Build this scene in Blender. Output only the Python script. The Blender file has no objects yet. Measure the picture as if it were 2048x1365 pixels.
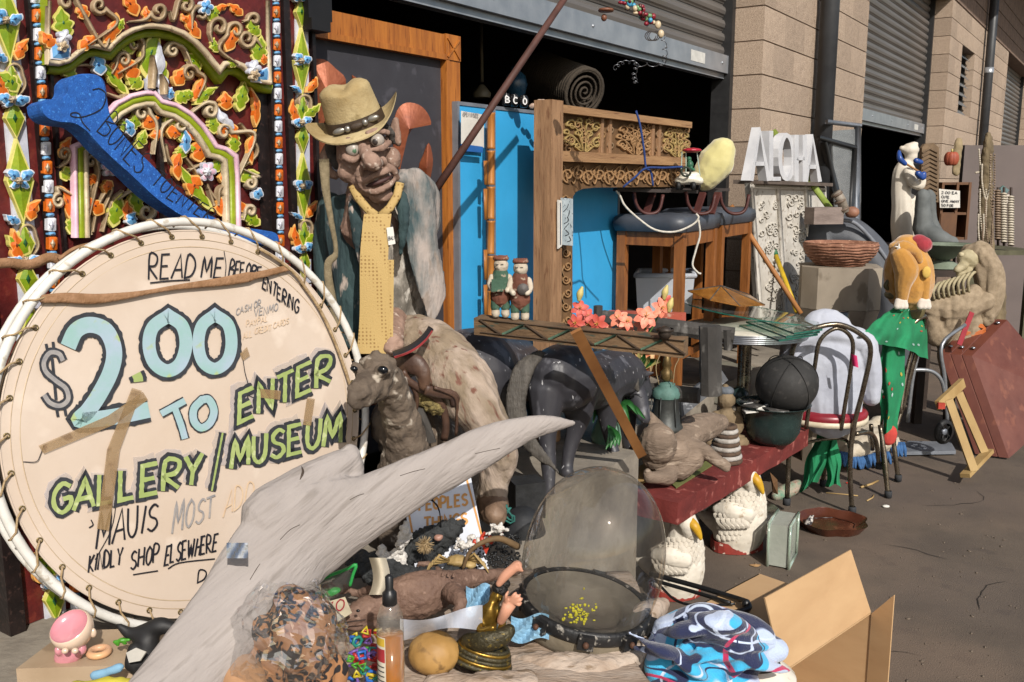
import bpy,math,random
import numpy as np
from mathutils import Vector,Matrix,Quaternion,noise
random.seed(7)
C = bpy.context.scene.collection
SC = bpy.context.scene
R = math.radians

# ---------------------------------------------------------------- camera,sky,sun,exposure
F,H,TH = 1850.0,1.55,R(9.7)            # focal length in photo pixels,eye height,downward pitch
cam = bpy.data.cameras.new('camera'); cam.sensor_width = 36; cam.lens = F/2048*36
cam.clip_start = .05; cam.clip_end = 500
camo = bpy.data.objects.new('camera',cam); C.objects.link(camo)
camo.location = (0,0,H); camo.rotation_euler = (R(90)-TH,0,0)
SC.camera = camo
SUN_AZ,SUN_EL = R(163),R(37)
sdir = Vector((math.sin(SUN_AZ)*math.cos(SUN_EL),math.cos(SUN_AZ)*math.cos(SUN_EL),math.sin(SUN_EL)))
wd = bpy.data.worlds.new('World'); SC.world = wd; wd.use_nodes = True
nt = wd.node_tree; bg = nt.nodes['Background']
sky = nt.nodes.new('ShaderNodeTexSky'); sky.sky_type = 'NISHITA'; sky.sun_disc = False
sky.sun_elevation = SUN_EL; sky.sun_rotation = SUN_AZ; sky.air_density = 1.2; sky.dust_density = 2.0
nt.links.new(sky.outputs[0],bg.inputs[0]); bg.inputs[1].default_value = .11
sl = bpy.data.lights.new('sun','SUN'); sl.energy = 4.6; sl.angle = R(.5); sl.color = (1,.945,.87)
slo = bpy.data.objects.new('sun',sl); C.objects.link(slo)
slo.rotation_euler = (-sdir).to_track_quat('-Z','Y').to_euler()
SC.view_settings.view_transform = 'Standard'; SC.view_settings.look = 'None'
SC.view_settings.exposure = .2; SC.view_settings.gamma = 1

# ---------------------------------------------------------------- where a photo pixel lies in the place
FW = Vector((0,math.cos(TH),-math.sin(TH))); UP = Vector((0,math.sin(TH),math.cos(TH))); RT = Vector((1,0,0))
EYE = Vector((0,0,H))
def ray(x,y): return FW + RT*((x-1024)/F) + UP*(-(y-682.5)/F)
def P(x,y,Y):
    d = ray(x,y); return EYE + d*(Y/d.y)
def G(x,y,z=0):
    d = ray(x,y); return EYE + d*((z-H)/d.z)
def mpp(p): return max(.05,(p-EYE).dot(FW))/F          # metres per photo pixel at p
WA = R(34); WD = Vector((math.sin(WA),math.cos(WA),0)); WN = Vector((math.cos(WA),-math.sin(WA),0))
W0 = Vector((1.515,5.8,0)); WR = R(90)-WA               # wall frame: origin at the pier corner
Z3 = Vector((0,0,1))
def W(t,off,z): return W0 + WD*t + WN*off + Z3*z
class Pl:                                                  # a plane; pl(px,py,lift) = the pixel's point on it
    def __init__(s,o,n): s.o = Vector(o); s.n = Vector(n).normalized()
    def __call__(s,x,y,lift=0):
        d = ray(x,y); return EYE + d*(((s.o+s.n*lift)-EYE).dot(s.n)/d.dot(s.n))
def WPl(off): return Pl(W(0,off,0),WN)
def tz(p): return ((p-W0).dot(WD),p.z)
def Pl3(a,b,c):
    n = (b-a).cross(c-a).normalized()
    if n.dot(EYE-a) < 0: n = -n
    return Pl(a,n)

# ---------------------------------------------------------------- materials
MATS = {}
def srgb(c):
    if isinstance(c,str):
        c = [int(c[i:i+2],16)/255 for i in (0,2,4)]
    return tuple(.82*((x/12.92) if x <= .04045 else ((x+.055)/1.055)**2.4) for x in c[:3]) + (1,)
def node(nt,t,**k):
    n = nt.nodes.new(t)
    for a,b in k.items():
        if a.startswith('i_'):
            n.inputs[a[2:].replace('_',' ')].default_value = b
        else: setattr(n,a,b)
    return n
def M(name,c,c2=None,sc=18,ro=.6,bump=.25,bsc=None,metal=0,st=(1,1,1),c3=None,coat=0,spec=.5,trans=0,ior=1.45,rnd=0,alpha=1,det=6,sheen=0,lo=.35,hi=.68,kind='n',rot=(0,0,0),ro2=None,bd=.004):
    """procedural Principled: colour from noise / voronoi / wave between c and c2 (specks of c3), bump, per-object shade"""
    if name in MATS: return MATS[name]
    m = bpy.data.materials.new(name); m.use_nodes = True; nt = m.node_tree; L = nt.links.new
    b = nt.nodes['Principled BSDF']; MATS[name] = m
    tc = node(nt,'ShaderNodeTexCoord'); mp = node(nt,'ShaderNodeMapping'); mp.inputs['Scale'].default_value = st
    m0 = node(nt,'ShaderNodeMapping'); m0.inputs['Rotation'].default_value = rot; L(tc.outputs['Object'],m0.inputs['Vector']); L(m0.outputs[0],mp.inputs['Vector']); vec = mp.outputs[0]
    c = srgb(c); c2 = srgb(c2) if c2 else tuple(x*.72 for x in c[:3])+(1,)
    if kind == 'v':
        tx = node(nt,'ShaderNodeTexVoronoi',i_Scale=sc); fac = tx.outputs['Distance']; L(vec,tx.inputs['Vector'])
    elif kind == 'w':
        tx = node(nt,'ShaderNodeTexWave',i_Scale=sc,i_Distortion=2.2,i_Detail=3.0); fac = tx.outputs['Fac']; L(vec,tx.inputs['Vector'])
    else:
        tx = node(nt,'ShaderNodeTexNoise',i_Scale=sc,i_Detail=det,i_Roughness=.6); fac = tx.outputs['Fac']; L(vec,tx.inputs['Vector'])
    rp = node(nt,'ShaderNodeValToRGB'); rp.color_ramp.elements[0].position = lo; rp.color_ramp.elements[1].position = hi
    rp.color_ramp.elements[0].color = c2; rp.color_ramp.elements[1].color = c
    L(fac,rp.inputs[0]); col = rp.outputs[0]
    if c3:
        n3 = node(nt,'ShaderNodeTexNoise',i_Scale=sc*3.1,i_Detail=3.0); L(vec,n3.inputs['Vector'])
        r3 = node(nt,'ShaderNodeValToRGB'); r3.color_ramp.elements[0].position = .60; r3.color_ramp.elements[1].position = .68
        L(n3.outputs['Fac'],r3.inputs[0]); mx = node(nt,'ShaderNodeMix',data_type='RGBA')
        L(r3.outputs[0],mx.inputs[0]); L(col,mx.inputs[6]); mx.inputs[7].default_value = srgb(c3); col = mx.outputs[2]
    if rnd:
        oi = node(nt,'ShaderNodeObjectInfo'); mr = node(nt,'ShaderNodeMapRange'); mr.inputs[3].default_value = 1-rnd; mr.inputs[4].default_value = 1+rnd*.6
        L(oi.outputs['Random'],mr.inputs[0]); hs = node(nt,'ShaderNodeHueSaturation'); L(mr.outputs[0],hs.inputs['Value']); L(col,hs.inputs['Color']); col = hs.outputs[0]
    L(col,b.inputs['Base Color'])
    if bump:
        bn = node(nt,'ShaderNodeTexNoise',i_Scale=bsc or sc*4,i_Detail=5.0); L(vec,bn.inputs['Vector'])
        bp = node(nt,'ShaderNodeBump',i_Strength=bump,i_Distance=bd); L(bn.outputs['Fac'],bp.inputs['Height']); L(bp.outputs[0],b.inputs['Normal'])
        rr = node(nt,'ShaderNodeMapRange'); rr.inputs[3].default_value = max(.03,ro-.12); rr.inputs[4].default_value = min(1,(ro2 or ro)+.12); L(bn.outputs['Fac'],rr.inputs[0]); L(rr.outputs[0],b.inputs['Roughness'])
    else: b.inputs['Roughness'].default_value = ro
    b.inputs['Metallic'].default_value = metal; b.inputs['Specular IOR Level'].default_value = spec
    if coat: b.inputs['Coat Weight'].default_value = coat; b.inputs['Coat Roughness'].default_value = .12
    if trans: b.inputs['Transmission Weight'].default_value = trans
    b.inputs['IOR'].default_value = ior
    if alpha < 1: b.inputs['Alpha'].default_value = alpha
    if sheen: b.inputs['Sheen Weight'].default_value = sheen
    return m

# ---------------------------------------------------------------- mesh building
ORG = {}                                                    # world origin of every thing and part
def tag(o,label=None,cat=None,group=None,kind=None):
    for k,v in (('label',label),('category',cat),('group',group),('kind',kind)):
        if v: o[k] = v
    return o
def thing(name,label,cat,loc,group=None):
    o = bpy.data.objects.new(name,None); C.objects.link(o); o.location = loc; o.empty_display_size = .05
    ORG[o] = Vector(loc); return tag(o,label,cat,group)
def ringframe(t,ref=None):
    t = t.normalized(); r = Vector(ref) if ref is not None else (Z3 if abs(t.z) < .9 else RT)
    a = t.cross(r)
    if a.length < 1e-6: a = t.cross(RT)
    a.normalize(); return a,a.cross(t).normalized()
def crom(pts,n=6):
    """Catmull-Rom through tuples/vectors of any length"""
    A = [np.array(p,float) for p in pts]
    if len(A) < 3: return [A[0]+(A[-1]-A[0])*i/n for i in range(n+1)]
    A = [2*A[0]-A[1]] + A + [2*A[-1]-A[-2]]; out = []
    for i in range(1,len(A)-2):
        p0,p1,p2,p3 = A[i-1:i+3]
        for k in range(n):
            t = k/n; out.append(.5*((2*p1)+(-p0+p2)*t+(2*p0-5*p1+4*p2-p3)*t*t+(-p0+3*p1-3*p2+p3)*t**3))
    out.append(A[-2]); return out
class MB:
    def __init__(s): s.v = []; s.f = []; s.fm = []; s.mats = []; s.mi = 0; s.sm = []; s.smooth = False
    def mat(s,m):
        if m not in s.mats: s.mats.append(m)
        s.mi = s.mats.index(m); return s
    def add(s,vs,fs,smooth=None):
        k = len(s.v); s.v += [Vector(v) for v in vs]
        for f in fs: s.f.append([i+k for i in f]); s.fm.append(s.mi); s.sm.append(s.smooth if smooth is None else smooth)
        return s
    def hexa(s,b,t):                                      # bottom quad,top quad (same winding)
        return s.add(b+t,[(3,2,1,0),(4,5,6,7)]+[(i,(i+1) % 4,4+(i+1) % 4,4+i) for i in range(4)])
    def box(s,c,x,y,z,X=None,Y=None,Z=None):         # centre,full sizes,axes
        X = (X or RT)*(x/2); Y = (Y or Vector((0,1,0)))*(y/2); Z = (Z or Z3)*(z/2); c = Vector(c)
        return s.hexa([c-X-Y-Z,c+X-Y-Z,c+X+Y-Z,c-X+Y-Z],[c-X-Y+Z,c+X-Y+Z,c+X+Y+Z,c-X+Y+Z])
    def wbox(s,t0,t1,o0,o1,z0,z1):                    # box in the wall's frame
        return s.hexa([W(t0,o1,z0),W(t1,o1,z0),W(t1,o0,z0),W(t0,o0,z0)],[W(t0,o1,z1),W(t1,o1,z1),W(t1,o0,z1),W(t0,o0,z1)])
    def bar(s,a,b,w,h=None,ref=None):                  # square bar between two points
        a = Vector(a); b = Vector(b); A,B = ringframe(b-a,ref); h = h or w; A = A*(w/2); B = B*(h/2)
        return s.hexa([a-A-B,a+A-B,a+A+B,a-A+B],[b-A-B,b+A-B,b+A+B,b-A+B])
    def tube(s,pts,r,n=8,r2=None,ref=None,cap=True,closed=False):
        """r: number or list; r2: second (ref-side) radius"""
        pts = [Vector(p) for p in pts]; N = len(pts); rs = r if hasattr(r,'__len__') else [r]*N
        r2s = (r2 if hasattr(r2,'__len__') else [r2]*N) if r2 is not None else rs
        vs = []; a = None
        for i,p in enumerate(pts):
            t = (pts[(i+1) % N]-pts[i-1]) if closed else pts[min(i+1,N-1)]-pts[max(i-1,0)]
            if t.length < 1e-9: t = Z3.copy()
            if ref is not None or a is None: a,b = ringframe(t,ref)
            else:
                t = t.normalized(); a = (a-t*a.dot(t)); a = a.normalized() if a.length > 1e-6 else ringframe(t)[0]; b = a.cross(t).normalized()
            for k in range(n):
                q = 2*math.pi*k/n; vs.append(p+a*(math.cos(q)*rs[i])+b*(math.sin(q)*r2s[i]))
        fs = []
        for i in range(N if closed else N-1):
            j = (i+1) % N
            for k in range(n): fs.append((i*n+k,i*n+(k+1) % n,j*n+(k+1) % n,j*n+k))
        if cap and not closed: fs += [tuple(range(n-1,-1,-1)),tuple((N-1)*n+k for k in range(n))]
        return s.add(vs,fs,True)
    def lathe(s,o,prof,n=24,ax=None,X=None,a0=0,a1=2*math.pi):
        """profile [(r, h)] about axis ax at o"""
        ax = (ax or Z3).normalized(); A,B = ringframe(ax,X); o = Vector(o); vs = []; full = abs(a1-a0-2*math.pi) < 1e-4
        m = n if full else n+1
        for r,h in prof:
            for k in range(m):
                q = a0+(a1-a0)*k/n; vs.append(o+ax*h+(A*math.cos(q)+B*math.sin(q))*max(r,1e-5))
        fs = []
        for i in range(len(prof)-1):
            for k in range(n):
                k2 = (k+1) % m; fs.append((i*m+k,i*m+k2,(i+1)*m+k2,(i+1)*m+k))
        return s.add(vs,fs,True)
    def ell(s,c,rx,ry,rz,q=None,nu=12,nv=8):
        c = Vector(c); vs = []; fs = []
        for j in range(nv+1):
            th = math.pi*j/nv
            for k in range(nu):
                ph = 2*math.pi*k/nu; p = Vector((rx*math.sin(th)*math.cos(ph),ry*math.sin(th)*math.sin(ph),rz*math.cos(th)))
                if q is not None: p = q @ p
                vs.append(c+p)
        for j in range(nv):
            for k in range(nu): fs.append((j*nu+k,j*nu+(k+1) % nu,(j+1)*nu+(k+1) % nu,(j+1)*nu+k))
        return s.add(vs,fs,True)
    def prism(s,top,vec,side=None,smooth=False):        # polygon of points,extruded by vec; side material
        top = [Vector(p) for p in top]; n = len(top); vec = Vector(vec); mi = s.mi
        s.add(top,[tuple(range(n))],smooth); k = len(s.v)
        s.add([p+vec for p in top],[tuple(range(n-1,-1,-1))],smooth)
        if side: s.mat(side)
        for i in range(n): s.f.append([k-n+i,k+i,k+(i+1) % n,k-n+(i+1) % n]); s.fm.append(s.mi); s.sm.append(smooth)
        s.mi = mi; return s
    def dome(s,pts,c,wall=None,cr=None):                # fan from a ring of points to a raised centre,with a skirt
        n = len(pts); s.add(list(pts)+[c],[(i,(i+1) % n,n) for i in range(n)],False)
        if wall is not None: s.add(list(pts)+[p+wall for p in pts],[(i,n+i,n+(i+1) % n,(i+1) % n) for i in range(n)],False)
        return s
    def grid(s,fn,nu,nv,smooth=True):
        vs = [fn(i/nu,j/nv) for j in range(nv+1) for i in range(nu+1)]
        return s.add(vs,[(j*(nu+1)+i,j*(nu+1)+i+1,(j+1)*(nu+1)+i+1,(j+1)*(nu+1)+i) for j in range(nv) for i in range(nu)],smooth)
    def build(s,name,m=None,parent=None,label=None,cat=None,group=None,kind=None,rough=0,rsc=12,org=None,fixn=False):
        if m is not None and not s.mats: s.mats = [m]
        if rough:
            for i,v in enumerate(s.v):
                s.v[i] = v + noise.noise_vector(v*rsc)*rough + noise.noise_vector(v*rsc*2.7)*(rough*.4)
        if org is None:
            a = np.array([tuple(v) for v in s.v]); lo = a.min(0); hi = a.max(0); org = Vector(((lo[0]+hi[0])/2,(lo[1]+hi[1])/2,lo[2]))
        me = bpy.data.meshes.new(name); me.from_pydata([tuple(v-org) for v in s.v],[],s.f)
        for mm in s.mats: me.materials.append(mm)
        me.polygons.foreach_set('material_index',s.fm); me.polygons.foreach_set('use_smooth',s.sm); me.update()
        if fixn:
            import bmesh
            bm = bmesh.new(); bm.from_mesh(me); bmesh.ops.recalc_face_normals(bm,faces=bm.faces); bm.to_mesh(me); bm.free()
        return link(name,me,org,parent,label,cat,group,kind)
def link(name,me,org,parent=None,label=None,cat=None,group=None,kind=None,rot=None,scale=None):
    o = bpy.data.objects.new(name,me); C.objects.link(o)
    if parent is not None: o.parent = parent; o.location = org-ORG[parent]
    else: o.location = org
    if rot is not None: o.rotation_euler = rot
    if scale is not None: o.scale = scale
    ORG[o] = Vector(org); return tag(o,label,cat,group,kind)
def inst(name,me,loc,parent=None,rot=None,scale=None,**k): return link(name,me,Vector(loc),parent,rot=rot,scale=scale,**k)
def mb(m): return MB().mat(m)

# traced tubes: each point is (px,py,Y,radius in px [,depth radius in px])
def trc(s,pts,n=5,seg=12,round_=True):
    Q = crom([tuple(p) if len(p) == 5 else tuple(p)+(p[3],) for p in pts],n) if len(pts) > 2 else [np.array(tuple(p) if len(p) == 5 else tuple(p)+(p[3],),float) for p in pts]
    pts3,r1,r2 = [],[],[]
    for q in Q:
        p = P(q[0],q[1],q[2]); k = mpp(p); pts3.append(p); r1.append(max(q[3],.3)*k); r2.append(max(q[4],.3)*k)
    if round_:
        def cap(p,d,a,b): return [(p+d*(a*.55),a*.82,b*.82),(p+d*(a*.9),a*.42,b*.42),(p+d*(a*.99),a*.1,b*.1)]
        d0 = (pts3[0]-pts3[1]).normalized(); d1 = (pts3[-1]-pts3[-2]).normalized()
        h = cap(pts3[0],d0,r1[0],r2[0])[::-1]; t = cap(pts3[-1],d1,r1[-1],r2[-1])
        pts3 = [x[0] for x in h]+pts3+[x[0] for x in t]; r1 = [x[1] for x in h]+r1+[x[1] for x in t]; r2 = [x[2] for x in h]+r2+[x[2] for x in t]
    return s.tube(pts3,r1,seg,r2,ref=Vector((0,1,.02)))
def tell(s,x,y,Y,rx,ry,rd=None,ang=0,nu=14,nv=9):   # traced ellipsoid: pixel radii in the picture,depth radius,tilt in degrees
    p = P(x,y,Y); k = mpp(p); q = Quaternion((0,1,0),R(ang)); return s.ell(p,rx*k,(rd or (rx+ry)/2)*k,ry*k,q,nu,nv)
def blob(s,name,m,voxel=.006,smooth=4,disp=0,dsc=.05,parent=None,label=None,cat=None,ridged=None,group=None):
    """fuse the closed shapes of s into one continuous skin"""
    me = bpy.data.meshes.new('tmp'); me.from_pydata([tuple(v) for v in s.v],[],s.f)
    o = bpy.data.objects.new('tmp',me); C.objects.link(o)
    r = o.modifiers.new('r','REMESH'); r.mode = 'VOXEL'; r.voxel_size = voxel; r.use_smooth_shade = True
    if smooth: q = o.modifiers.new('s','SMOOTH'); q.factor = .5; q.iterations = smooth
    dg = bpy.context.evaluated_depsgraph_get(); me2 = bpy.data.meshes.new_from_object(o.evaluated_get(dg))
    bpy.data.objects.remove(o); bpy.data.meshes.remove(me)
    n = len(me2.vertices); a = np.empty(n*3,np.float32); me2.vertices.foreach_get('co',a); a = a.reshape(-1,3)
    if disp or ridged:
        nn = np.empty(n*3,np.float32); me2.vertices.foreach_get('normal',nn); nn = nn.reshape(-1,3)
        d = np.zeros(n,np.float32)
        for i in range(n):
            v = Vector(a[i])
            if disp: d[i] += disp*(noise.noise(v/dsc)+.5*noise.noise(v/(dsc*.4)))
            if ridged: d[i] += ridged[0]*(abs(noise.noise(Vector((v.x*ridged[1],v.y*ridged[2],v.z*ridged[3]))))-.25)
        a = a+nn*d[:,None]
    lo = a.min(0); hi = a.max(0); org = Vector((float(lo[0]+hi[0])/2,float(lo[1]+hi[1])/2,float(lo[2])))
    me2.vertices.foreach_set('co',(a-np.array(org,np.float32)).ravel()); me2.name = name; me2.materials.clear(); me2.materials.append(m)
    me2.polygons.foreach_set('use_smooth',[True]*len(me2.polygons)); me2.update()
    return link(name,me2,org,parent,label,cat,group)
def plate(out,Yf,th):                                     # traced outline as a thick curved slab (closed,for blob)
    s = MB(); pts = [tuple(z) for z in crom(out+[out[0]],3)][:-1]; n = len(pts); cx = sum(p[0] for p in pts)/n; cy = sum(p[1] for p in pts)/n; R_ = [1,.75,.5,.25]
    f = [[P(cx+(x-cx)*k,cy+(y-cy)*k,Yf(cx+(x-cx)*k,cy+(y-cy)*k)) for x,y in pts] for k in R_]; o = Vector((0,th,0)); vs = [p for r in f for p in r]+[P(cx,cy,Yf(cx,cy))]; m = len(vs); vs += [p+o for p in vs]; fs = []
    for k in range(3):
        for i in range(n): j = (i+1) % n; a = (k*n+i,k*n+j,k*n+n+j,k*n+n+i); fs += [a,tuple(q+m for q in a[::-1])]
    for i in range(n): j = (i+1) % n; fs += [(3*n+i,3*n+j,4*n),(m+3*n+j,m+3*n+i,m+4*n),(j,i,m+i,m+j)]
    return s.add(vs,fs)
# ---------------------------------------------------------------- strokes and lettering on planes
LET = {
'A': [[(0,0),(.45,1),(.9,0)],[(.18,.35),(.72,.35)]],'B': [[(.05,0),(.05,1),(.6,.92),(.65,.68),(.1,.52),(.75,.42),(.72,.1),(.05,0)]],
'C': [[(.8,.85),(.5,1),(.12,.75),(.08,.3),(.4,0),(.8,.15)]],'D': [[(.05,0),(.05,1),(.55,.88),(.8,.5),(.6,.1),(.05,0)]],
'E': [[(.7,1),(.05,1),(.05,0),(.75,0)],[(.05,.52),(.6,.52)]],'F': [[(.7,1),(.05,1),(.05,0)],[(.05,.52),(.6,.52)]],
'G': [[(.8,.85),(.45,1),(.1,.72),(.1,.28),(.45,0),(.8,.2),(.82,.46),(.48,.46)]],'H': [[(.05,0),(.05,1)],[(.75,0),(.75,1)],[(.05,.5),(.75,.5)]],
'I': [[(.1,0),(.1,1)]],'J': [[(.6,1),(.6,.2),(.35,0),(.05,.2)]],'K': [[(.05,0),(.05,1)],[(.7,1),(.08,.45),(.75,0)]],
'L': [[(.05,1),(.05,0),(.65,0)]],'M': [[(0,0),(.12,1),(.45,.3),(.8,1),(.92,0)]],'N': [[(.05,0),(.05,1),(.72,0),(.72,1)]],
'O': [[(.4,1),(.1,.75),(.1,.25),(.4,0),(.72,.25),(.72,.75),(.4,1)]],'P': [[(.05,0),(.05,1),(.6,.95),(.7,.7),(.5,.48),(.08,.45)]],
'R': [[(.05,0),(.05,1),(.6,.95),(.7,.72),(.5,.52),(.08,.48),(.75,0)]],'S': [[(.7,.86),(.4,1),(.1,.82),(.2,.58),(.6,.42),(.72,.18),(.4,0),(.05,.15)]],
'T': [[(0,1),(.8,1)],[(.4,1),(.4,0)]],'U': [[(.05,1),(.08,.25),(.38,0),(.68,.25),(.72,1)]],'V': [[(0,1),(.4,0),(.8,1)]],
'W': [[(0,1),(.22,0),(.48,.7),(.74,0),(.96,1)]],'Y': [[(0,1),(.38,.48),(.75,1)],[(.38,.48),(.35,0)]],'Z': [[(.05,1),(.75,1),(.05,0),(.78,0)]],
'/': [[(0,-.1),(.45,1.15)]],'.': [[(.1,0),(.14,.06)]],"'": [[(.1,1),(.06,.75)]],'7': [[(0,.9),(.7,1),(.25,0)]],'2': [[(.05,.8),(.35,1),(.68,.78),(.5,.45),(.05,0),(.75,.02)]],
'&': [[(.75,0),(.15,.75),(.35,1),(.55,.8),(.1,.3),(.3,0),(.75,.4)]],'8': [[(.4,.5),(.1,.75),(.4,1),(.7,.75),(.4,.5),(.05,.22),(.4,0),(.75,.22),(.4,.5)]],
'0': [[(.4,1),(.1,.75),(.1,.25),(.4,0),(.72,.25),(.72,.75),(.4,1)]],'1': [[(.1,.8),(.3,1),(.3,0)]],'3': [[(.05,.9),(.5,1),(.65,.75),(.3,.53),(.7,.3),(.4,0),(.05,.1)]],
'5': [[(.65,1),(.1,1),(.1,.55),(.5,.6),(.7,.3),(.4,0),(.05,.1)]]}
WID = {'I': .42,'.': .35,"'": .3,' ': .5,'/': .6,'M': 1.12,'W': 1.15,'A': 1.05,'1': .55}
def rib2(pts,w):
    """mitred ribbon outline of a 2-D polyline; w number or list: returns left and right points"""
    A = [np.array(p,float) for p in pts]; n = len(A); Ls,Rs = [],[]; cl = n > 4 and np.allclose(A[0],A[-1])
    for i in range(n):
        a = A[max(i-1,0)]; b = A[min(i+1,n-1)]; d1 = A[i]-a if i else (A[0]-A[-2] if cl else b-A[i]); d2 = b-A[i] if i < n-1 else (A[1]-A[0] if cl else d1)
        u1 = d1/(np.linalg.norm(d1)+1e-9); u2 = d2/(np.linalg.norm(d2)+1e-9); t = u1+u2; l = np.linalg.norm(t)
        t = t/l if l > .25 else u2
        nr = np.array([-t[1],t[0]]); c = max(.55,float(nr @ np.array([-u2[1],u2[0]]))); ww = (w[i] if hasattr(w,'__len__') else w)/2
        Ls.append(A[i]+nr*ww/c); Rs.append(A[i]-nr*ww/c)
    return Ls,Rs
EPS = [0]
def stroke(s,pl,pts,w,lift=.001,raise_=0,th=0):
    """flat (or ridged, raise_>0) ribbon along pixel points on plane pl"""
    EPS[0] = (EPS[0]+1) % 9; e = lift+EPS[0]*.00004
    Ls,Rs = rib2(pts,w); n = len(pts)
    if raise_:
        vs = []
        for l,r in zip(Ls,Rs):
            m = (l+r)/2; a = pl(l[0],l[1],e); b = pl(r[0],r[1],e)
            vs += [a-pl.n*th,a,pl(*(l*.72+r*.28),e+raise_*.75),pl(*m,e+raise_),pl(*(l*.28+r*.72),e+raise_*.75),b,b-pl.n*th]
        s.add(vs,[(7*i+k,7*i+7+k,7*i+8+k,7*i+1+k) for i in range(n-1) for k in range(6)]+[(6,5,4,3,2,1,0),tuple(7*(n-1)+k for k in range(7))],True)
    else:
        vs = []
        for l,r in zip(Ls,Rs): vs += [pl(l[0],l[1],e),pl(r[0],r[1],e)]
        s.add(vs,[(2*i,2*i+2,2*i+3,2*i+1) for i in range(n-1)],False)
def brush(q,step=5,w=10,j=.14,seed=0):                    # resample a stroke and wobble its width like a loaded brush
    rr = random.Random(len(q)*31+int(q[0][0]*7)+seed); out = []
    for a,b in zip(q[:-1],q[1:]):
        n = max(1,int(math.hypot(b[0]-a[0],b[1]-a[1])/step)); out += [(a[0]+(b[0]-a[0])*i/n,a[1]+(b[1]-a[1])*i/n) for i in range(n)]
    out.append(q[-1]); return out,[w*(1+rr.uniform(-j,j)) for _ in out]
def letters(txt,p0,p1,h0,h1=None,lean=0,jit=0,wob=0):
    """polylines (pixels) of a hand-written line whose baseline runs p0 -> p1"""
    h1 = h1 or h0; tot = sum(WID.get(c,.95) for c in txt); p0 = np.array(p0,float); p1 = np.array(p1,float); out = []; x = 0; rr = random.Random(txt)
    d = (p1-p0); L = np.linalg.norm(d); d = d/L; k = L/(tot-.12)
    for c in txt:
        w = WID.get(c,.95)
        if c in LET:
            h = h0+(h1-h0)*(x/tot); j = rr.uniform(-jit,jit); a = rr.uniform(-wob,wob)
            for pl_ in LET[c]:
                q = []
                for (lx,ly) in pl_:
                    o = p0+d*(x+lx)*k; q.append((o[0]+ly*h*(lean+a),o[1]-ly*h+j))
                if len(q) > 4: q = [tuple(z) for z in crom(q,3)]
                out.append(q)
        x += w
    return out
def poly(s,pl,pts,lift,th=.002,side=None):             # traced outline as a real plate with thickness
    return s.prism([pl(x,y,lift) for x,y in pts],-pl.n*th,side)
# ================================================================ ground
m_asph = M('asphalt','6b5e51','574c42',sc=2.2,ro=.9,bump=.6,bsc=230,c3='564b42',bd=.008)
nt = m_asph.node_tree; b = nt.nodes['Principled BSDF']
tc = node(nt,'ShaderNodeTexCoord'); src = b.inputs['Base Color'].links[0].from_socket
for sc_,th_,cc in ((260,(.40,.30),'3f3832'),(150,(.66,.74),'998b7c'),(1.1,(.5,.64),'756354'),(.7,(.53,.66),'5a4f48')):
    n1 = node(nt,'ShaderNodeTexNoise',i_Scale=float(sc_),i_Detail=4.0); nt.links.new(tc.outputs['Object'],n1.inputs['Vector'])
    mr = node(nt,'ShaderNodeMapRange'); mr.inputs[1].default_value = th_[0]; mr.inputs[2].default_value = th_[1]; nt.links.new(n1.outputs['Fac'],mr.inputs[0])
    mu = node(nt,'ShaderNodeMath',operation='MULTIPLY'); mu.inputs[1].default_value = .6; nt.links.new(mr.outputs[0],mu.inputs[0])
    mx = node(nt,'ShaderNodeMix',data_type='RGBA'); nt.links.new(mu.outputs[0],mx.inputs[0]); nt.links.new(src,mx.inputs[6]); mx.inputs[7].default_value = srgb(cc); src = mx.outputs[2]
nt.links.new(src,b.inputs['Base Color'])
g = mb(m_asph); g.add([(-80,-60,0),(80,-60,0),(80,120,0),(-80,120,0)],[(0,1,2,3)])
g.build('ground',kind='structure',org=Vector((0,0,0)))
m_crkg = M('asphalt_crack','2e2721',ro=.95,bump=0); rk = random.Random(21); gnd = bpy.data.objects['ground']
for x,y,a,n in ((1520,1290,.2,9),(1840,1010,-.3,12),(1960,1220,1.2,9),(1700,1330,.5,8),(1900,1120,2.4,7)):
    p = G(x,y,.003); s = mb(m_crkg); L_,R_ = [],[]
    for i in range(n): d = Vector((math.cos(a),math.sin(a),0)); q = Vector((-d.y,d.x,0)); w = rk.uniform(.0008,.0026)*(1 if 0 < i < n-1 else .2); L_.append(p+q*w); R_.append(p-q*w); p = p+d*rk.uniform(.03,.06); a += rk.uniform(-.6,.6)
    s.add(L_+R_,[(i,n+i,n+i+1,i+1) for i in range(n-1)]); s.build('crack',parent=gnd)
m_conc = M('worn_concrete','9d9486','6f675d',sc=5,ro=.9,bump=.6,bsc=60,c3='857b6d')
g = mb(m_conc); g.wbox(-8,-2.74,-.02,.57,.0,.6); g.wbox(-2.74,-.2,-.02,.41,.0,.6)
g.build('loading_dock',kind='structure',rough=0)

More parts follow.
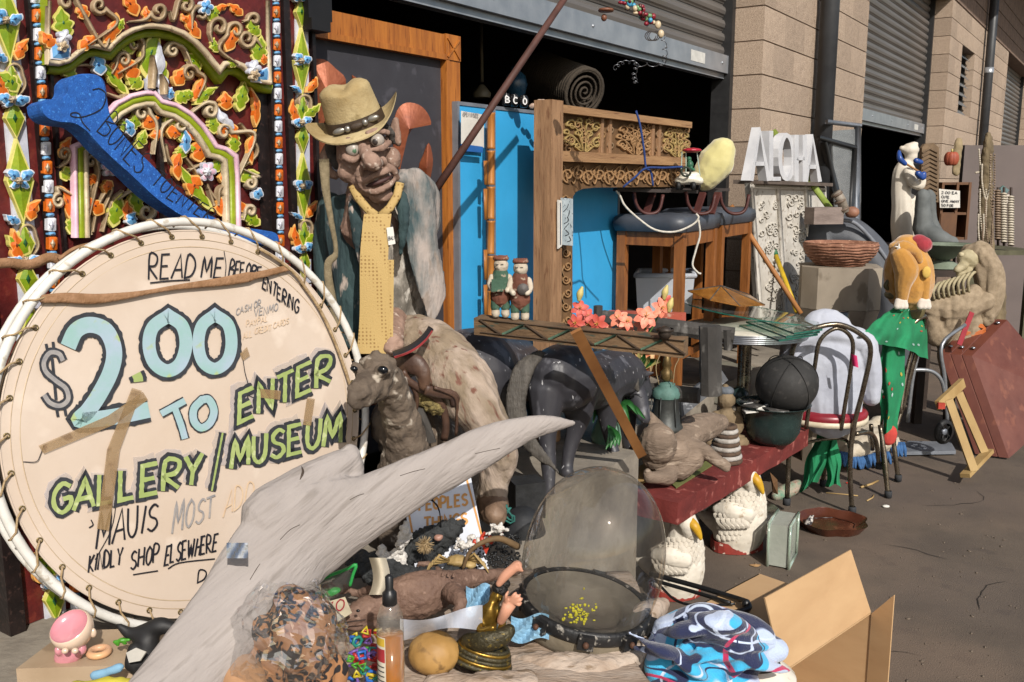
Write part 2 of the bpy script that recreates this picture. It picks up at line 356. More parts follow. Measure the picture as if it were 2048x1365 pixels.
# ================================================================ warehouse
bld = thing('warehouse_building','tan block warehouse with grey roller doors along the right side','building',W(3,0,0))
def blockmat(name,c,c2,c3): return M(name,c,c2,sc=30,ro=.92,bump=.5,bsc=220,c3=c3,rnd=.15)
m_blk = blockmat('split_block','c4af9b','a5927f','776654')
nt = m_blk.node_tree; b = nt.nodes['Principled BSDF']; src = b.inputs['Base Color'].links[0].from_socket
tc = node(nt,'ShaderNodeTexCoord'); n1 = node(nt,'ShaderNodeTexNoise',i_Scale=95.0,i_Detail=2.0); nt.links.new(tc.outputs['Object'],n1.inputs['Vector'])
mr = node(nt,'ShaderNodeMapRange'); mr.inputs[1].default_value = .55; mr.inputs[2].default_value = .64; nt.links.new(n1.outputs['Fac'],mr.inputs[0])
mx = node(nt,'ShaderNodeMix',data_type='RGBA'); nt.links.new(mr.outputs[0],mx.inputs[0]); nt.links.new(src,mx.inputs[6]); mx.inputs[7].default_value = srgb('5d483b'); nt.links.new(mx.outputs[2],b.inputs['Base Color'])
m_mort = M('mortar','8a7564','6d5a4b',sc=20,ro=.95)
m_dark = M('dark_paint','2b2b2c','222223',sc=8,ro=.5,bump=.1)
def block_mesh(seed,nm):
    rr = random.Random(seed); s = mb(m_blk); nx,nz = 8,4; vs = []
    for j in range(nz+1):
        for i in range(nx+1):
            e = i in (0,nx) or j in (0,nz); d = rr.uniform(-.003,.002) if e else rr.uniform(-.013,-.002)
            vs.append(((i/nx)*.994+.003,d,(j/nz)*.96+.02))
    s.add(vs,[(j*(nx+1)+i,j*(nx+1)+i+1,(j+1)*(nx+1)+i+1,(j+1)*(nx+1)+i) for j in range(nz) for i in range(nx)],False)
    x0,x1,z0,z1 = .003,.997,.02,.98; y0,y1 = .0005,1.0
    s.add([(x0,y0,z0),(x1,y0,z0),(x1,y1,z0),(x0,y1,z0),(x0,y0,z1),(x1,y0,z1),(x1,y1,z1),(x0,y1,z1)],[(3,2,1,0),(4,5,6,7),(0,4,7,3),(1,2,6,5),(2,3,7,6)],False)
    me = bpy.data.meshes.new(nm); me.from_pydata([tuple(v) for v in s.v],[],s.f); me.materials.append(m_blk); return me
BLK = [block_mesh(i,'block') for i in range(5)]
TOPZ = 3.6
def pier(t0,t1,holes=(),zmin=.0,dep=.29,nm='pier',L=.4):
    s = mb(m_mort); hs = sorted(holes); cuts = []
    a = t0
    for (h0,h1,z0,z1) in hs: cuts.append((a,h0)); a = h1
    cuts.append((a,t1))
    for (a,c) in cuts: s.wbox(a+.006,c-.006,-dep+.006,-.012,0,TOPZ)
    for (h0,h1,z0,z1) in hs: s.wbox(h0-.006,h1+.006,-dep+.006,-.012,0,z0); s.wbox(h0-.006,h1+.006,-dep+.006,-.012,z1,TOPZ)
    p = s.build(nm,parent=bld,rough=0); k = 0; z = 0
    while z < TOPZ-.01:
        t = t0 - (L/2 if k % 2 else 0); rr = random.Random(k*7+int(t0*10))
        if z+.2 > zmin:
            while t < t1-.01:
                segs = [(max(t,t0),min(t+L,t1))]
                for (h0,h1,z0,z1) in hs:
                    if z+.1 > z0 and z+.1 < z1:
                        ns = []
                        for a,c in segs:
                            if c <= h0 or a >= h1: ns.append((a,c))
                            else:
                                if a < h0-.02: ns.append((a,h0))
                                if c > h1+.02: ns.append((h1,c))
                        segs = ns
                for a,c in segs:
                    if c-a > .03: inst('block',rr.choice(BLK),W(a,0,z),p,rot=(0,0,WR),scale=(c-a,dep,.2))
                t += L
        z += .2; k += 1
    return p
T1 = tz(WPl(0)(1727,200))[0]; T2 = tz(WPl(0)(1902,60))[0]; T3 = tz(WPl(0)(2013,160))[0]
def hole(x0,x1,yt,yb):
    a = tz(WPl(0)(x0,yt)); c = tz(WPl(0)(x1,yt)); e = tz(WPl(0)(x0,yb)); return (a[0],c[0],round(e[1]/.2)*.2,round(a[1]/.2)*.2)
win = [hole(1925,1951,95,236),hole(1970,1985,140,255)]
pier(0,T1,zmin=.9); pier(T2,T3,win,zmin=1.2); pier(T3+4.2,T3+6,zmin=1.4)
m_gblk = blockmat('grey_block','8f8a83','77726b','66615b')
# grey wall left of the carved panel
PL_t = tz(WPl(0)(40,800))[0]
s = mb(M('mortar_grey','7d7973',sc=20)); s.wbox(PL_t-2.0,PL_t+.34,-.24,-.03,0,TOPZ); gw = s.build('grey_pier',parent=bld)
for k in range(9):
    for j in range(4):
        a = PL_t-1.4+j*.4+(.2 if k % 2 else 0); q = mb(m_gblk); q.wbox(a+.004,min(a+.396,PL_t+.34),-.05,-.022,k*.2+.004,k*.2+.196); q.build('block',parent=gw)
for (h0,h1,z0,z1) in win:
    w_ = mb(m_dark); w_.wbox(h0,h1,-.28,-.27,z0,z1); wo = w_.build('window',parent=bld)
    m_lv = M('louvre_glass','6f7a80','56606a',sc=6,ro=.25,bump=.02)
    n_ = 7
    for i in range(n_):
        zc = z0+(i+.5)*(z1-z0)/n_; q = mb(m_lv)
        q.hexa([W(h0+.03,-.11,zc+.03),W(h1-.03,-.11,zc+.03),W(h1-.03,-.116,zc+.03),W(h0+.03,-.116,zc+.03)],[W(h0+.03,-.04,zc-.05),W(h1-.03,-.04,zc-.05),W(h1-.03,-.046,zc-.05),W(h0+.03,-.046,zc-.05)]); q.build('louvre',parent=wo)
    q = mb(M('alu','9a9a98',ro=.4,bump=.05,metal=.6)); q.wbox(h0,h0+.03,-.25,-.1,z0,z1); q.wbox(h1-.03,h1,-.25,-.1,z0,z1); q.build('frame',parent=wo)
# lintel wall over the doors and the roof eave that shades it
m_fas = M('lintel_block','8d7667','6d5a4d',sc=9,ro=.9,bump=.5,bsc=90,c3='5d4b40')
s = mb(m_fas); s.wbox(PL_t-2,T3+8,-.3,0,TOPZ+.004,5.2); lint = s.build('lintel',parent=bld)
for k in range(7):
    for j in range(30):
        a = 2.6+j*.5+(.25 if k % 2 else 0)
        if k < 4: q = mb(m_fas); q.wbox(a+.004,a+.496,-.01,.008,TOPZ+k*.2+.01,TOPZ+k*.2+.196); q.build('block',parent=lint)
s = mb(M('roof_metal','5b5552',ro=.5,bump=.1)); s.wbox(PL_t-2,T3+8,-5,1.62,5.2,5.32); s.build('roof',parent=bld)
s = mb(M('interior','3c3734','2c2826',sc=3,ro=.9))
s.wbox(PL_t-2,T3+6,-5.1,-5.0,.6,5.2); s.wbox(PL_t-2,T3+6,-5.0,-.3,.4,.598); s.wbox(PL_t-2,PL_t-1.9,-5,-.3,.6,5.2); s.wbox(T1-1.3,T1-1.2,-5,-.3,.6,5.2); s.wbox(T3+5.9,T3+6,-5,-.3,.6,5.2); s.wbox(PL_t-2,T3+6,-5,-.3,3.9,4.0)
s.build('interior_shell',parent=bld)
# roller doors
m_slat = M('door_steel','7b7672','69645f',sc=7,ro=.42,bump=.06,metal=.35,st=(.5,.5,2),c3='736d66')
m_rail = M('galvanised_rail','aeb2b8','949aa2',sc=9,ro=.35,bump=.08,metal=.5)
def roller(t0,t1,zb,off,nm,lab):
    d = mb(m_dark); d.wbox(t0-.02,t0+.05,off-.06,off+.05,.6,3.7); d.wbox(t0-.02,t1,off-.08,off-.066,3.62,3.95); d.wbox(t1-.05,t1+.0,off-.06,off+.06,.6,3.7); o = d.build('roller_door',parent=bld,label=lab)
    ph = .078; z = zb+.13; s = mb(m_slat); pr = [(0,0),(.1,.004),(.2,.012),(.45,.017),(.7,.012),(.8,.004),(.84,-.004),(1,-.004)]
    vs = []
    for (u,q) in pr: vs += [(0,-q,u*ph),(1,-q,u*ph)]
    me = bpy.data.meshes.new('slat'); me.from_pydata(vs,[],[(2*i,2*i+1,2*i+3,2*i+2) for i in range(len(pr)-1)]); me.materials.append(m_slat)
    while z < 3.9:
        inst('slat',me,W(t0+.05,off,z),o,rot=(0,0,WR),scale=(t1-t0-.1,1,1)); z += ph
    r = mb(m_rail); r.wbox(t0+.03,t1-.03,off-.005,off+.045,zb+.03,zb+.135); r.wbox(t0+.03,t1-.03,off-.03,off+.02,zb,zb+.029)
    rr = r.build('bottom_rail',parent=o)
    st = mb(M('sticker','d9d8d2',ro=.5,bump=0)); st.wbox(t1-.62,t1-.42,off+.046,off+.047,zb+.05,zb+.11); st.build('sticker',parent=rr)
    for k in range(5):
        bo = mb(m_rail); bo.lathe(W(t1-.15-k*.8,off+.045,zb+.085),[(.008,0),(.006,.006),(0,.007)],8,ax=WN); bo.build('rivet',parent=rr)
zb1 = tz(WPl(-.22)(1300,122))[1]
roller(PL_t+.4,-.003,zb1,-.24,'roller_door','half raised grey roller door above the blackboard and blue boards')
zb2 = tz(WPl(-.22)(1790,262))[1]
roller(T1+.003,T2-.003,zb2,-.24,'roller_door','half raised grey roller door behind the white statue')
roller(T3+.003,T3+4.2,.7,-.24,'roller_door','closed grey roller door at the far end')
s = mb(m_dark); s.wbox(PL_t+.3,PL_t+.42,-.2,.0,.6,TOPZ); s.build('door_jamb',parent=bld)
# down pipes
m_pipe = M('black_pipe','3a3c3f','2c2d30',sc=5,ro=.5,bump=.08)
def pipe(px,py,lab,r,zlo,band=None):
    t = tz(WPl(.09)(px,py))[0]; o = mb(m_pipe); o.tube([W(t,.09,zlo),W(t,.09,5.19)],r,14); p = o.build('downpipe',label=lab,cat='pipe')
    if band: q = mb(m_rail); q.lathe(W(t,.09,band),[(r+.004,0),(r+.004,.07),(r,.07)],14); q.build('bracket',parent=p)
pipe(1653,150,'thick black drainpipe running up the near block pier beside the white letters',.062,1.0)
pipe(1977,150,'thin black drainpipe on the far block pier beside the louvred windows',.058,1.0,3.02)
# ================================================================ carved and painted door panel
PN = WPl(.06)
def paint(n,c,c2=None,**k): return M(n,c,c2,**{**dict(sc=26,ro=.42,bump=.25,bsc=90),**k})
p_mar = paint('maroon_gloss','6c2421','451516',sc=14,c3='6b2a22'); p_blk = paint('black_gloss','241a19','150f0f',c3='3a2a26')
p_crm = paint('cream_paint','d6c6a8','b09d80',c3='a08c70'); p_tan = paint('tan_paint','bda888','927c60',c3='7f6a52')
p_grn = paint('leaf_green','9aa81e','6f8c14'); p_dgr = paint('deep_green','1f6a33','16502a'); p_ygr = paint('yellow_edge','e3dc86','c9c060')
p_ora = paint('orange_paint','e2781f','c55a14'); p_oed = paint('orange_edge','f0c27c','e09f4c'); p_odk = paint('orange_dark','7c2a12','5e1c10')
p_blu = paint('sky_blue','7db4dd','4f8fc4'); p_dbl = paint('mid_blue','2d69a6','22548c'); p_wht = paint('white_paint','e8e8ec','c6cad4'); p_pnk = paint('pale_pink','edcbd8','d7a9bb'); p_lil = paint('lilac_white','cfd0dc','b3b6c6')
p_agr = paint('arch_green','96a61c','7d8c14')
pan = thing('carved_door_screen','tall carved wooden door panel painted with orange and green foliage behind the drum','carved panel',PN(320,1300))
def uz(x,y): p = PN(x,y); return tz(p)
uL = uz(20,1080)[0]; zB = .602; zT = 2.62
def strip(x0,x1,o0,o1,m,name,y=365,z0=None,z1=None):
    s = mb(m); a = uz(x0,y)[0]; c = uz(x1,y)[0]; s.wbox(a,c,o0,o1,z0 or zB,z1 or zT); return s.build(name,parent=pan)
s = mb(p_mar); s.wbox(uL,uz(633,365)[0],.02,.06,zB,zT); s.build('back_board',parent=pan)
s = mb(p_blk); s.wbox(uL-.03,uL+.004,.0,.085,zB,zT); s.build('side_board',parent=pan)
for a,c,l in ((78,88,.076),(111,117,.074),(540,551,.078),(573,585,.076),(628,634,.074)): strip(a,c,.0605,l,p_blk,'moulding')
for a,c in ((89.5,109.5),(551.5,571.5)): strip(a,c,.0607,.066,p_mar,'bead_channel')
strip(313,321,.0609,.078,p_blk,'meeting_stile',z1=uz(320,40)[1])
strip(517,539,.0606,.064,p_blk,'recess')
def lobed(x,y,ang,L,Wd,k=3,n=9,tip=.8,sc=.24):
    left,right = [],[]; bend = R(random.uniform(-75,75)); cx,cy = x,y
    for i in range(n*2+1):
        t = i/(n*2); a = R(ang)-bend*.35+bend*t*t; ux,uy = math.cos(a),-math.sin(a); vx,vy = -uy,ux; x,y = cx,cy; cx += ux*L/(n*2); cy += uy*L/(n*2); w = Wd*(math.sin(math.pi*min(1,t**tip*.98+.02)))*(.66+.42*abs(math.sin((k+.5)*math.pi*t)))
        left.append((x+vx*w,y+vy*w)); right.append((x-vx*w,y-vy*w))
    return left+right[-2:0:-1]
def shrink(pts,f,c=None):
    if c is None: c = (sum(p[0] for p in pts)/len(pts),sum(p[1] for p in pts)/len(pts))
    return [(c[0]+(p[0]-c[0])*f,c[1]+(p[1]-c[1])*f) for p in pts],c
def relief(name,layers,pl,base,parent,outline):
    """stacked painted carving: layers = [(scale, material, rise)]"""
    s = MB(); lift = base; j = random.uniform(0,.0008)
    for i,(f,m,rise) in enumerate(layers):
        pts,c = shrink(outline,f); lift2 = lift+j+(i*.0012); s.mat(m)
        ring = [pl(x,y,lift2) for x,y in pts]; cc = pl(c[0],c[1],lift2+rise)
        s.dome(ring,cc,-pl.n*((lift2-base)+.012))
    return s.build(name,parent=parent)
GL = [(1,p_ygr,.002),(.8,p_grn,.0035),(.3,p_dgr,.003)]; OL = [(1,p_oed,.002),(.82,p_ora,.004),(.3,p_odk,.004)]
BL = [(1,p_wht,.004),(.84,p_blu,.006),(.4,p_dbl,.0075)]; WL = [(1,p_lil,.004),(.8,p_wht,.007)]; PL_ = [(1,p_pnk,.003),(.85,p_lil,.006),(.35,p_pnk,.01)]
def leaf(x,y,ang,L,Wd,lay=GL,base=.016,k=3,pl=None,par=None,**kw):
    x -= math.cos(R(ang))*L*.14; y += math.sin(R(ang))*L*.14; relief('carved_leaf',lay,pl or PN,base,par or pan,lobed(x,y,ang,L*1.5,Wd*(1.05 if lay is GL else 1.05),k,**kw))
def flower(x,y,r,n=5,lay=OL,base=.018,ph=0,pl=None,par=None,sx=.85):
    pts = []
    for i in range(n*6):
        q = 2*math.pi*i/(n*6); rr = r*(.62+.38*abs(math.cos(n*(q+ph)/2))); pts.append((x+rr*math.cos(q)*sx,y-rr*math.sin(q)))
    relief('carved_flower',lay,pl or PN,base,par or pan,pts)
def curl(cx,cy,r,a0,turns,d=1,n=26,sx=.85):
    out = []
    for i in range(n+1):
        t = i/n; q = R(a0)+d*2*math.pi*turns*t; rr = r*(1-t*.86); out.append((cx+rr*math.cos(q)*sx,cy-rr*math.sin(q)))
    return out
def scroll(tail,cx,cy,r,a0,turns=1.2,d=1,w=8,m=None,base=.012,pl=None,nm='carved_scroll',m2=None,par=None):
    pts = curl(cx,cy,r,a0,turns,d); path = [tuple(p) for p in crom(list(tail)+[pts[0]],6)][:-1]+pts if tail else pts
    n = len(path); ws = [w*(.45+.55*min(1,i/(n*.25)))*(1 if i < n*.7 else 1-.35*(i-n*.7)/(n*.3)) for i in range(n)]
    s = mb(m or p_tan); stroke(s,pl or PN,path,ws,base,.007,.014)
    if m2: s.mat(m2); stroke(s,pl or PN,path,[x*.55 for x in ws],base+.006,.004,.002)
    s.build(nm,parent=par or pan)
def q6(x,y): return (60+.293*x,60+.293*y)
def q1(x,y): return (.3663*x,.3663*y)
# ---- spandrel board with the ogee lower edge,painted cream and green
edge = [q6(*p) for p in ((128,235),(200,243),(270,222),(330,172),(390,128),(440,118),(500,130),(545,140),(580,100),(640,50),(710,12),(790,-12),(870,-15),(960,2),(1050,36),(1130,92),(1200,165),(1255,235),(1300,290),(1335,245),(1400,238),(1460,262),(1530,325),(1590,362),(1650,372))]
SP = .05
SPL = Pl(PN.o+PN.n*SP,PN.n)
s = mb(p_mar); poly(s,PN,edge+[q6(1655,-260),q6(118,-260)],SP,.036,p_agr); sp = s.build('spandrel',parent=pan)
s = mb(p_crm); stroke(s,SPL,[(x,y-4) for x,y in edge],11,.004,.005,.006); s.build('spandrel_edge',parent=sp)
s = mb(p_agr); stroke(s,PN,[(x+1,y+10) for x,y in edge],17,.026,.006,.024); s.build('spandrel_edge',parent=sp)
s = mb(p_crm); stroke(s,SPL,[q6(1625,-200),q6(1628,100),q6(1640,370)],9,.001,.004,.01); stroke(s,SPL,[q6(135,-200),q6(128,60),q6(130,235)],7,.001,.004,.01); s.build('spandrel_border',parent=sp)
KW = dict(pl=SPL,par=sp)
for x,y,a,L,w in ((370,200,100,130,55),(1400,330,80,105,42),(640,165,60,55,25),(1150,110,40,75,30),(1420,185,120,75,32),(1190,280,100,60,22),(1010,10,80,60,30),(1290,355,150,40,18)):
    x,y = q1(x,y); leaf(x,y,a,L*.366,w*.366,GL,.006,**KW)
for x,y,a,L,w in ((440,260,40,90,36),(470,100,120,75,34),(570,220,70,130,36),(740,80,130,110,36),(820,110,100,60,26),(300,250,130,80,34),(1090,200,110,110,30),(1240,270,70,110,34),(1320,80,140,70,25),(1040,120,130,50,20),(1440,350,95,45,20),(1180,60,20,60,20)):
    x,y = q1(x,y); leaf(x,y,a,L*.366,w*.366,OL,.006,k=2,**KW)
for tail,cx,cy,r,a0,tn,d in (([(600,210),(560,250)],370,10,62,0,1.1,1),([(480,250),(640,130)],545,30,50,-30,1.2,-1),([(700,120),(790,110)],870,60,55,200,1.2,1),([(930,60),(950,110)],1020,30,55,180,1.3,-1),([(1160,230),(1150,190)],1200,150,60,200,1.2,-1),
        ([(1300,350),(1200,270)],1290,170,55,200,1.1,-1),([(1430,260)],1350,210,55,0,1.3,-1),([(1330,120)],1390,110,40,180,1,-1),([(1050,160)],1100,80,60,200,1.0,-1)):
    x,y = q1(cx,cy); scroll([q1(*p) for p in tail],x,y,r*.366,a0,tn,d,9,base=.008,**KW)
for x,y,sx in ((330,285,1),(1425,410,.8)):
    x,y = q1(x,y); relief('carved_shield',BL[:2]+[(.5,p_dbl,.008)],SPL,.006,sp,[(x-20*sx,y-12),(x-12*sx,y-19),(x+3*sx,y-10),(x+18*sx,y-16),(x+21*sx,y-6),(x+19*sx,y+12),(x+2*sx,y+16),(x-18*sx,y+14)])
for x,y in ((355,205),(1390,372),(1130,40)): flower(*q1(x,y),17,5,WL if x != 1130 else BL,.016,**KW)
for x,y in ((350,255),(1395,410)): flower(*q1(x,y),12,5,[(1,p_crm,.004),(.7,p_tan,.007)],.02,**KW)
# ---- inner arch,pink,green and cream
arch = [(318,1420),(312,1000),(308,800),(395,762),(440,700),(520,590),(600,505),(700,452),(790,432),(850,432),(900,488),(1000,515),(1100,575),(1180,655),(1240,740),(1272,795),(1340,815),(1408,862),(1420,1000),(1428,1420)]
for off,w,m,l,r in ((0,10,p_pnk,.030,.005),(11,13,p_agr,.028,.004),(22,10,p_crm,.029,.004)):
    cxm = (870,1100); pts = []
    for x,y in arch:
        px,py = q6(x,y); c0 = q6(870,1300); dx,dy = c0[0]-px,c0[1]-py
        if y > 780 and (x < 330 or x > 1400): px += off*(1 if x < 800 else -1); py += off*.4 if y < 1000 else 0
        else: L_ = math.hypot(dx,dy); px += dx/L_*off; py += dy/L_*off
        pts.append((px,py))
    s = mb(m); stroke(s,PN,pts,w,l,r,.012); s.build('arch_moulding',parent=pan)
# ---- foliage of the two leaves
for x,y,a,L,w in ((690,160,130,95,45),(800,300,70,250,62),(930,330,100,200,55),(1150,270,130,110,42),(660,430,130,240,34),(760,390,150,90,50),(1000,480,30,95,45),(1140,500,35,140,34),(1430,540,80,150,42),(300,330,120,110,45),
        (690,670,80,90,42),(740,800,70,100,36),(930,630,40,90,40),(1250,700,110,95,40),(1400,830,80,110,40),(1040,760,95,85,34),(1040,870,90,60,40),(1450,1030,20,100,40),(1260,960,70,90,38),(220,1010,20,100,50),(730,1070,-70,180,50),(570,1330,75,170,52),
        (270,1380,85,120,50),(1560,1330,160,100,40),(1230,1210,125,300,38),(640,690,100,60,30),(1050,450,-10,70,34),(600,960,30,60,28),(1090,800,-20,60,25)):
    x,y = q6(x,y); leaf(x,y,a,L*.293,w*.293,GL,.016)
for x,y,a,L,w in ((600,340,80,120,45),(720,330,110,130,55),(1000,370,60,110,48),(1120,470,70,140,36),(1340,540,95,90,45),(1330,640,230,70,34),(1390,650,290,90,34),(1540,640,100,190,24),(780,660,30,100,48),(860,660,150,90,45),(940,700,-20,90,50),(900,690,200,70,40),
        (1170,890,80,120,52),(1020,1010,80,160,34),(1300,1010,-10,80,40),(1160,1010,250,110,52),(500,1240,130,110,50),(460,1010,190,80,38),(640,990,320,100,44),(260,1270,110,170,34),(210,860,60,110,36),(1310,1260,60,110,52),(1480,1230,130,140,32),(1520,900,80,170,22),(1080,660,-50,90,34),(700,1300,100,110,40),(340,1360,100,80,34),(560,1040,250,70,36)):
    x,y = q6(x,y); leaf(x,y,a,L*.293,w*.293,OL,.017,k=2)
for tail,cx,cy,r,a0,tn,d in (([(600,300),(760,200)],720,100,62,-20,1.1,1),([(560,300),(590,250)],645,205,48,180,1.3,-1),([(1110,250),(1060,130)],980,140,48,40,1.3,1),([(1150,460),(1200,340)],1095,300,55,10,1.2,1),([(520,430),(600,460)],660,470,24,180,.8,-1),([(1090,580),(1200,500)],1235,550,48,60,1.2,-1),([(1430,1000),(1540,720)],1330,700,52,0,1.2,1),
        ([(930,900),(900,700),(960,620)],1030,650,48,120,1.3,-1),([(850,850),(870,660)],770,570,55,0,1.2,1),([(400,1300),(470,1000)],420,900,42,0,1.2,1),([(1290,1200)],1335,1110,42,180,1.3,-1),([(1450,950),(1560,1000)],1510,1045,40,60,1.2,-1),([(600,1160),(720,1100)],800,1240,66,70,1.2,-1),([(200,940),(260,900)],240,850,40,0,1.1,1),([(330,1150),(200,1080)],200,1170,45,90,1.2,1),([(1460,1300)],1510,1240,40,200,1.2,-1)):
    x,y = q6(cx,cy); scroll([q6(*p) for p in tail],x,y,r*.34,a0,tn,d,8.5,p_crm if cx % 3 else p_tan,base=.02)
for pts in ([(430,1380),(470,1200),(550,1060)],[(500,1240),(560,1100),(550,1040)],[(640,1100),(560,1180),(500,1380)],[(1060,870),(1130,960),(1170,1030)],[(1220,1080),(1260,1200)],[(930,780),(960,900),(1060,1000)],[(280,250),(390,240),(460,270)],[(1200,900),(1090,960)],[(1290,1180),(1230,1100),(1210,1050)],[(420,1400),(400,1200),(420,1050)],[(1440,640),(1560,830),(1420,960)]):
    s = mb(p_tan); stroke(s,PN,[tuple(p) for p in crom([q6(*p) for p in pts],6)],6,.011,.006,.012); s.build('carved_stem',parent=pan)
for x,y in ((548,935),(1215,968)):
    flower(*q6(x,y),21,6,[(1,p_lil,.004),(.86,p_pnk,.005)],.026); flower(*q6(x,y),9,6,[(1,p_wht,.006)],.036)
for x,y,a,L,w,ly in ((480,300,110,110,48,BL),(1060,830,95,120,30,BL),(1385,660,125,130,32,WL),(1530,1140,60,60,36,BL),(690,720,110,90,32,BL),(815,395,80,240,48,WL),(930,460,105,150,44,WL),(700,1330,70,70,40,BL),(960,470,80,60,30,BL)):
    x,y = q6(x,y); leaf(x,y,a,L*.293,w*.293,ly,.022,k=2)
for x0,y0,x1,y1 in ((840,400,845,170),(925,440,905,300)):
    s = mb(p_tan); stroke(s,PN,[q6(x0,y0),q6((x0+x1)/2+8,(y0+y1)/2),q6(x1,y1)],[10,14,3],.034,.005,.012); s.build('carved_feather',parent=pan)
# ---- bead columns
def bead(xc,y0,y1,hw,m1,m2,tall):
    s = mb(m1); r_ = [(xc-hw,y0+2),(xc-hw*.6,y0),(xc+hw*.6,y0),(xc+hw,y0+2),(xc+hw,y1-2),(xc+hw*.6,y1),(xc-hw*.6,y1),(xc-hw,y1-2)]
    s.dome([PN(x,y,.022) for x,y in r_],PN(xc,(y0+y1)/2,.028),-PN.n*.012)
    if tall: s.mat(m2); ym = (y0+y1)/2; s.dome([PN(x,y,.0285) for x,y in ((xc-hw*.5,ym),(xc,y0+5),(xc+hw*.5,ym),(xc,y1-5))],PN(xc,ym,.031),-PN.n*.006)
    s.build('bead',parent=pan)
for x0,sl,hw,kk in ((99,.068,8.5,1),(560.5,.02,6.5,.86)):
    y = -20; i = 0
    while y < 1340:
        f = [p_wht,p_ora][i % 2]
        h = 27*kk
        xc = x0+(y-365)*sl
        bead(xc,y,y+h,hw,f,p_tan if i % 2 else p_lil,True); bead(xc+.7,y+h+1.5,y+h+9*kk,hw*.8,p_blu,p_dbl,False); y += h+11*kk; i += 1
# ---- posts: diamonds,blue butterflies,scrolls
def post(xf,y0,kx,ky,flip):
    X = lambda dx,y: xf(y)+dx*kx
    def kite(yc,h,w): relief('carved_diamond',[(1,p_ygr,.003),(.86,p_grn,.006),(.4,p_dgr,.008)],PN,.016,pan,[(X(0,yc-h),yc-h),(X(w*.55,yc-h*.45),yc-h*.45),(X(w,yc),yc),(X(w*.55,yc+h*.45),yc+h*.45),(X(0,yc+h),yc+h),(X(-w*.55,yc+h*.45),yc+h*.45),(X(-w,yc),yc),(X(-w*.55,yc-h*.45),yc-h*.45)])
    def fly(yc,big):
        for d in (-1,1): leaf(X(d*2,yc),yc,90-d*(62 if big else 75),24*kx,12*ky,BL,.024,k=1,tip=1.3); leaf(X(d*2,yc),yc,270+d*55,16*kx,8*ky,BL,.024,k=1,tip=1.3)
        flower(X(0,yc),yc,8*ky,6,[(1,p_tan,.004),(.7,p_crm,.006)],.036)
    P_ = 322*ky; k = -1
    while y0+k*P_ < 1350:
        yc = y0+k*P_
        s = mb(p_lil); poly(s,PN,[(X(-21,yc-135*ky),yc-135*ky),(X(21,yc-135*ky),yc-135*ky),(X(21,yc+135*ky),yc+135*ky),(X(-21,yc+135*ky),yc+135*ky)],.006,.006,p_wht); s.build('carved_ground',parent=pan)
        kite(yc,88*ky,28); fly(yc,True)
        for d in (-1,1):
            yy = yc+d*125*ky; kite(yy,42*ky,20)
        fly(yc-163*ky,False)
        yc += 0
        ys = yc-205*ky
        scroll([(X(-18,ys+60*ky),ys+60*ky),(X(24,ys+20*ky),ys+20*ky)],X(4,ys-10*ky),ys-10*ky,22*ky,0,1.2,1,7)
        leaf(X(5,ys+25*ky),ys+25*ky,40 if flip else 140,40*ky,15*kx,GL,.02); leaf(X(-16,ys+40*ky),ys+40*ky,100,46*ky,14*kx,OL,.02,k=2); leaf(X(16,ys-40*ky),ys-40*ky,60,34*ky,12*kx,OL,.02,k=2); leaf(X(-8,ys-35*ky),ys-35*ky,150,24*ky,9*kx,BL,.02)
        k += 1
post(lambda y: 41+(y-365)*.082,362,1.0,1.0,False)
post(lambda y: 608+(y-365)*.012,373,.58,.78,True)

# ================================================================ blue foam bone
m_bone = M('blue_foam','1f62b8','174d96',sc=60,ro=.8,bump=.5,bsc=400,c3='3f86d6')
BP = Pl3(P(130,215,1.90),P(215,170,1.985),P(540,460,2.29))
bo = [(80,208),(90,200),(104,199),(120,198),(134,186),(136,165),(150,151),(172,148),(192,150),(206,160),(212,178),(215,205),(222,235),(238,258),(265,292),(300,326),(340,368),(382,402),(430,436),(470,452),(520,460),(550,466),(558,480),(552,492),(536,494),(505,486),(470,478),(430,466),(396,448),(350,424),(300,388),(250,340),(205,300),(170,262),(148,249),(120,246),(98,240),(84,226)]
bo = [tuple(z) for z in crom(bo+[bo[0]],3)][:-1]
s = mb(m_bone); k_ = 4
ring = [[BP(x,y,0) for x,y in shrink(bo,f)[0]] for f in (1,)]
top = [BP(x,y,.0) for x,y in bo]; cen = [(150,205),(215,250),(300,355),(430,450),(520,474)]
n_ = len(bo); inn = []
for x,y in bo:
    cx,cy = min(cen,key=lambda c: (c[0]-x)**2+(c[1]-y)**2); d = math.hypot(cx-x,cy-y)
    inn.append((x+(cx-x)/d*2.5,y+(cy-y)/d*2.5))
s.add([BP(x,y,.004) for x,y in inn],[tuple(range(n_))]); s.add([BP(x,y,.004) for x,y in inn]+top,[(i,n_+i,n_+(i+1) % n_,(i+1) % n_) for i in range(n_)],True)
s.add(top+[p-BP.n*.05 for p in top],[(i,n_+i,n_+(i+1) % n_,(i+1) % n_) for i in range(n_)],False)
bone = s.build('foam_bone',label='blue foam bone with handwriting leaning on the carved panel',cat='bone prop')
m_ink = M('black_ink','1b1b26','101018',ro=.6,bump=0)
s = mb(m_ink)
for q in letters('BONES',(193,262),(278,352),40,34,lean=.85)+letters('TO',(300,366),(330,390),26,lean=.8)+letters('ENTER',(332,396),(420,446),26,20,lean=.8):
    stroke(s,BP,q,2.3,.0052)
for q in ([(185,180),(200,178),(212,190),(205,215),(185,228),(160,235),(142,232),(145,226),(158,228),(165,245),(180,262)],): stroke(s,BP,[tuple(z) for z in crom(q,4)],2.4,.0052)
s.build('lettering',parent=bone)
for i in range(0): pass
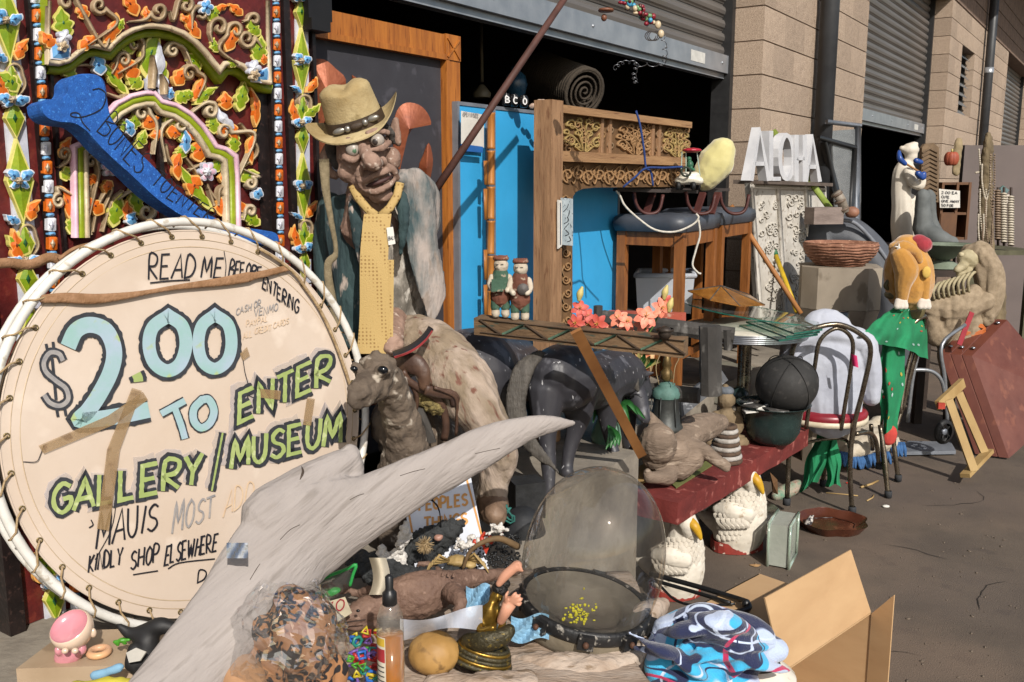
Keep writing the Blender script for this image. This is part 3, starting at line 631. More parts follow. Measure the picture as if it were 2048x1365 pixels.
# ================================================================ drum sign
DA,DB,DR = .841,.154,.442
DN = Vector((math.cos(DB)*math.sin(DA),-math.cos(DB)*math.cos(DA),math.sin(DB))); DC = Vector((-.664,1.95,1.04))
DU = Z3.cross(DN).normalized(); DV = DN.cross(DU); DP = Pl(DC,DN)
drum = thing('drum_sign','big round drum skin sign with painted entry price leaning on the carved panel','sign',DC-DV*DR)
m_hoop = M('white_hoop','e4e2dc','cfccc4',sc=12,ro=.45,bump=.15,c3='b9b1a3')
m_skin = M('drum_skin','d0c0b1','c0ad9a',sc=3.5,ro=.62,bump=.12,bsc=40,c3='d2c2b2',lo=.25,hi=.75)
m_rope = M('lace_rope','b59c78','8d7553',sc=60,ro=.9,bump=.6,bsc=300)
def dpt(r,a,l=0): return DC+DU*(r*math.cos(a))+DV*(r*math.sin(a))+DN*l
s = mb(m_hoop); s.tube([dpt(DR-.009,2*math.pi*i/96,.004) for i in range(96)],.0095,10,closed=True); s.build('hoop',parent=drum)
s = mb(m_hoop); s.tube([dpt(DR-.012,2*math.pi*i/96,-.055) for i in range(96)],.008,8,closed=True); s.build('rear_hoop',parent=drum)
SR = .414
s = mb(m_skin)
def skin(u,v):
    a = 2*math.pi*u; r = SR*v; w = .0012*noise.noise(Vector((math.cos(a)*r*9,math.sin(a)*r*9,1)))
    return dpt(max(r,.0001),a,w*(1 if v < .98 else 0)+(.0015 if .9 < v < .925 else 0))
s.grid(skin,96,24); s.tube([dpt(SR,2*math.pi*i/96,-.001) for i in range(96)],.0022,6,closed=True)
s.build('drum_skin',parent=drum)
s = mb(M('seam','cbb79b','b59f82',ro=.7,bump=.3)); s.tube([dpt(SR*.915,2*math.pi*i/120,.0012) for i in range(120)],.0011,5,closed=True); s.tube([dpt(SR*.955,2*math.pi*i/120,.0010) for i in range(120)],.0007,5,closed=True); s.build('seam',parent=drum)
s = mb(M('shell','6d5842',sc=8)); s.lathe(DC-DN*.06,[(SR*.97,0),(SR*.97,.055)],64,ax=DN); s.build('shell',parent=drum)
NL = 36
for i in range(NL):
    a = 2*math.pi*(i+.3)/NL; k = math.sin(a*3)*.006
    s = mb(m_rope); s.tube([dpt(SR-.012,a,-.006),dpt(SR-.012,a,.004),dpt(SR+.004,a+.025,.009),dpt(DR-.01,a+.075,.0155),dpt(DR+.002,a+.095,.008),dpt(DR+.002,a+.1,-.004),dpt(SR+.01,a+.13,-.02)],.0021,6); s.build('lace',parent=drum)
    s = mb(M('brass_eyelet','8c7a52',ro=.4,metal=.7,bump=0)); s.lathe(dpt(SR-.012,a,.0012),[(.0062,0),(.0062,.0012),(.0035,.0012),(.0035,.0002)],10,ax=DN); s.build('eyelet',parent=drum)
# painted lettering
t_teal = M('teal_paint','84b2a2','a3b4c4',sc=9,ro=.6,bump=.1,c3='a3b57c'); t_blk = M('brush_black','23252b','34363c',sc=40,ro=.7,bump=.1); t_lime = M('lime_paint','a3b070','92a35e',sc=16,ro=.6,bump=.1,c3='bcc490')
t_haze = M('lilac_haze','b9b4ba','cdbfb2',sc=14,ro=.8,bump=0,alpha=.45); t_gry = M('grey_marker','7e7d80','a39d98',sc=60,ro=.8,bump=0); t_tan = M('faded_marker','c7a98a','d6bea0',sc=60,ro=.8,bump=0); t_lil = M('grey_haze','c3bcc2','d6c6b6',sc=20,ro=.7,bump=0)
def big(paths,w,m,name,out=15,lab=None,hz=True):
    sm = [[tuple(z) for z in crom(q,7)] if len(q) > 2 else [tuple(z) for z in crom(q,4)] for q in paths]
    s = mb(t_blk)
    for q in sm: stroke(s,DP,*brush(q,6,w+out,.08),.0036)
    s.build('lettering',parent=drum)
    s = mb(m)
    for q in sm:
        a = np.array(q[0]); c = np.array(q[-1]); q2 = [tuple(a+(np.array(q[1])-a)*.0)]+q[1:-1]+[tuple(c)]
        stroke(s,DP,q2,w,.0044)
    s.build('lettering',parent=drum)
big([[(136,694),(152,662),(180,650),(212,662),(228,700),(222,742),(198,790),(176,822),(160,840),(200,838),(250,830),(298,820)]],32,t_teal,'two',17)
big([[(337,632),(306,655),(298,690),(308,725),(334,742),(360,728),(372,690),(364,652),(337,632)]],26,t_teal,'zero',15)
big([[(430,630),(404,652),(397,690),(406,724),(430,738),(454,722),(463,688),(456,650),(430,630)]],24,t_teal,'zero',15)
big([[(272,748),(276,756),(277,764)]],19,t_lime,'point',14)
big([[(126,722),(118,708),(100,706),(88,724),(92,744),(112,762),(132,778),(136,800),(120,812),(100,806),(88,790)]],9,t_gry,'dollar',10)
s = mb(t_blk)
for q in ([(92,688),(96,708)],[(106,684),(108,706)],[(112,812),(116,834)],[(128,810),(132,832)],[(104,716),(112,800)]): stroke(s,DP,q,6,.0039)
s.build('lettering',parent=drum)
big([[(322,828),(370,802)],[(348,812),(362,850),(370,878)]],13,t_teal,'T',6); big([[(404,800),(388,818),(388,842),(402,856),(420,846),(428,822),(418,800),(404,800)]],15,t_teal,'O',5)
def boldtxt(txt,p0,p1,h0,h1,w,out,m=None,gap=.0):
    Q = letters(txt,p0,p1,h0,h1,lean=.05,jit=2,wob=.04); s = mb(t_blk)
    for q in Q: stroke(s,DP,*brush(q,5,w+out+2,.13),.0036)
    s.build('lettering',parent=drum); s = mb(m or t_lime)
    for q in Q: stroke(s,DP,*brush(q,6,w-2,.16,5),.0044)
    s.build('lettering',parent=drum); s = mb(t_haze)
    for q in Q: stroke(s,DP,*brush([(x-4,y-5) for x,y in q],9,w+out+9,.25,3),.0029)
    s.build('lettering',parent=drum)
boldtxt('ENTER',(476,848),(664,762),58,56,10,10); boldtxt('GALLERY',(104,1030),(404,968),58,60,11,10); boldtxt('/',(424,975),(442,960),82,82,6,8); boldtxt('MUSEUM',(462,938),(684,884),54,58,10,10)
def marker(txt,p0,p1,h0,h1=None,w=3,m=None,lean=.1,**k):
    s = mb(m or m_ink)
    for q in letters(txt,p0,p1,h0,h1,lean=lean,jit=1.5,wob=.08): stroke(s,DP,q,w,.0034)
    s.build('lettering',parent=drum)
marker('READ',(296,560),(388,554),50,44,3.6); marker('ME',(402,556),(444,556),40,38,3.6); marker('BEFORE',(456,557),(524,552),36,16,3); marker('ENTERING',(524,574),(596,630),24,27,3); marker('CASH OR',(472,630),(522,612),13,13,1.6,t_gry); marker('VENMO',(508,634),(556,622),15,15,1.7,t_gry); marker('PAYPAL',(492,655),(536,642),12,12,1.3,t_tan); marker('ALL CREDIT CARDS',(486,678),(578,648),13,11,1.3,t_tan)
marker('MAUIS',(192,1098),(316,1058),72,48,4.2); marker('MOST',(344,1066),(428,1034),62,36,4,t_gry); marker('ADD',(446,1036),(505,1000),50,40,3,t_tan); marker('KINDLY',(176,1146),(244,1128),34,34,3.6); marker('SHOP',(260,1140),(318,1122),36,36,3.6); marker('ELSEWHERE',(328,1130),(434,1102),38,34,3.6); marker('D',(394,1166),(412,1160),24,24,3)
for nm,w,qs in (('underline',2.6,([(336,1138),(360,1126),(430,1118)],[(266,1150),(290,1146),(316,1142)],[(300,566),(340,562),(380,560)],[(182,1040),(186,1050),(178,1056)])),('crack',1.6,([(448,502),(452,530),(450,556)],[(478,680),(486,720),(490,745),(497,775),(494,800)],[(46,924),(72,924),(80,912),(88,890)],[(494,790),(520,800),(545,796)],[(226,962),(232,1000),(222,1060),(190,1120)]))):
    for q in qs: s = mb(m_ink); stroke(s,DP,[tuple(z) for z in crom(q,4)],w,.0034); s.build(nm,parent=drum)
m_tape = M('old_tape','b79a72','a3855e',sc=12,ro=.3,bump=.2,alpha=.42,c3='8a6c48')
for q in ([(77,892),(88,908),(228,850),(296,800),(286,784),(216,832)],[(264,776),(284,782),(240,900),(218,1062),(194,1058),(214,900)],[(480,708),(494,694),(500,712),(486,722)],[(520,778),(562,782),(560,800),(522,796)],[(614,796),(630,798),(622,852),(606,850)]):
    s = mb(m_tape); poly(s,DP,q,.0054,.0004); s.build('tape',parent=drum)
# leather strap and cords round the drum
m_strap = M('tan_webbing','a07a5a','84603f',sc=40,ro=.8,bump=.5,bsc=220)
s = mb(m_strap); stroke(s,DP,[tuple(z) for z in crom([(80,598),(130,596),(190,598),(250,592),(300,584),(360,574),(440,564),(510,552),(578,536)],5)],[15+6*math.sin(i*.22) - (7 if i > 34 else 0) for i in range(41)],.012,.0005,.002); s.build('webbing_strap',label='flat tan webbing strap drawn across the top of the drum',cat='strap')
s = mb(m_strap); PQ = WPl(.19)
stroke(s,PQ,[tuple(z) for z in crom([(-20,530),(20,526),(60,530),(98,516),(120,520)],5)],20,.0,.004,.003); stroke(s,PQ,[tuple(z) for z in crom([(118,520),(150,498),(190,488),(228,486)],5)],8,.01,.004,.003); s.build('webbing_strap',label='tan strap knotted over the left post of the carved panel',cat='strap')
s = mb(m_rope); pr = [DP(x,y,.012) for x,y in ((520,498),(555,520),(590,548),(610,575),(640,620),(668,680),(690,740),(706,790))]
s.tube([Vector(p) for p in crom(pr,5)],.004,7); s.build('loose_rope',label='loose twisted rope hanging down the right edge of the drum',cat='rope')
# ================================================================ blackboard in an orange wood frame
m_owood = M('orange_wood','b5702c','8f5220',sc=9,ro=.5,bump=.2,bsc=60,st=(6,6,.5),c3='7c4418')
m_board = M('slate_board','3a3a40','302f35',sc=6,ro=.75,bump=.12,bsc=30,c3='44434a')
BB = WPl(0); a_ = tz(BB(922,360))[0]; b_ = tz(BB(893,360))[0]; zt = tz(BB(921,76))[1]; t0 = tz(BB(580,360))[0]; sw = a_-b_
bb = thing('framed_blackboard','tall black board in an orange wood frame behind the carved man','board',W((t0+a_)/2,-.03,.6))
s = mb(m_board); s.wbox(t0+sw,b_,-.04,-.02,.68,zt-sw); s.build('board',parent=bb)
for k in range(2):
    s = mb(m_owood); c0 = (t0,b_)[k]
    s.wbox(c0,c0+sw,-.05,.0,.605,zt-sw*.98); s.build('stile',parent=bb)
    s = mb(m_owood); c1 = c0+sw*.78 if k == 0 else c0-.0; s.wbox(c1,c1+sw*.22,.0002,.006,.66,zt-sw); s.build('bead',parent=bb)
s = mb(m_owood); s.wbox(t0+sw*1.01,b_-.001,-.05,.0,zt-sw,zt); s.wbox(t0+sw,b_,.0005,.007,zt-sw,zt-sw*.78); s.build('top_rail',parent=bb)
s = mb(m_owood); s.wbox(b_+.001,a_,-.05,.004,zt-sw*.97,zt+.003)
for d in (-1,1): s.bar(W(b_+.008,.006,zt-sw/2-d*sw*.38),W(a_-.008,.006,zt-sw/2+d*sw*.38),.006,.005,WN)
s.build('corner_block',parent=bb)
m_blkwood = M('black_lacquer','1d1a1a',ro=.4,bump=.1)
s = mb(m_blkwood); s.wbox(tz(WPl(.1)(628,20))[0]-.02,tz(WPl(.1)(664,20))[0],.04,.1,tz(WPl(.1)(650,42))[1],tz(WPl(.1)(650,-30))[1]); s.wbox(tz(WPl(.1)(628,20))[0]-.02,tz(WPl(.1)(655,20))[0],.03,.11,tz(WPl(.1)(650,42))[1]-.03,tz(WPl(.1)(650,42))[1]); s.build('cornice_end',parent=pan)
# ================================================================ copper lotus
m_cop = M('aged_copper','a05c3c','7c4028',sc=10,ro=.5,bump=.3,bsc=60,metal=.35,c3='6a3623')
lot = thing('copper_lotus','large copper lotus petals fanned out behind the carved man','sculpture',P(760,620,2.78))
CP = Pl(P(750,300,2.74),Vector((.35,-.93,.05)))
for q in ([(622,118),(650,120),(672,138),(692,160),(684,200),(670,260),(640,300),(622,200)],[(704,150),(720,162),(740,190),(728,210),(708,190)],[(788,320),(786,260),(794,222),(812,206),(838,210),(856,228),(862,250),(842,246),(822,262),(806,300),(800,340)],[(846,372),(838,336),(846,312),(858,286),(866,320),(862,352),(856,380)],[(618,240),(640,220),(652,300),(640,340),(620,320)],[(652,540),(676,520),(690,560),(694,600),(676,606),(658,590)],[(660,640),(690,620),(700,700),(670,720)]):
    cx = sum(p[0] for p in q)/len(q); cy = sum(p[1] for p in q)/len(q); q2 = [tuple(z) for z in crom(q+[q[0]],3)][:-1]
    s = mb(m_cop); s.dome([CP(x,y,0) for x,y in q2],CP(cx,cy,.028),-CP.n*.006); s.build('petal',parent=lot)
s = mb(m_cop); s.tube([P(740,300,2.79),P(748,560,2.8),P(750,800,2.82)],[.03,.035,.06],10); s.build('stem',parent=lot)
# ================================================================ carved man riding
m_face = M('painted_face_wood','a68a7a','80675a',sc=16,ro=.8,bump=1,bsc=50,c3='b9a698',bd=.006,spec=.2)
m_shirt = M('shirt_bark','aaa399','6c675f',lo=.44,hi=.54,sc=14,ro=.9,bump=1,bsc=45,c3='c8c3ba',st=(1,1,.5),bd=.01)
m_jack = M('jacket_paint','33494a','26363a',sc=13,ro=.85,bump=.9,bsc=60,c3='b3a499',st=(1.2,1.2,.4),bd=.008)
m_jack2 = M('jacket_scraped','a89c94','42565a',lo=.38,hi=.60,sc=10,ro=.85,bump=.9,bsc=60,c3='8f8379',st=(1.2,1.2,.42),bd=.008)
m_trs = M('trouser_wood','a89788','83735f',lo=.4,hi=.6,sc=10,ro=.85,bump=.9,bsc=40,c3='6f4a3c',st=(1.5,1.5,.35),rot=(0,.5,0),bd=.008)
man = thing('carved_man','carved wooden man with bulging eyes wearing a hat and tie astride a wooden beast','statue',P(800,1000,2.5))
Yh = 2.42
s = MB()
tell(s,726,308,Yh,54,62,64); tell(s,744,362,Yh-.02,42,37,46,8); tell(s,762,392,Yh-.045,26,16,22)
trc(s,[(722,290,Yh-.07,9),(734,312,Yh-.11,13),(746,326,Yh-.125,18),(757,326,Yh-.10,11)]); tell(s,731,330,Yh-.105,12,11); tell(s,766,322,Yh-.085,9,10)
trc(s,[(678,290,Yh-.055,7),(694,281,Yh-.075,7),(716,280,Yh-.08,6)]); trc(s,[(736,268,Yh-.08,6),(756,262,Yh-.075,7),(776,266,Yh-.05,6)])
trc(s,[(690,316,Yh-.075,8),(706,322,Yh-.088,7),(720,312,Yh-.09,5)]); trc(s,[(744,300,Yh-.09,5),(760,298,Yh-.085,7),(778,286,Yh-.055,7)])
trc(s,[(722,336,Yh-.085,7),(718,352,Yh-.078,8),(724,372,Yh-.066,7),(734,388,Yh-.05,6)]); trc(s,[(768,328,Yh-.08,6),(786,340,Yh-.06,7),(794,358,Yh-.04,6)])
trc(s,[(726,364,Yh-.078,5),(744,353,Yh-.094,7),(762,346,Yh-.090,7),(784,340,Yh-.06,5)]); trc(s,[(732,382,Yh-.07,5),(750,384,Yh-.087,7),(770,376,Yh-.084,7),(788,362,Yh-.055,5)])
trc(s,[(655,296,Yh+.03,9,12),(650,318,Yh+.02,11,12),(658,345,Yh+.02,10,12),(672,352,Yh+.02,8)]); trc(s,[(778,280,Yh+.05,9,12),(788,252,Yh+.04,8,11),(792,240,Yh+.035,5,8),(796,285,Yh+.03,8)])
tell(s,700,345,Yh-.03,26,22); tell(s,784,318,Yh-.02,18,24)
trc(s,[(735,380,Yh+.02,42),(735,420,Yh+.04,46),(738,450,Yh+.06,60)])
blob(s,'head',m_face,.0036,2,.0012,.012,man,ridged=(.0025,22,22,50))
s = mb(M('mouth_dark','4a2a26','33201d',ro=.6)); trc(s,[(734,372,Yh-.072,3),(752,367,Yh-.086,5),(772,359,Yh-.078,4),(784,352,Yh-.06,2)]); s.build('mouth',parent=man)
m_eye = M('eye_white','b3a99e','8f867c',ro=.4,bump=.2); m_irg = M('iris_green','5f7f64','49664d',ro=.3,bump=0); m_irb = M('iris_dark','4a4340','2d2826',ro=.3,bump=0)
for x,y,r,im,dx in ((706,299,15,m_irg,2),(755,281,14,m_irb,-3)):
    s = mb(m_eye); tell(s,x,y,Yh-.078,r,r*.95,r*.8); e = s.build('eye',parent=man)
    s = mb(im); tell(s,x+dx,y+2,Yh-.084,8,8,7); s.build('iris',parent=e)
m_hair = M('grey_hair','5d5751','3b3733',sc=30,ro=.9,bump=.8)
s = MB(); trc(s,[(668,275,Yh+.0,12),(664,300,Yh+.01,14),(674,330,Yh+.01,10)]); blob(s,'hair',m_hair,.005,2,.004,.012,man); s = MB(); trc(s,[(760,250,Yh-.03,8),(778,262,Yh-.02,9),(786,285,Yh,6)]); blob(s,'hair',m_hair,.005,2,.004,.012,man)
Yt = 2.56
s = MB(); trc(s,[(755,430,Yt,80,70),(770,500,Yt,78,66),(780,580,Yt,74,62),(785,640,Yt,72,60),(800,690,Yt,70,60)]); trc(s,[(690,450,Yt,50),(745,430,Yt-.02,60),(820,425,Yt,48)])
blob(s,'shirt',m_shirt,.006,3,.006,.03,man,ridged=(.012,30,30,9))
s = plate([(796,340),(836,338),(860,372),(870,430),(874,490),(890,578),(884,606),(862,648),(842,596),(820,530),(806,450),(800,390)],lambda x,y: Yt-.13+((x-830)/60)**2*.06,.05)   # open jacket,front pieces with crisp edges
trc(s,[(806,360,Yt-.12,18,16),(838,372,Yt-.07,28,26),(852,400,Yt-.03,28,32),(858,450,Yt,24,40)]); blob(s,'jacket_front',m_jack2,.0048,2,.0015,.03,man,ridged=(.006,20,20,6))
s = plate([(648,404),(690,388),(716,420),(728,480),(738,560),(744,640),(738,700),(700,704),(670,640),(650,540),(640,460)],lambda x,y: Yt-.10+((x-700)/60)**2*.07,.06); trc(s,[(662,410,Yt-.02,26,30),(652,500,Yt,26,34),(668,620,Yt-.02,30,34)]); blob(s,'jacket_front',m_jack,.0048,2,.0015,.03,man,ridged=(.006,20,20,6))
s = MB(); trc(s,[(705,398,Yt-.15,10,8),(712,440,Yt-.165,14,9),(720,500,Yt-.16,12,8),(726,540,Yt-.15,4,4)]); trc(s,[(790,372,Yt-.16,10,8),(806,410,Yt-.17,14,9),(806,470,Yt-.17,9,7),(800,510,Yt-.16,4,4)]); blob(s,'lapel',m_jack,.005,2,.003,.02,man)
s = MB(); trc(s,[(790,690,Yt-.06,60,60),(850,690,Yt-.12,58,60),(905,748,Yt-.22,66,60),(950,810,Yt-.28,56,52),(985,862,Yt-.28,42,44)]); trc(s,[(980,850,Yt-.28,40,44),(1000,905,Yt-.27,36,40),(990,960,Yt-.26,32,36),(985,1005,Yt-.26,28,32)]); trc(s,[(850,655,Yt-.14,10,20),(886,672,Yt-.18,22,26),(920,720,Yt-.22,30,30)])
blob(s,'trousers',m_trs,.006,3,.006,.05,man,ridged=(.01,14,14,10))
s = MB(); trc(s,[(985,1000,Yt-.26,32,36),(984,1016,Yt-.26,33,36)]); trc(s,[(985,1015,Yt-.28,30,34),(990,1030,Yt-.34,26,24)]); blob(s,'shoe',M('shoe_wood','8d745f','6a5443',sc=14,bump=.7),.005,3,.004,.03,man)
s = MB(); trc(s,[(790,640,Yt-.1,26),(788,670,Yt-.18,20),(786,686,Yt-.22,20)])
for i,(fx,fy) in enumerate(((772,706),(780,710),(790,708),(799,702))): trc(s,[(776+i*8,684,Yt-.235,7),(fx+2,fy-10,Yt-.25,6.5),(fx,fy,Yt-.24,5)])
trc(s,[(768,684,Yt-.23,7),(764,698,Yt-.24,6),(768,708,Yt-.235,5)]); blob(s,'hand',m_face,.0035,2,.002,.02,man)
# hat
m_hat = M('tan_felt','c2b086','957f54',sc=7,ro=.9,bump=.4,bsc=200,c3='94825a'); m_band = M('hat_band','4a3a2a','33271c',sc=30,ro=.7,bump=.3)
hat = thing('fedora_hat','tan felt fedora with a dark band on the carved man','hat',P(712,262,Yh))
hc = P(711,246,Yh-.005); hk = mpp(hc)*1.07; hx = (RT*.955+Z3*.29).normalized(); hax = (Z3*.90-Vector((0,1,0))*.36-RT*.24).normalized(); hy = hax.cross(hx).normalized(); hx = hy.cross(hax)
def hatpt(r,a,h): return hc+(hx*math.cos(a)*1.0+hy*math.sin(a)*.86)*(r*hk)+hax*(h*hk)
s = mb(m_hat)
def brim(u,v):
    a = 2*math.pi*u; r = 54+v*36; side = abs(math.cos(a))**3; return hatpt(r,a,-4+v*v*(26*side*(1.5 if math.cos(a) > 0 else 1.0)-6*abs(math.sin(a))))
s.grid(brim,48,8)
def brim2(u,v): return brim(1-u,v)-hax*.004
s.grid(brim2,48,8); s.grid(lambda u,v: brim(u,1)-hax*(.004*v),48,1); s.build('brim',parent=hat)
s = mb(m_hat)
def crown(u,v):
    a = 2*math.pi*u; r = 55-9*v; h = -5+v*86
    if v > .8: k = (v-.8)/.2; r = 47.8*(1-k**1.6)+.5; h = -5+.8*86+math.sin(k*math.pi/2)*17
    p = abs(math.cos(a)); h -= 16*max(0,v-.75)/.25*math.exp(-((math.cos(a)*r)/16)**2); r2 = r*(1-.12*v*max(0,-math.sin(a))*p)
    return hatpt(r2,a,h)
s.grid(crown,48,24); s.build('crown',parent=hat)
s = mb(m_band); s.grid(lambda u,v: hatpt(56.5-1.5*v,2*math.pi*u,-3+v*20),48,3); s.build('band',parent=hat)
m_conch = M('silver_concho','a9a59c','7e7a72',ro=.35,metal=.7,bump=.2)
for i in range(5):
    a = R(-118+i*17); s = mb(m_conch if i != 2 else m_band); s.ell(hatpt(58,a,5+1.2*i),13*hk if i % 2 == 0 else 6*hk,4*hk,6*hk,Quaternion((0,1,0),-.3)); s.build('concho',parent=hat)
# tie with price tag
m_tie = M('yellow_tie','b3975f','8c6e3c',sc=105,ro=.75,bump=.3,bsc=300,kind='v',lo=.22,hi=.34)
for n_ in m_tie.node_tree.nodes:
    if n_.type == 'TEX_VORONOI': n_.inputs['Randomness'].default_value = 0
tie = thing('necktie','long yellow woven necktie hanging from the carved man','tie',P(745,700,2.3))
TPl = Pl3(P(730,430,2.335),P(785,430,2.345),P(742,700,2.30))
s = mb(m_tie); s.grid(lambda u,v: TPl(*[( (728+(783-728)*u) + ((712-728)+(4)*u)*v - 3*math.sin(v*6),428+v*280 )][0],.004*math.sin(u*3.1)+.006*math.sin(v*5)),6,24); s.grid(lambda u,v: TPl((783+(728-783)*u) + ((716-783+55)+(-4)*u)*v*0 + (-12)*v - 3*math.sin(v*6),428+v*280,.004*math.sin(u*3.1)+.006*math.sin(v*5)-.003),6,24); s.build('blade',parent=tie)
s = mb(m_tie); s.grid(lambda u,v: TPl(776+u*12-2*v,520+v*170,-.012),2,8); s.build('tail',parent=tie)
s = mb(m_tie)
for q in ([(704,372),(716,396),(736,420),(752,432)],[(800,366),(794,392),(780,416),(762,432)]): s.tube([P(x,y,2.375-.01*i) for i,(x,y) in enumerate(q)],.011,8,r2=.005,ref=Vector((0,1,0)))
s.build('collar_loop',parent=tie)
m_paper = M('white_paper','dcd9d2','c9c6be',sc=9,ro=.8,bump=.1)
s = mb(m_paper); poly(s,TPl,[(773,456),(786,454),(791,488),(777,491)],.012,.0006); tg = s.build('price_tag',label='small white price tag clipped on the yellow tie',cat='tag')
s = mb(m_ink)
for q in letters('BALI',(777,481),(789,479),7): stroke(s,TPl,q,1,.0135)
s.build('lettering',parent=tg)
s = mb(M('olive_webbing','8f8166','6f644c',sc=60,ro=.9,bump=.5,bsc=250)); SPp = Pl(P(665,450,2.37),Vector((.3,-.95,0)))
stroke(s,SPp,[tuple(z) for z in crom([(648,318),(652,380),(662,440),(672,505),(656,530),(662,590),(676,650)],6)],[20,20,20,19,18,17,16,15,14,13,12,12,11,11,10,10,9,9,9,12,14,15,15,15,15,15,16,16,17,17,18,18,18,17,16,14,12],.01,.003,.003); s.build('canvas_strap',label='narrow olive canvas strap hanging beside the carved man and drum',cat='strap')
s = mb(M('camera_strap','24242c','17171d',ro=.6,bump=.2)); ST = Pl3(P(790,700,2.26),P(860,660,2.33),P(830,690,2.25)); pts_ = [tuple(z) for z in crom([(786,708),(810,700),(832,688),(850,672),(862,655)],5)]
stroke(s,ST,pts_,11,.012,.002,.003); s.mat(M('red_edge','a83a3c',ro=.6,bump=0)); stroke(s,ST,[(x+2,y+6) for x,y in pts_],2.2,.0135,.002,.003); s.build('camera_strap',label='black camera strap with red edging lying on the carved lap',cat='strap')
# ================================================================ wooden beast with saddle
m_beast = M('grey_beast_wood','716355','4b4036',sc=9,ro=.85,bump=1,bsc=40,c3='b0a596',bd=.01)
beast = thing('wooden_beast','grey weathered wooden beast with bulging eyes beside the drum edge','statue',P(800,1020,2.25))
Yb = 2.10; s = MB()
tell(s,758,750,Yb,38,40,44); tell(s,742,778,Yb-.03,38,30,40); trc(s,[(738,768,Yb-.05,30),(722,786,Yb-.085,27),(712,800,Yb-.105,20)]); tell(s,724,804,Yb-.08,24,12,24); tell(s,706,788,Yb-.11,9,7); tell(s,724,792,Yb-.115,9,7)
for x,y,r in ((736,716,12),(752,710,12),(768,714,13),(780,726,14),(726,722,10),(790,742,10)): tell(s,x,y,Yb-.005,r,r*.8)
tell(s,764,742,Yb-.055,18,14); tell(s,712,736,Yb-.045,13,13)
trc(s,[(775,760,Yb+.02,34),(795,815,Yb+.07,36),(812,880,Yb+.12,42),(812,960,Yb+.16,62),(812,1050,Yb+.2,70)])
trc(s,[(800,850,Yb+.2,60,70),(860,900,Yb+.4,80,110),(900,920,Yb+.7,80,110)])
blob(s,'body',m_beast,.005,2,.006,.025,beast)
m_jet = M('jet_eye','14161a',ro=.12,bump=0)
for x,y,r in ((766,740,11),(708,738,8)):
    s = mb(m_jet); tell(s,x,y,Yb-.07,r,r*.72,r*.7,15); s.build('eye',parent=beast)
m_lth = M('brown_leather','5f4636','45322a',sc=18,ro=.5,bump=.4,bsc=80)
sad = thing('leather_saddle','old brown leather saddle with fleece lining on the wooden beast','saddle',P(850,900,2.3))
Ys = 2.25
s = MB(); trc(s,[(800,735,Ys-.02,20,14),(826,728,Ys-.04,24,14),(846,745,Ys-.05,16,10),(848,772,Ys-.05,12,8)]); blob(s,'pommel',m_lth,.004,3,.001,.02,sad)
for nm,q,w in (('skirt_edge',[(806,742),(824,772),(834,800),(826,840),(832,870),(850,892)],10),('flap',[(806,756),(835,775),(862,790),(884,812),(892,850),(888,880)],16),('strap',[(868,775),(892,784),(912,798),(914,836),(912,870)],7),('flap',[(850,780),(875,786),(905,792),(912,812)],22)):
    s = mb(m_lth); s.tube([P(x,y,Ys-.05+.012*i) for i,(x,y) in enumerate(crom(q,4))][:0] or [P(z[0],z[1],Ys-.06+.004*i) for i,z in enumerate(crom(q,4))],w*mpp(P(850,820,Ys))*.5,8,r2=.006,ref=Vector((0,1,.1))); s.build(nm,parent=sad)
s = MB(); tell(s,862,806,Ys+.0,34,20,26,30); blob(s,'fleece',M('sheep_fleece','8f7f4e','5e5230',sc=70,ro=.95,bump=1,bsc=120,bd=.01),.004,1,.008,.012,sad)
s = mb(M('saddle_underside','4b4742','33302d',sc=14,ro=.8)); s.dome([P(x,y,Ys-.02) for x,y in ((832,815),(846,818),(860,850),(872,885),(856,888),(838,860))],P(850,850,Ys-.03),Vector((0,.01,0))); s.build('underside',parent=sad)
# ================================================================ big driftwood limb
m_drift = M('driftwood','a69e99','8f8782',sc=4,ro=.85,bump=.7,bsc=34,st=(.35,3.2,3.2),rot=Vector((.62,.58,.42)).rotation_difference(RT).to_euler(),c3='8a827c',lo=.25,hi=.75,bd=.006)
s = MB()
trc(s,[(x,y,Y,r,d*.66) for x,y,Y,r,d in [(1146,847,1.92,7,8),(1120,848,1.91,14,14),(1060,856,1.88,26,22),(980,888,1.84,40,30),(900,930,1.80,47,34),(820,968,1.75,54,42),(740,1012,1.70,66,46),(660,1046,1.65,92,48),(590,1082,1.6,106,48),(530,1136,1.55,92,46),(480,1204,1.5,84,44),(425,1275,1.45,80,42),(370,1345,1.4,78,42),(310,1430,1.34,80,42),(250,1530,1.28,70,40)]],4,20)
trc(s,[(690,922,1.72,26,26),(650,950,1.69,40,34),(600,985,1.65,50,40),(540,1030,1.6,60,42)]); trc(s,[(700,908,1.73,20,24),(706,940,1.73,22,26),(690,990,1.71,30,28)])
dw = blob(s,'driftwood_limb',m_drift,.0042,2,.0016,.05,None,'huge pale grey driftwood limb curving across the front of the drum','driftwood')
m_crk = M('wood_check','4f4339','3a3029',sc=20,ro=.95)
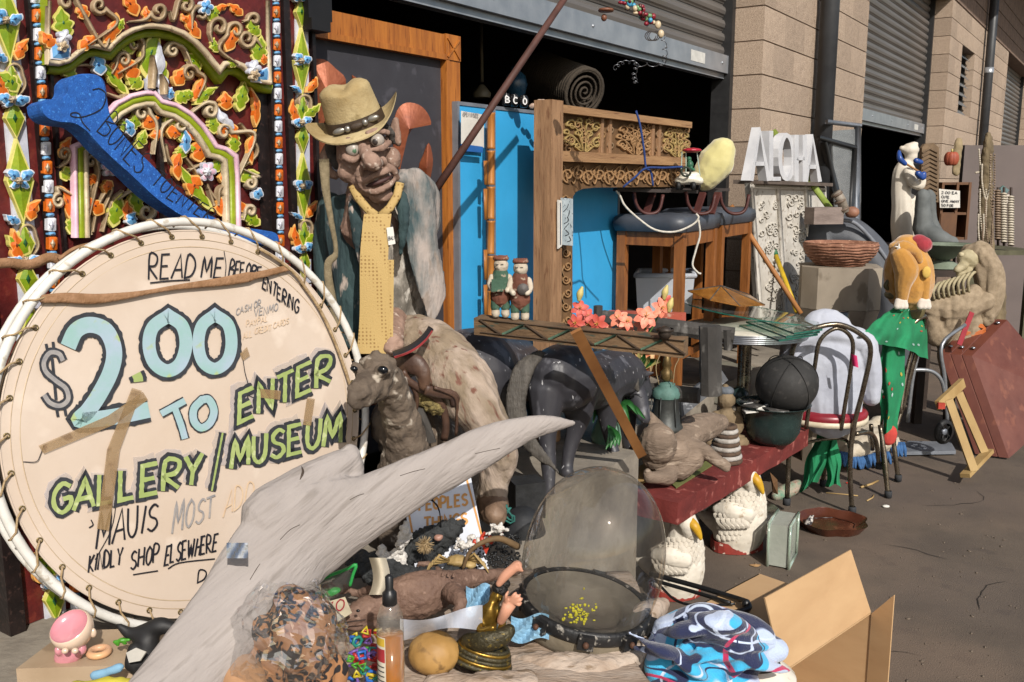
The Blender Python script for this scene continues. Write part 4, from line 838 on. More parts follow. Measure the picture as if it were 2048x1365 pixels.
for q,w in (([(602,930),(606,944),(600,960)],5),([(452,1062),(470,1030),(486,1008)],4),([(438,1120),(452,1080),(462,1056)],3),([(800,952),(825,944),(850,938)],1.4),([(560,1080),(580,1060),(600,1050)],1.4),([(950,908),(975,902),(1000,897)],1.2),([(500,1160),(512,1140),(520,1128)],1.5),([(700,1000),(715,992),(728,988)],1.2)):
    s = mb(m_crk); pts_ = crom(q,4); dgp = bpy.context.evaluated_depsgraph_get(); hits = []
    for z in pts_:
        d_ = ray(z[0],z[1]).normalized(); ok,loc,nn_,*_r = dw.ray_cast(EYE-dw.location,d_); 
        if ok: hits.append(loc+dw.location)
    if len(hits) > 3: s.tube(hits,[max(.0006,w*.0005*math.sin(math.pi*(i+.5)/len(hits))) for i in range(len(hits))],6); s.build('crack',parent=dw)
m_foil = M('silver_tape','b6b9c0','8f949c',sc=14,ro=.22,bump=.3,metal=.85)
p_ = P(474,1101,1.48); fp = Pl(p_,Vector((-.1,-.9,.42)))
s = mb(m_foil); s.grid(lambda u,v: fp(453+u*43,1086+v*31,.002*math.sin(u*9+v*4)),8,5); s.build('silver_tape_patch',label='small square of silver tape stuck on the driftwood limb',cat='tape')
# ================================================================ sign: dead peoples things
SG = Pl3(P(820,1000,2.12),P(945,990,2.14),P(900,1080,2.04))
sg = thing('white_sign','white board sign with orange block letters standing below the driftwood tip','sign',P(900,1080,2.05))
s = mb(M('sign_white','d8dce4','c9ced8',ro=.4,bump=.05)); poly(s,SG,[(790,900),(936,925),(980,1150),(836,1170)],0,.005); s.build('board',parent=sg)
m_orl = M('orange_letter','dca25e',ro=.5,bump=0)
s = mb(m_orl); stroke(s,SG,[(928,938),(966,1082)],4,.0008); s.build('border',parent=sg); s = mb(m_orl); stroke(s,SG,[(806,960),(832,1108)],4,.0008); s.build('border',parent=sg)
for q,a,c,h in (('DEAD',(826,984),(910,978),22),('PEOPLES',(838,1022),(936,1010),22),('THINGS',(848,1058),(936,1048),22)):
    s = mb(m_orl)
    for z in letters(q,a,c,h): stroke(s,SG,z,4.6,.0010)
    s.build('lettering',parent=sg)
# ================================================================ blue boards
m_blue = M('blue_laminate','38a4de','3199d0',sc=4,ro=.55,bump=.08,bsc=30); m_alu = M('grey_edging','8a8f98','737880',sc=8,ro=.45,bump=.08,metal=.3)
def blueboard(x0,x1,ytop,off,lab):
    pl = WPl(off); a = tz(pl(x0,400))[0]; c = tz(pl(x1,400))[0]; z = tz(pl(x0,ytop))[1]
    o = thing('blue_board',lab,'board',W((a+c)/2,off-.02,.602),'blue boards behind the carved headboard')
    s = mb(m_blue); s.wbox(a+.012,c-.012,off-.03,off,.62,z-.012); s.build('panel',parent=o)
    for q in ((a,a+.012,.604,z),(c-.012,c,.604,z),(a+.0121,c-.0121,z-.012,z)):
        s = mb(m_alu); s.wbox(q[0],q[1],off-.034,off+.004,q[2],q[3]); s.build('edge_trim',parent=o)
    return o
blueboard(915,975,203,.02,'blue board with a paper notice, left of the bamboo pole'); blueboard(986,1112,212,.05,'wide blue board between the bamboo pole and the carved headboard post'); blueboard(1116,1238,225,.04,'blue board seen through the carved headboard opening')
PB = WPl(.05)
s = mb(m_paper); s.grid(lambda u,v: PB(922+u*46,222+v*66+u*8,.004+.004*math.sin(u*3+v*2)),6,6); np_ = s.build('paper_notice',label='white paper notice taped on the left blue board',cat='paper')
s = mb(t_gry)
for q in letters('OPEN INSIDE',(926,232),(958,236),8): stroke(s,PB,q,1,.010)
s.build('lettering',parent=np_)
s = mb(M('blue_tape','2766b0',ro=.5,bump=.1)); poly(s,PB,[(922,288),(966,294),(966,306),(922,302)],.007,.0005); s.build('painters_tape',label='strip of blue tape under the paper notice',cat='tape')
# bamboo pole
m_bam = M('orange_bamboo','b5793a','8e5722',sc=14,ro=.45,bump=.2,st=(4,4,.5))
bam = thing('bamboo_pole','split orange bamboo pole standing between two blue boards','pole',P(977,640,3.2))
ys = [224,300,372,440,510,580,645]
for i in range(6):
    s = mb(m_bam); a = P(982,ys[i]+2,3.3); c = P(978.5,ys[i+1]-2,3.3) if 0 else P(982-i*.4,ys[i+1]-2,3.3); s.tube([a,a+(c-a)*.06,a+(c-a)*.94,c],[.0165,.0135,.0135,.0165],10); s.build('culm',parent=bam)
for i,(y0,y1) in enumerate(((322,370),(378,440),(500,560),(570,640))):
    s = mb(m_bam); s.tube([P(971,y0,3.26),P(972,y1,3.26)],[.012,.010],6,r2=.004,ref=WN); s.build('splinter',parent=bam)
# ================================================================ carved headboard frame
m_teak = M('raw_teak','a5805e','806044',sc=8,ro=.7,bump=.5,bsc=50,st=(5,5,.6),c3='755036'); m_teakh = M('raw_teak_long','ad8860','8a6646',sc=5,ro=.7,bump=.5,bsc=40,st=(.5,.5,6),c3='654127'); m_carv = M('carved_teak','ad8a62','86643f',sc=14,ro=.8,bump=.5); m_carvd = M('carved_ground','755636','594026',sc=12,ro=.9,bump=.4); m_carvy = M('carved_gold','b39c64','8c7444',sc=18,ro=.7,bump=.4)
BF = WPl(.27); hb = thing('carved_headboard','tall carved teak headboard frame with scrollwork bands beside the stools','headboard',BF(1240,640))
def tzq(x,y): return tz(BF(x,y))
def fbox(x0,x1,za,zb_,o0,o1,m,nm,par=None):
    s = mb(m); s.wbox(tzq(x0,400)[0],tzq(x1,400)[0],o0,o1,za,zb_); return s.build(nm,parent=par or hb)
zz = lambda x,y: tzq(x,y)[1]
zt1 = zz(1110,200); zt0 = zz(1125,225); zm1 = zz(1126,302); zm0 = zz(1126,323); zl0 = zz(1160,376)
fbox(1101,1124,.604,zt1,.2,.272,m_teak,'post'); fbox(1124.3,1381,zt0,zt1-.012,.205,.266,m_teakh,'top_rail'); fbox(1124.3,1372,zm0,zm1,.205,.268,m_teakh,'middle_rail')
up = fbox(1124.4,1381,zm1+.001,zt0-.001,.21,.232,m_carvd,'upper_band'); 
BU = WPl(.234)
def yat(z,x,off):                                       # pixel row of height z above column x on a wall-parallel plane
    lo,hi = 0,1365
    for _ in range(30):
        mid = (lo+hi)/2
        if WPl(off)(x,mid).z > z: lo = mid
        else: hi = mid
    return lo
def sc2(x,y,r,a0,tn,d,w,m,par,pl,tail=None,nm='carved_scroll'): scroll(tail or [],x,y,r,a0,tn,d,w,m,.001,pl,nm,None,par)
rb0 = random.Random(12)
for x0,x1,m in ((1128,1208,m_carvy),(1234,1308,m_carv),(1330,1378,m_carvy)):
    cx = (x0+x1)/2; w = x1-x0
    for k in range(14): x = x0+3+rb0.random()*(w-6); yt = yat(zt0,x,.234); yb = yat(zm1,x,.234); sc2(x,yt+4+(yb-yt-8)*rb0.random(),7+4*rb0.random(),360*rb0.random(),1.2,rb0.choice((-1,1)),4,m_carv,up,BU)
    for d in (-1,1):
        for fx,fy,r,tn in ((.30,.28,.17,1.3),(.33,.72,.19,1.4),(.12,.5,.12,1.1),(.1,.16,.11,1.0),(.42,.5,.1,1.0),(.14,.85,.1,1)):
            x = cx+d*fx*w; yt = yat(zt0,x,.234); yb = yat(zm1,x,.234); y = yt+(yb-yt)*fy
            sc2(x,y,r*(yb-yt)*.95,90-d*90,tn,d,5,m,up,BU,tail=[(cx+d*2,yt+(yb-yt)*.95),(cx+d*fx*w*.6,y+8)])
for x in (1214,1230,1314,1327):
    s = mb(m_teak); s.wbox(tzq(x-2.5,400)[0],tzq(x+2.5,400)[0],.2321,.246,zm1+.002,zt0-.002); s.build('mullion',parent=up)
for x in (1222,1320):
    for fy in (.3,.75):
        yt = yat(zt0,x,.234); yb = yat(zm1,x,.234); sc2(x,yt+(yb-yt)*fy,9,90,1.6,1,4,M('carved_pale','a3886a','7d6448',sc=18),up,BU)
# lower band with the opening's rounded corner
s = mb(m_carvd); tl = [tzq(1124.4,400)[0],tzq(1144,400)[0]]
q = [(1124.4,yat(zm0,1124,.234)),(1370,yat(zm0,1370,.234)),(1370,yat(zl0,1370,.234)),(1190,yat(zl0,1190,.234)),(1166,378),(1152,384),(1146,394),(1145,410),(1145,655),(1124.4,655)]
s.prism([BU(x,y,0) for x,y in q],-BU.n*.02); lb = s.build('lower_band',parent=hb)
for i in range(11):
    x = 1136+i*21; yt = yat(zm0,x,.234); yb = yat(zl0,x,.234) if i else 372; y = (yt+yb)/2; d = 1 if i % 2 else -1
    sc2(x,y-3*d,15,90*d,1.5,d,5,m_carv,lb,BU,tail=[(x-14,y+12*d),(x-8,y+16*d)]); sc2(x+9,y+6*d,8,-90*d,1.2,-d,4,m_carv,lb,BU)
for i in range(10):
    y = 398+i*27; d = 1 if i % 2 else -1; sc2(1134+2*d,y,9.5,180 if d > 0 else 0,1.5,d,4,m_carv,lb,BU,tail=[(1134-6*d,y+20),(1134-9*d,y+10)])
# small framed sketches on the post
for x0,x1,m,nm,lab in ((1117,1124,m_paper,'picture_frame','narrow white picture frame hung on the headboard post'),(1124,1146,M('sketch_paper','b9c4c8','8d9aa0',sc=30,ro=.7,bump=0,c3='49525a'),'sketch_print','pale sketch print taped on the headboard post')):
    pl = WPl(.285); s = mb(m); poly(s,pl,[(x0,400 if x1 < 1130 else 396),(x1,402 if x1 < 1130 else 398),(x1,492),(x0,498 if x1 < 1130 else 490)],.0,.006); o = s.build(nm,label=lab,cat='picture')
    if x1 < 1130: s = mb(M('navy','1f3553',ro=.5,bump=0)); stroke(s,pl,[(1121,406),(1121,490)],1.6,.001); s.build('border',parent=o)
    else:
        for k in range(6): s = mb(t_blk); stroke(s,pl,[tuple(z) for z in crom([(1127+random.random()*15,408+k*13),(1127+random.random()*15,416+k*13),(1127+random.random()*15,424+k*12)],4)],1.4,.001); s.build('sketch_line',parent=o)
# diagonal rusty pole
s = mb(M('rusty_pole','5b3a32','40261f',sc=14,ro=.7,bump=.3)); a = P(1148,-30,2.95); c = P(866,388,2.72); s.tube([a,a+(c-a)*.5,c],[.0095,.0105,.0115],10); s.build('rusty_pole',label='thin rusty pole slanting from the roller door down to the carved shoulder',cat='pole')
# mugs and shells on the boards
m_mug = M('black_glaze','1c1c1e',ro=.25,bump=.05); m_lt = M('white_letter','dedede',ro=.6,bump=0)
for x,ch in ((1012,'B'),(1028,'C'),(1047,'O')):
    y = 212+(x-1012)*.1; p = P(x,y,3.42); o = mb(m_mug); o.lathe(p,[(.0,0),(.012,0),(.0165,.008),(.0185,.02),(.0165,.034),(.012,.04),(.0135,.042),(.011,.041),(.009,.02)],16); t_ = thing('letter_pot',f'little black pot with a white letter {ch} on the blue board edge','pot',p,'black letter pots in a row'); o.build('pot',parent=t_)
    s = mb(m_lt); LP = Pl(p-Vector((0,.0195,-.018)),Vector((.1,-1,.1)))
    for q in letters(ch,(x-4+3,y-7),(x+6+1,y-6),12): stroke(s,LP,q,2.4,.001)
    s.build('lettering',parent=t_)
m_shell = M('shell_pink','c9b3a2','a88d7c',sc=20,ro=.6,bump=.4)
for i,(x,y,r) in enumerate(((1066,212,7),(1080,206,9),(1092,213,7))):
    s = MB(); tell(s,x,y,3.42,r,r*.8); trc(s,[(x-4,y+2,3.42,r*.6),(x+8,y-6,3.42,2)]); blob(s,'seashell',m_shell,.003,1,.003,.01,None,('small pinkish seashell next to the black pots','knobbly pinkish seashell in the middle of three','pinkish seashell beside the headboard post')[i],'shell')
# things inside the door
m_rug = M('woven_rug','4c4236','2c2620',sc=60,ro=.95,bump=1,bsc=120,kind='w')
s = mb(m_rug); a = P(1082,150,4.9); c = P(1168,184,4.6); dr = (c-a).normalized(); 
for k in range(22): p = a+(c-a)*(k/21); s.tube([p+(ringframe(dr)[0]*math.cos(q)+ringframe(dr)[1]*math.sin(q))*.108 for q in [2*math.pi*i/20 for i in range(20)]],.012,5,closed=True)
rug = s.build('rug_roll',label='rolled woven rug lying in the dark doorway above the headboard',cat='rug')
s = mb(m_rug); A_,B_ = ringframe(dr); s.tube([c+dr*.004+(A_*math.cos(q)+B_*math.sin(q))*(.106*(1-q/(8*math.pi))) for q in [i*.3 for i in range(82)]],.006,5); s.build('spiral_end',parent=rug)
s = mb(M('brass_dark','6b6350',ro=.5,bump=.1)); s.tube([P(962,40,4.5),P(964,165,4.5)],.008,8); s.lathe(P(964,196,4.5),[(.04,0),(.045,.02),(.02,.05),(.01,.06)],14); s.build('lamp_stand',label='thin lamp stand in the dark doorway behind the pole',cat='lamp')
s = mb(M('blue_glaze','2a5068','1c3a50',sc=20,ro=.3,bump=.1)); s.lathe(P(1032,200,4.5),[(.02,0),(.045,.03),(.055,.07),(.045,.11),(.02,.13),(.025,.15)],18); s.build('blue_vase',label='blue vase in the dark doorway behind the letter pots',cat='vase')
# ================================================================ bar stools with grey cushions
m_stool = M('stool_wood','9c6230','74441f',sc=8,ro=.5,bump=.25,bsc=50,st=(5,5,.7)); m_cush = M('grey_vinyl','4a4f58','3f434b',sc=8,ro=.45,bump=.12,bsc=40)
def stool(N,L_,R_,lab,zs):
    c = L_+(R_-N); o = thing('bar_stool',lab,'stool',(N+c)/2*1.0,'bar stools by the block pier'); ORG[o].z = .602; o.location.z = .602
    cor = [Vector((p.x,p.y,0)) for p in (N,R_,c,L_)]; cen = sum(cor,Vector())/4; sz = .042
    ex = (cor[1]-cor[0]).normalized(); ey = (cor[3]-cor[0]).normalized()
    for i,p in enumerate(cor):
        q = p+(cen-p).normalized()*.03; s = mb(m_stool); s.box(q+Z3*((.602+zs)/2),sz,sz,zs-.602,ex,ey); s.build('leg',parent=o)
    for i in range(4):
        a = cor[i]+(cen-cor[i]).normalized()*.03; b2 = cor[(i+1) % 4]+(cen-cor[(i+1) % 4]).normalized()*.03; d = (b2-a).normalized()*(sz/2+.001)
        s = mb(m_stool); s.bar(a+d+Z3*(zs-.03),b2-d+Z3*(zs-.03),.03,.058,Z3); s.build('apron',parent=o)
        s = mb(m_stool); s.bar(a+d+Z3*(.602+.2+.03*(i % 2)),b2-d+Z3*(.602+.2+.03*(i % 2)),.022,.03,Z3); s.build('foot_rail',parent=o)
    s = MB(); h = .078; base = [p+(p-cen)*.04 for p in cor]
    def cu(u,v):
        a = base[0]*(1-u)*(1-v)+base[1]*u*(1-v)+base[2]*u*v+base[3]*(1-u)*v; e = min(u,1-u,v,1-v); return a,e
    s.mat(m_cush); prof = [(0,.0),(-.012,.02),(-.014,.04),(-.006,.06),(.02,.072)]
    vs = []; ring = []
    for (ins,hh) in prof:
        for i,p in enumerate(base):
            pin = p-(p-cen).normalized()*ins*1.3
            for k in range(5):
                nx = base[(i+1) % 4]; a = p+(nx-p)*(k/5); a = a-(a-cen).normalized()*ins; vs.append(a+Z3*(zs+.002+hh))
    m_ = 20; fs = [(j*m_+i,j*m_+(i+1) % m_,(j+1)*m_+(i+1) % m_,(j+1)*m_+i) for j in range(len(prof)-1) for i in range(m_)]
    vs.append(cen+Z3*(zs+.08)); fs += [((len(prof)-1)*m_+i,(len(prof)-1)*m_+(i+1) % m_,len(vs)-1) for i in range(m_)]
    s.add(vs,fs,True); s.build('cushion',parent=o)
ZS = P(1365,466,3.95).z
def gz(x,Y): d = ray(x,400); return EYE+d*(Y/d.y)
stool(gz(1366,3.92),gz(1236,4.1),gz(1436,4.38),'wooden bar stool with a grey cushion beside the blue board',ZS)
stool(gz(1444,4.42),gz(1330,4.62),gz(1506,4.86),'wooden bar stool with a grey cushion standing against the block pier',ZS+.01)
# plastic tub under the stool
m_tub = M('frosted_tub','c9ced6','b9bfc9',sc=6,ro=.4,bump=.05,trans=.35)
tb = thing('plastic_tub','frosted white plastic tub under the near bar stool','tub',P(1325,640,4.35))
def tubring(z,k): return [P(x,y,4.35 if i < 2 else 4.62)*1 for i,(x,y) in enumerate(((1270+k,600),(1388-k,600),(1380-k,600),(1276+k,600)))]
s = mb(m_tub); z0,z1 = P(1325,628,4.35).z,P(1325,552,4.35).z
q0 = [Vector((p.x,p.y,z0)) for p in tubring(0,6)]; q1 = [Vector((p.x,p.y,z1)) for p in tubring(0,0)]
s.add(q0+q1,[(3,2,1,0)]+[(i,(i+1) % 4,4+(i+1) % 4,4+i) for i in range(4)]); s.build('tub',parent=tb)
s = mb(m_tub)
for i in range(4): s.tube([q1[i],q1[(i+1) % 4]],.012,8)
s.build('rim',parent=tb,rough=0)
# sled style rack on the stools with a blue rope and a white cord
m_sled = M('dark_sled','3c3330','27201e',sc=12,ro=.6,bump=.3); m_runner = M('red_runner','5a2f2a','40201d',sc=12,ro=.55,bump=.2)
sled = thing('wooden_sled','old dark wooden sled lying across the stool cushions','sled',P(1340,430,4.2))
for i,(x0,y0,x1,y1,Y0,Y1) in enumerate(((1230,380,1392,384,4.0,4.15),(1250,376,1455,380,4.2,4.4),(1238,378,1440,382,4.1,4.28))):
    s = mb(m_sled); s.bar(P(x0,y0,Y0),P(x1,y1,Y1),.035,.014,Z3); s.build('slat',parent=sled)
for x,Y in ((1268,4.02),(1372,4.1),(1440,4.35)):
    s = mb(m_runner); s.tube([P(z[0],z[1],Y+.002*i) for i,z in enumerate(crom([(x,384),(x+4,408),(x+16,424),(x+34,428),(x+50,420),(x+58,390)],4))],.008,6,r2=.013,ref=Vector((0,1,0))); s.build('runner',parent=sled)
for x in (1300,1400,1430): s = mb(m_runner); s.bar(P(x-8,428,4.12),P(x+6,386,4.16),.03,.012); s.build('brace',parent=sled)
for q,r,m,nm,lab,Y in (([(1232,382),(1240,392),(1250,412),(1275,436),(1310,460),(1350,464),(1385,450),(1397,436),(1392,428)],.0045,M('white_cord','d2cdc2','b8b2a6',sc=60,ro=.9,bump=.5),'white_rope','white rope looped down over the near stool cushion',3.86),([(1397,440),(1400,470),(1392,500),(1385,530),(1395,545),(1402,548)],.0045,MATS['white_cord'],'white_rope','white rope end dangling between the two stools',3.9),([(1272,222),(1280,250),(1288,300),(1292,335),(1302,345),(1306,372)],.004,M('blue_rope','25417e','1c3162',sc=60,ro=.9,bump=.5),'blue_rope','blue rope hanging over the carved headboard top rail',3.35),([(1246,375),(1270,355),(1292,337),(1330,336),(1365,334)],.004,MATS['blue_rope'],'blue_rope','blue rope tied sideways from the knot to the toy cart',3.33)):
    s = mb(m); s.tube([P(z[0],z[1],Y) for z in crom(q,5)],r,7); s.build(nm,label=lab,cat='rope')
# toy golf cart and a plain pale yellow cushion
m_toyw = M('toy_white','dcd8c8','c8c3b2',ro=.35,bump=.05); m_toyr = M('toy_red','b02a3c','8c1e2e',ro=.35,bump=.05); m_toyk = M('toy_tyre','1c1c1c',ro=.6,bump=.1)
tc_ = thing('toy_golf_cart','small white toy golf cart with a red roof on the sled','toy',P(1380,378,4.05)); Y = 4.05
s = MB(); trc(s,[(1358,362,Y,9,14),(1378,358,Y,12,16),(1398,362,Y,9,14)]); trc(s,[(1366,352,Y-.01,8),(1392,352,Y-.01,8)]); blob(s,'cart_body',m_toyw,.003,3,0,.01,tc_)
for x,Y2 in ((1356,4.02),(1386,4.02),(1362,4.1),(1396,4.1)): s = mb(m_toyk); s.lathe(P(x,372,Y2),[(.004,-.008),(.016,-.008),(.018,0),(.016,.008),(.004,.008)],14,ax=Vector((1,.1,0))); s.build('wheel',parent=tc_)
for x,x2 in ((1362,1364),(1400,1394),(1372,1372)): s = mb(M('toy_post','9fb3a8',ro=.4,bump=0)); s.bar(P(x,352,Y),P(x2,304,Y),.004); s.build('roof_post',parent=tc_)
s = MB(); tell(s,1384,301,Y,20,5,18); blob(s,'roof',m_toyr,.003,2,0,.01,tc_)
s = mb(M('wreath','2f3a2c','1f281e',ro=.8)); s.tube([P(1372+9*math.cos(a),344+9*math.sin(a),Y-.05) for a in [i*.4 for i in range(16)]],.005,6,closed=True); s.build('wreath',parent=tc_)
s = MB(); tell(s,1380,330,Y,7,9); tell(s,1378,318,Y,5,5); trc(s,[(1376,335,Y,4),(1388,340,Y-.02,3)]); blob(s,'driver',M('toy_green','2f6b4e','24533d',ro=.5),.003,2,0,.01,tc_)
s = MB(); trc(s,[(1412,352,4.2,30,30),(1432,325,4.2,37,34),(1442,305,4.2,30,30)]); blob(s,'plush_cushion',M('yellow_plush','d3cb92','bfb67c',sc=8,ro=.95,bump=.3,bsc=200,sheen=.4),.006,4,.003,.05,None,'plain pale yellow plush bolster propped on the sled','cushion')
# hanging bead ornament and spring wires
hg = thing('bead_ornament','hanging string of coloured beads in front of the roller door','ornament',P(1270,60,2.9)); rb = random.Random(3)
cols = [M('bead_red','8e2435',ro=.3,bump=0),M('bead_teal','3f8f86',ro=.3,bump=0),M('bead_blue','4aa0c8',ro=.3,bump=0),M('bead_green','6f9a6a',ro=.3,bump=0),M('bead_brown','5a2d28',ro=.3,bump=0),M('bead_cream','d3c0a0',ro=.4,bump=0)]
for i in range(44):
    t = rb.random(); x = 1244+t*62+rb.uniform(-10,10); y = -8+t*58+rb.uniform(-11,11); s = mb(cols[5] if rb.random() < .08 else rb.choice(cols[:5])); tell(s,x,y,2.9+rb.uniform(-.02,.02),rb.uniform(3.5,6.5),rb.uniform(3.5,6.5),nu=10,nv=6); s.build('bead',parent=hg)
for x,y,r in ((1316,50,8),(1322,68,8)): s = mb(cols[5]); tell(s,x,y,2.9,r*.8,r,r*.6); s.build('bead',parent=hg)
s = mb(M('wood_disc','7a4c36',ro=.5,bump=.1)); s.lathe(P(1212,21,2.9),[(0,-.004),(.022,-.004),(.024,0),(.022,.004),(0,.004)],18); s.build('disc',parent=hg)
s = mb(MATS['wood_disc']); tell(s,1208,36,2.9,6,7); s.build('bead',parent=hg)
m_wire = M('steel_wire','8d8f94',ro=.35,metal=.8,bump=0)
for q,lab in (([(1326,72),(1330,110),(1322,128),(1270,130)],'coiled spring wire dangling below the bead ornament'),([(1228,138),(1245,126),(1272,128),(1268,150),(1272,168)],'thin twisted wire hanging in front of the dark doorway')):
    pts = crom(q,14); s = mb(m_wire); s.tube([P(z[0]+5*math.cos(i*1.0),z[1]+4*math.sin(i*1.0),2.9+.006*math.sin(i)) for i,z in enumerate(pts)],.0012,5); s.build('spring_wire',label=lab,cat='wire')
s = mb(M('dark_wire','2c221f',ro=.5,bump=0)); s.tube([P(1300+12*math.cos(i*.5)+i*.3,72+10*math.sin(i*.5),2.9) for i in range(40)],.0014,5); s.tube([P(1275,-30,2.9),P(1268,5,2.9)],.002,5); s.build('wire_loop',parent=hg)
# ================================================================ dark wooden horses on the dock
m_horse = M('ebony_horse','414146','302f34',sc=6,ro=.45,bump=.35,bsc=40,c3='5d5d63',st=(1,1,.5))
nt = m_horse.node_tree; b = nt.nodes['Principled BSDF']; src = b.inputs['Base Color'].links[0].from_socket; tc = node(nt,'ShaderNodeTexCoord'); mp = node(nt,'ShaderNodeMapping'); mp.inputs['Scale'].default_value = (1,1,.28); nt.links.new(tc.outputs['Object'],mp.inputs['Vector'])
n1 = node(nt,'ShaderNodeTexNoise',i_Scale=85.0,i_Detail=2.0); nt.links.new(mp.outputs[0],n1.inputs['Vector']); mr = node(nt,'ShaderNodeMapRange'); mr.inputs[1].default_value = .69; mr.inputs[2].default_value = .73; nt.links.new(n1.outputs['Fac'],mr.inputs[0]); mx = node(nt,'ShaderNodeMix',data_type='RGBA'); nt.links.new(mr.outputs[0],mx.inputs[0]); nt.links.new(src,mx.inputs[6]); mx.inputs[7].default_value = srgb('b8b8ba'); nt.links.new(mx.outputs[2],b.inputs['Base Color'])
m_mane = M('horse_mane','5c5751','38342f',sc=10,ro=.7,bump=.8,bsc=60,st=(4,4,.6))
hB = thing('dark_horse','dark carved horse with a long tail turned away, head down beside the bench','statue',P(1150,960,3.0),'dark carved horses')
s = MB()
tell(s,1128,755,2.9,74,68,76); tell(s,1112,745,2.86,54,52,60); tell(s,1150,748,2.92,52,54,60); trc(s,[(1130,760,2.95,66,66),(1175,765,3.15,58,60),(1220,750,3.32,52,56),(1246,745,3.4,44,50)]); 
trc(s,[(1094,780,2.84,42,46),(1092,832,2.82,30,34),(1094,880,2.80,19,20),(1097,930,2.78,16,16),(1098,975,2.76,13,13),(1097,1000,2.755,16,16)]); trc(s,[(1160,780,2.98,40,46),(1156,832,2.97,28,32),(1148,868,2.96,18,19),(1138,905,2.95,14,14),(1134,935,2.94,13,13),(1134,945,2.93,15,16)])
trc(s,[(1215,790,3.22,32,32),(1216,850,3.23,17,17),(1222,885,3.23,12,12),(1228,905,3.22,13,14)]); trc(s,[(1250,790,3.45,30,30),(1255,860,3.45,16),(1258,890,3.45,13)])
trc(s,[(1235,735,3.36,42,32),(1262,752,3.42,34,26),(1280,782,3.42,26,22)]); trc(s,[(1266,772,3.40,24,20),(1278,800,3.36,20,17),(1286,828,3.32,15,14),(1290,838,3.31,12,12)])
blob(s,'body',m_horse,.006,5,0,.05,hB)
s = MB()
for i in range(9):
    o = (i-4)*3.4; trc(s,[(1078+o*.6,706+abs(o)*.3,2.83,7),(1050+o*1.0,735,2.80,8),(1033+o,790,2.78,7.5),(1036+o,840,2.77,7),(1058+o*.9,885,2.76,6),(1090+o*.5,920,2.76,5),(1112+o*.3,940+o*.4,2.76,3)],5,8)
blob(s,'tail',m_mane,.0045,2,.002,.01,hB)
s = MB()
for i in range(7): trc(s,[(1228+i*6,706+i*5,3.33,8),(1240+i*5,725+i*5,3.3,7),(1246+i*5,752+i*5,3.3,4)])
blob(s,'mane',m_mane,.005,2,.002,.01,hB)
s = MB(); trc(s,[(1276,752,3.38,6),(1292,748,3.36,7,4),(1306,746,3.35,2,2)]); blob(s,'ear',m_horse,.003,1,0,.01,hB)
s = mb(m_horse); s.tube([P(1258+i*5,795-6*math.sin(i*.6),3.3-.01*i) for i in range(6)],.004,6); s.build('bridle',parent=hB)
hA = thing('dark_horse','dark carved horse partly hidden behind the carved man and beam','statue',P(980,960,3.05),'dark carved horses')
s = MB(); tell(s,948,745,3.0,92,90,90); trc(s,[(950,745,3.0,86,84),(1010,745,3.25,72,72),(1070,735,3.5,60,60)]); trc(s,[(920,800,2.95,40),(930,900,2.95,18),(935,985,2.95,16)]); trc(s,[(1000,800,3.1,36),(1000,880,3.1,17),(1000,950,3.1,15)]); trc(s,[(1075,780,3.45,30),(1078,880,3.45,14)]); trc(s,[(1075,720,3.5,42),(1100,700,3.6,36),(1120,740,3.65,26),(1128,780,3.65,16)]); blob(s,'body',m_horse,.008,5,0,.05,hA)
# ================================================================ carved beam,two little figures,iron ball
m_beam = M('old_beam','80664a','58432e',sc=7,ro=.85,bump=.8,bsc=50,st=(.8,.8,3),c3='39443a')
bA,bB = P(956,650,2.86),P(1372,696,2.62); bm_ = thing('carved_beam','weathered carved beam with faded green lozenges lying over the horses','beam',(bA+bB)/2)
s = mb(m_beam); nb = 16
for_pts = [bA+(bB-bA)*(i/nb) for i in range(nb+1)]; dv = (bB-bA).normalized(); side = dv.cross(Z3).normalized(); side = side if side.y < 0 else -side
def bring(p,i): 
    k = 1+.06*noise.noise(Vector((i*.7,0,0))); return [p+side*.032*k-Z3*.026,p+side*.032*k+Z3*.026,p-side*.032+Z3*.028*k,p-side*.032-Z3*.026]
vs = [v for i,p in enumerate(for_pts) for v in bring(p,i)]
s.add(vs,[(4*i+k,4*i+(k+1) % 4,4*i+4+(k+1) % 4,4*i+4+k) for i in range(nb) for k in range(4)]+[(3,2,1,0),tuple(4*nb+k for k in range(4))]); s.build('beam',parent=bm_,rough=.002,rsc=40)
BPl = Pl3(bA+side*.034,bB+side*.034,bA+side*.034+Z3*.02); m_gr = M('faded_green','4d6a55','3b4f40',ro=.9,sc=20); m_lt2 = M('beam_groove','4a3a2b',ro=.9)
for i in range(9):
    f0,f1 = i/9,(i+1)/9; a = bA+(bB-bA)*f0; 
    x0,x1 = 956+416*f0,956+416*f1; y0,y1 = 652+46*f0,652+46*f1; s = mb(m_gr if i % 2 else m_lt2); stroke(s,BPl,[(x0+2,y0+(12 if i % 2 else -12)),(x1-2,y1+(-12 if i % 2 else 12))],5,.0015,.002,.002); s.build('carved_line',parent=bm_)
for dy in (-13,13): s = mb(m_lt2); stroke(s,BPl,[(960,652+dy),(1368,696+dy)],2.2,.002,.001,.001); s.build('carved_line',parent=bm_)
m_cw = M('figure_cream','cfc5b4','a89b88',sc=14,ro=.8,bump=.5,c3='8a7a66'); m_cr = M('figure_rust','7c4c3a','5a3528',sc=14,ro=.85,bump=.6,c3='a89683'); m_cg = M('figure_green','4a6a58','35503f',sc=14,ro=.85,bump=.6,c3='a89683')
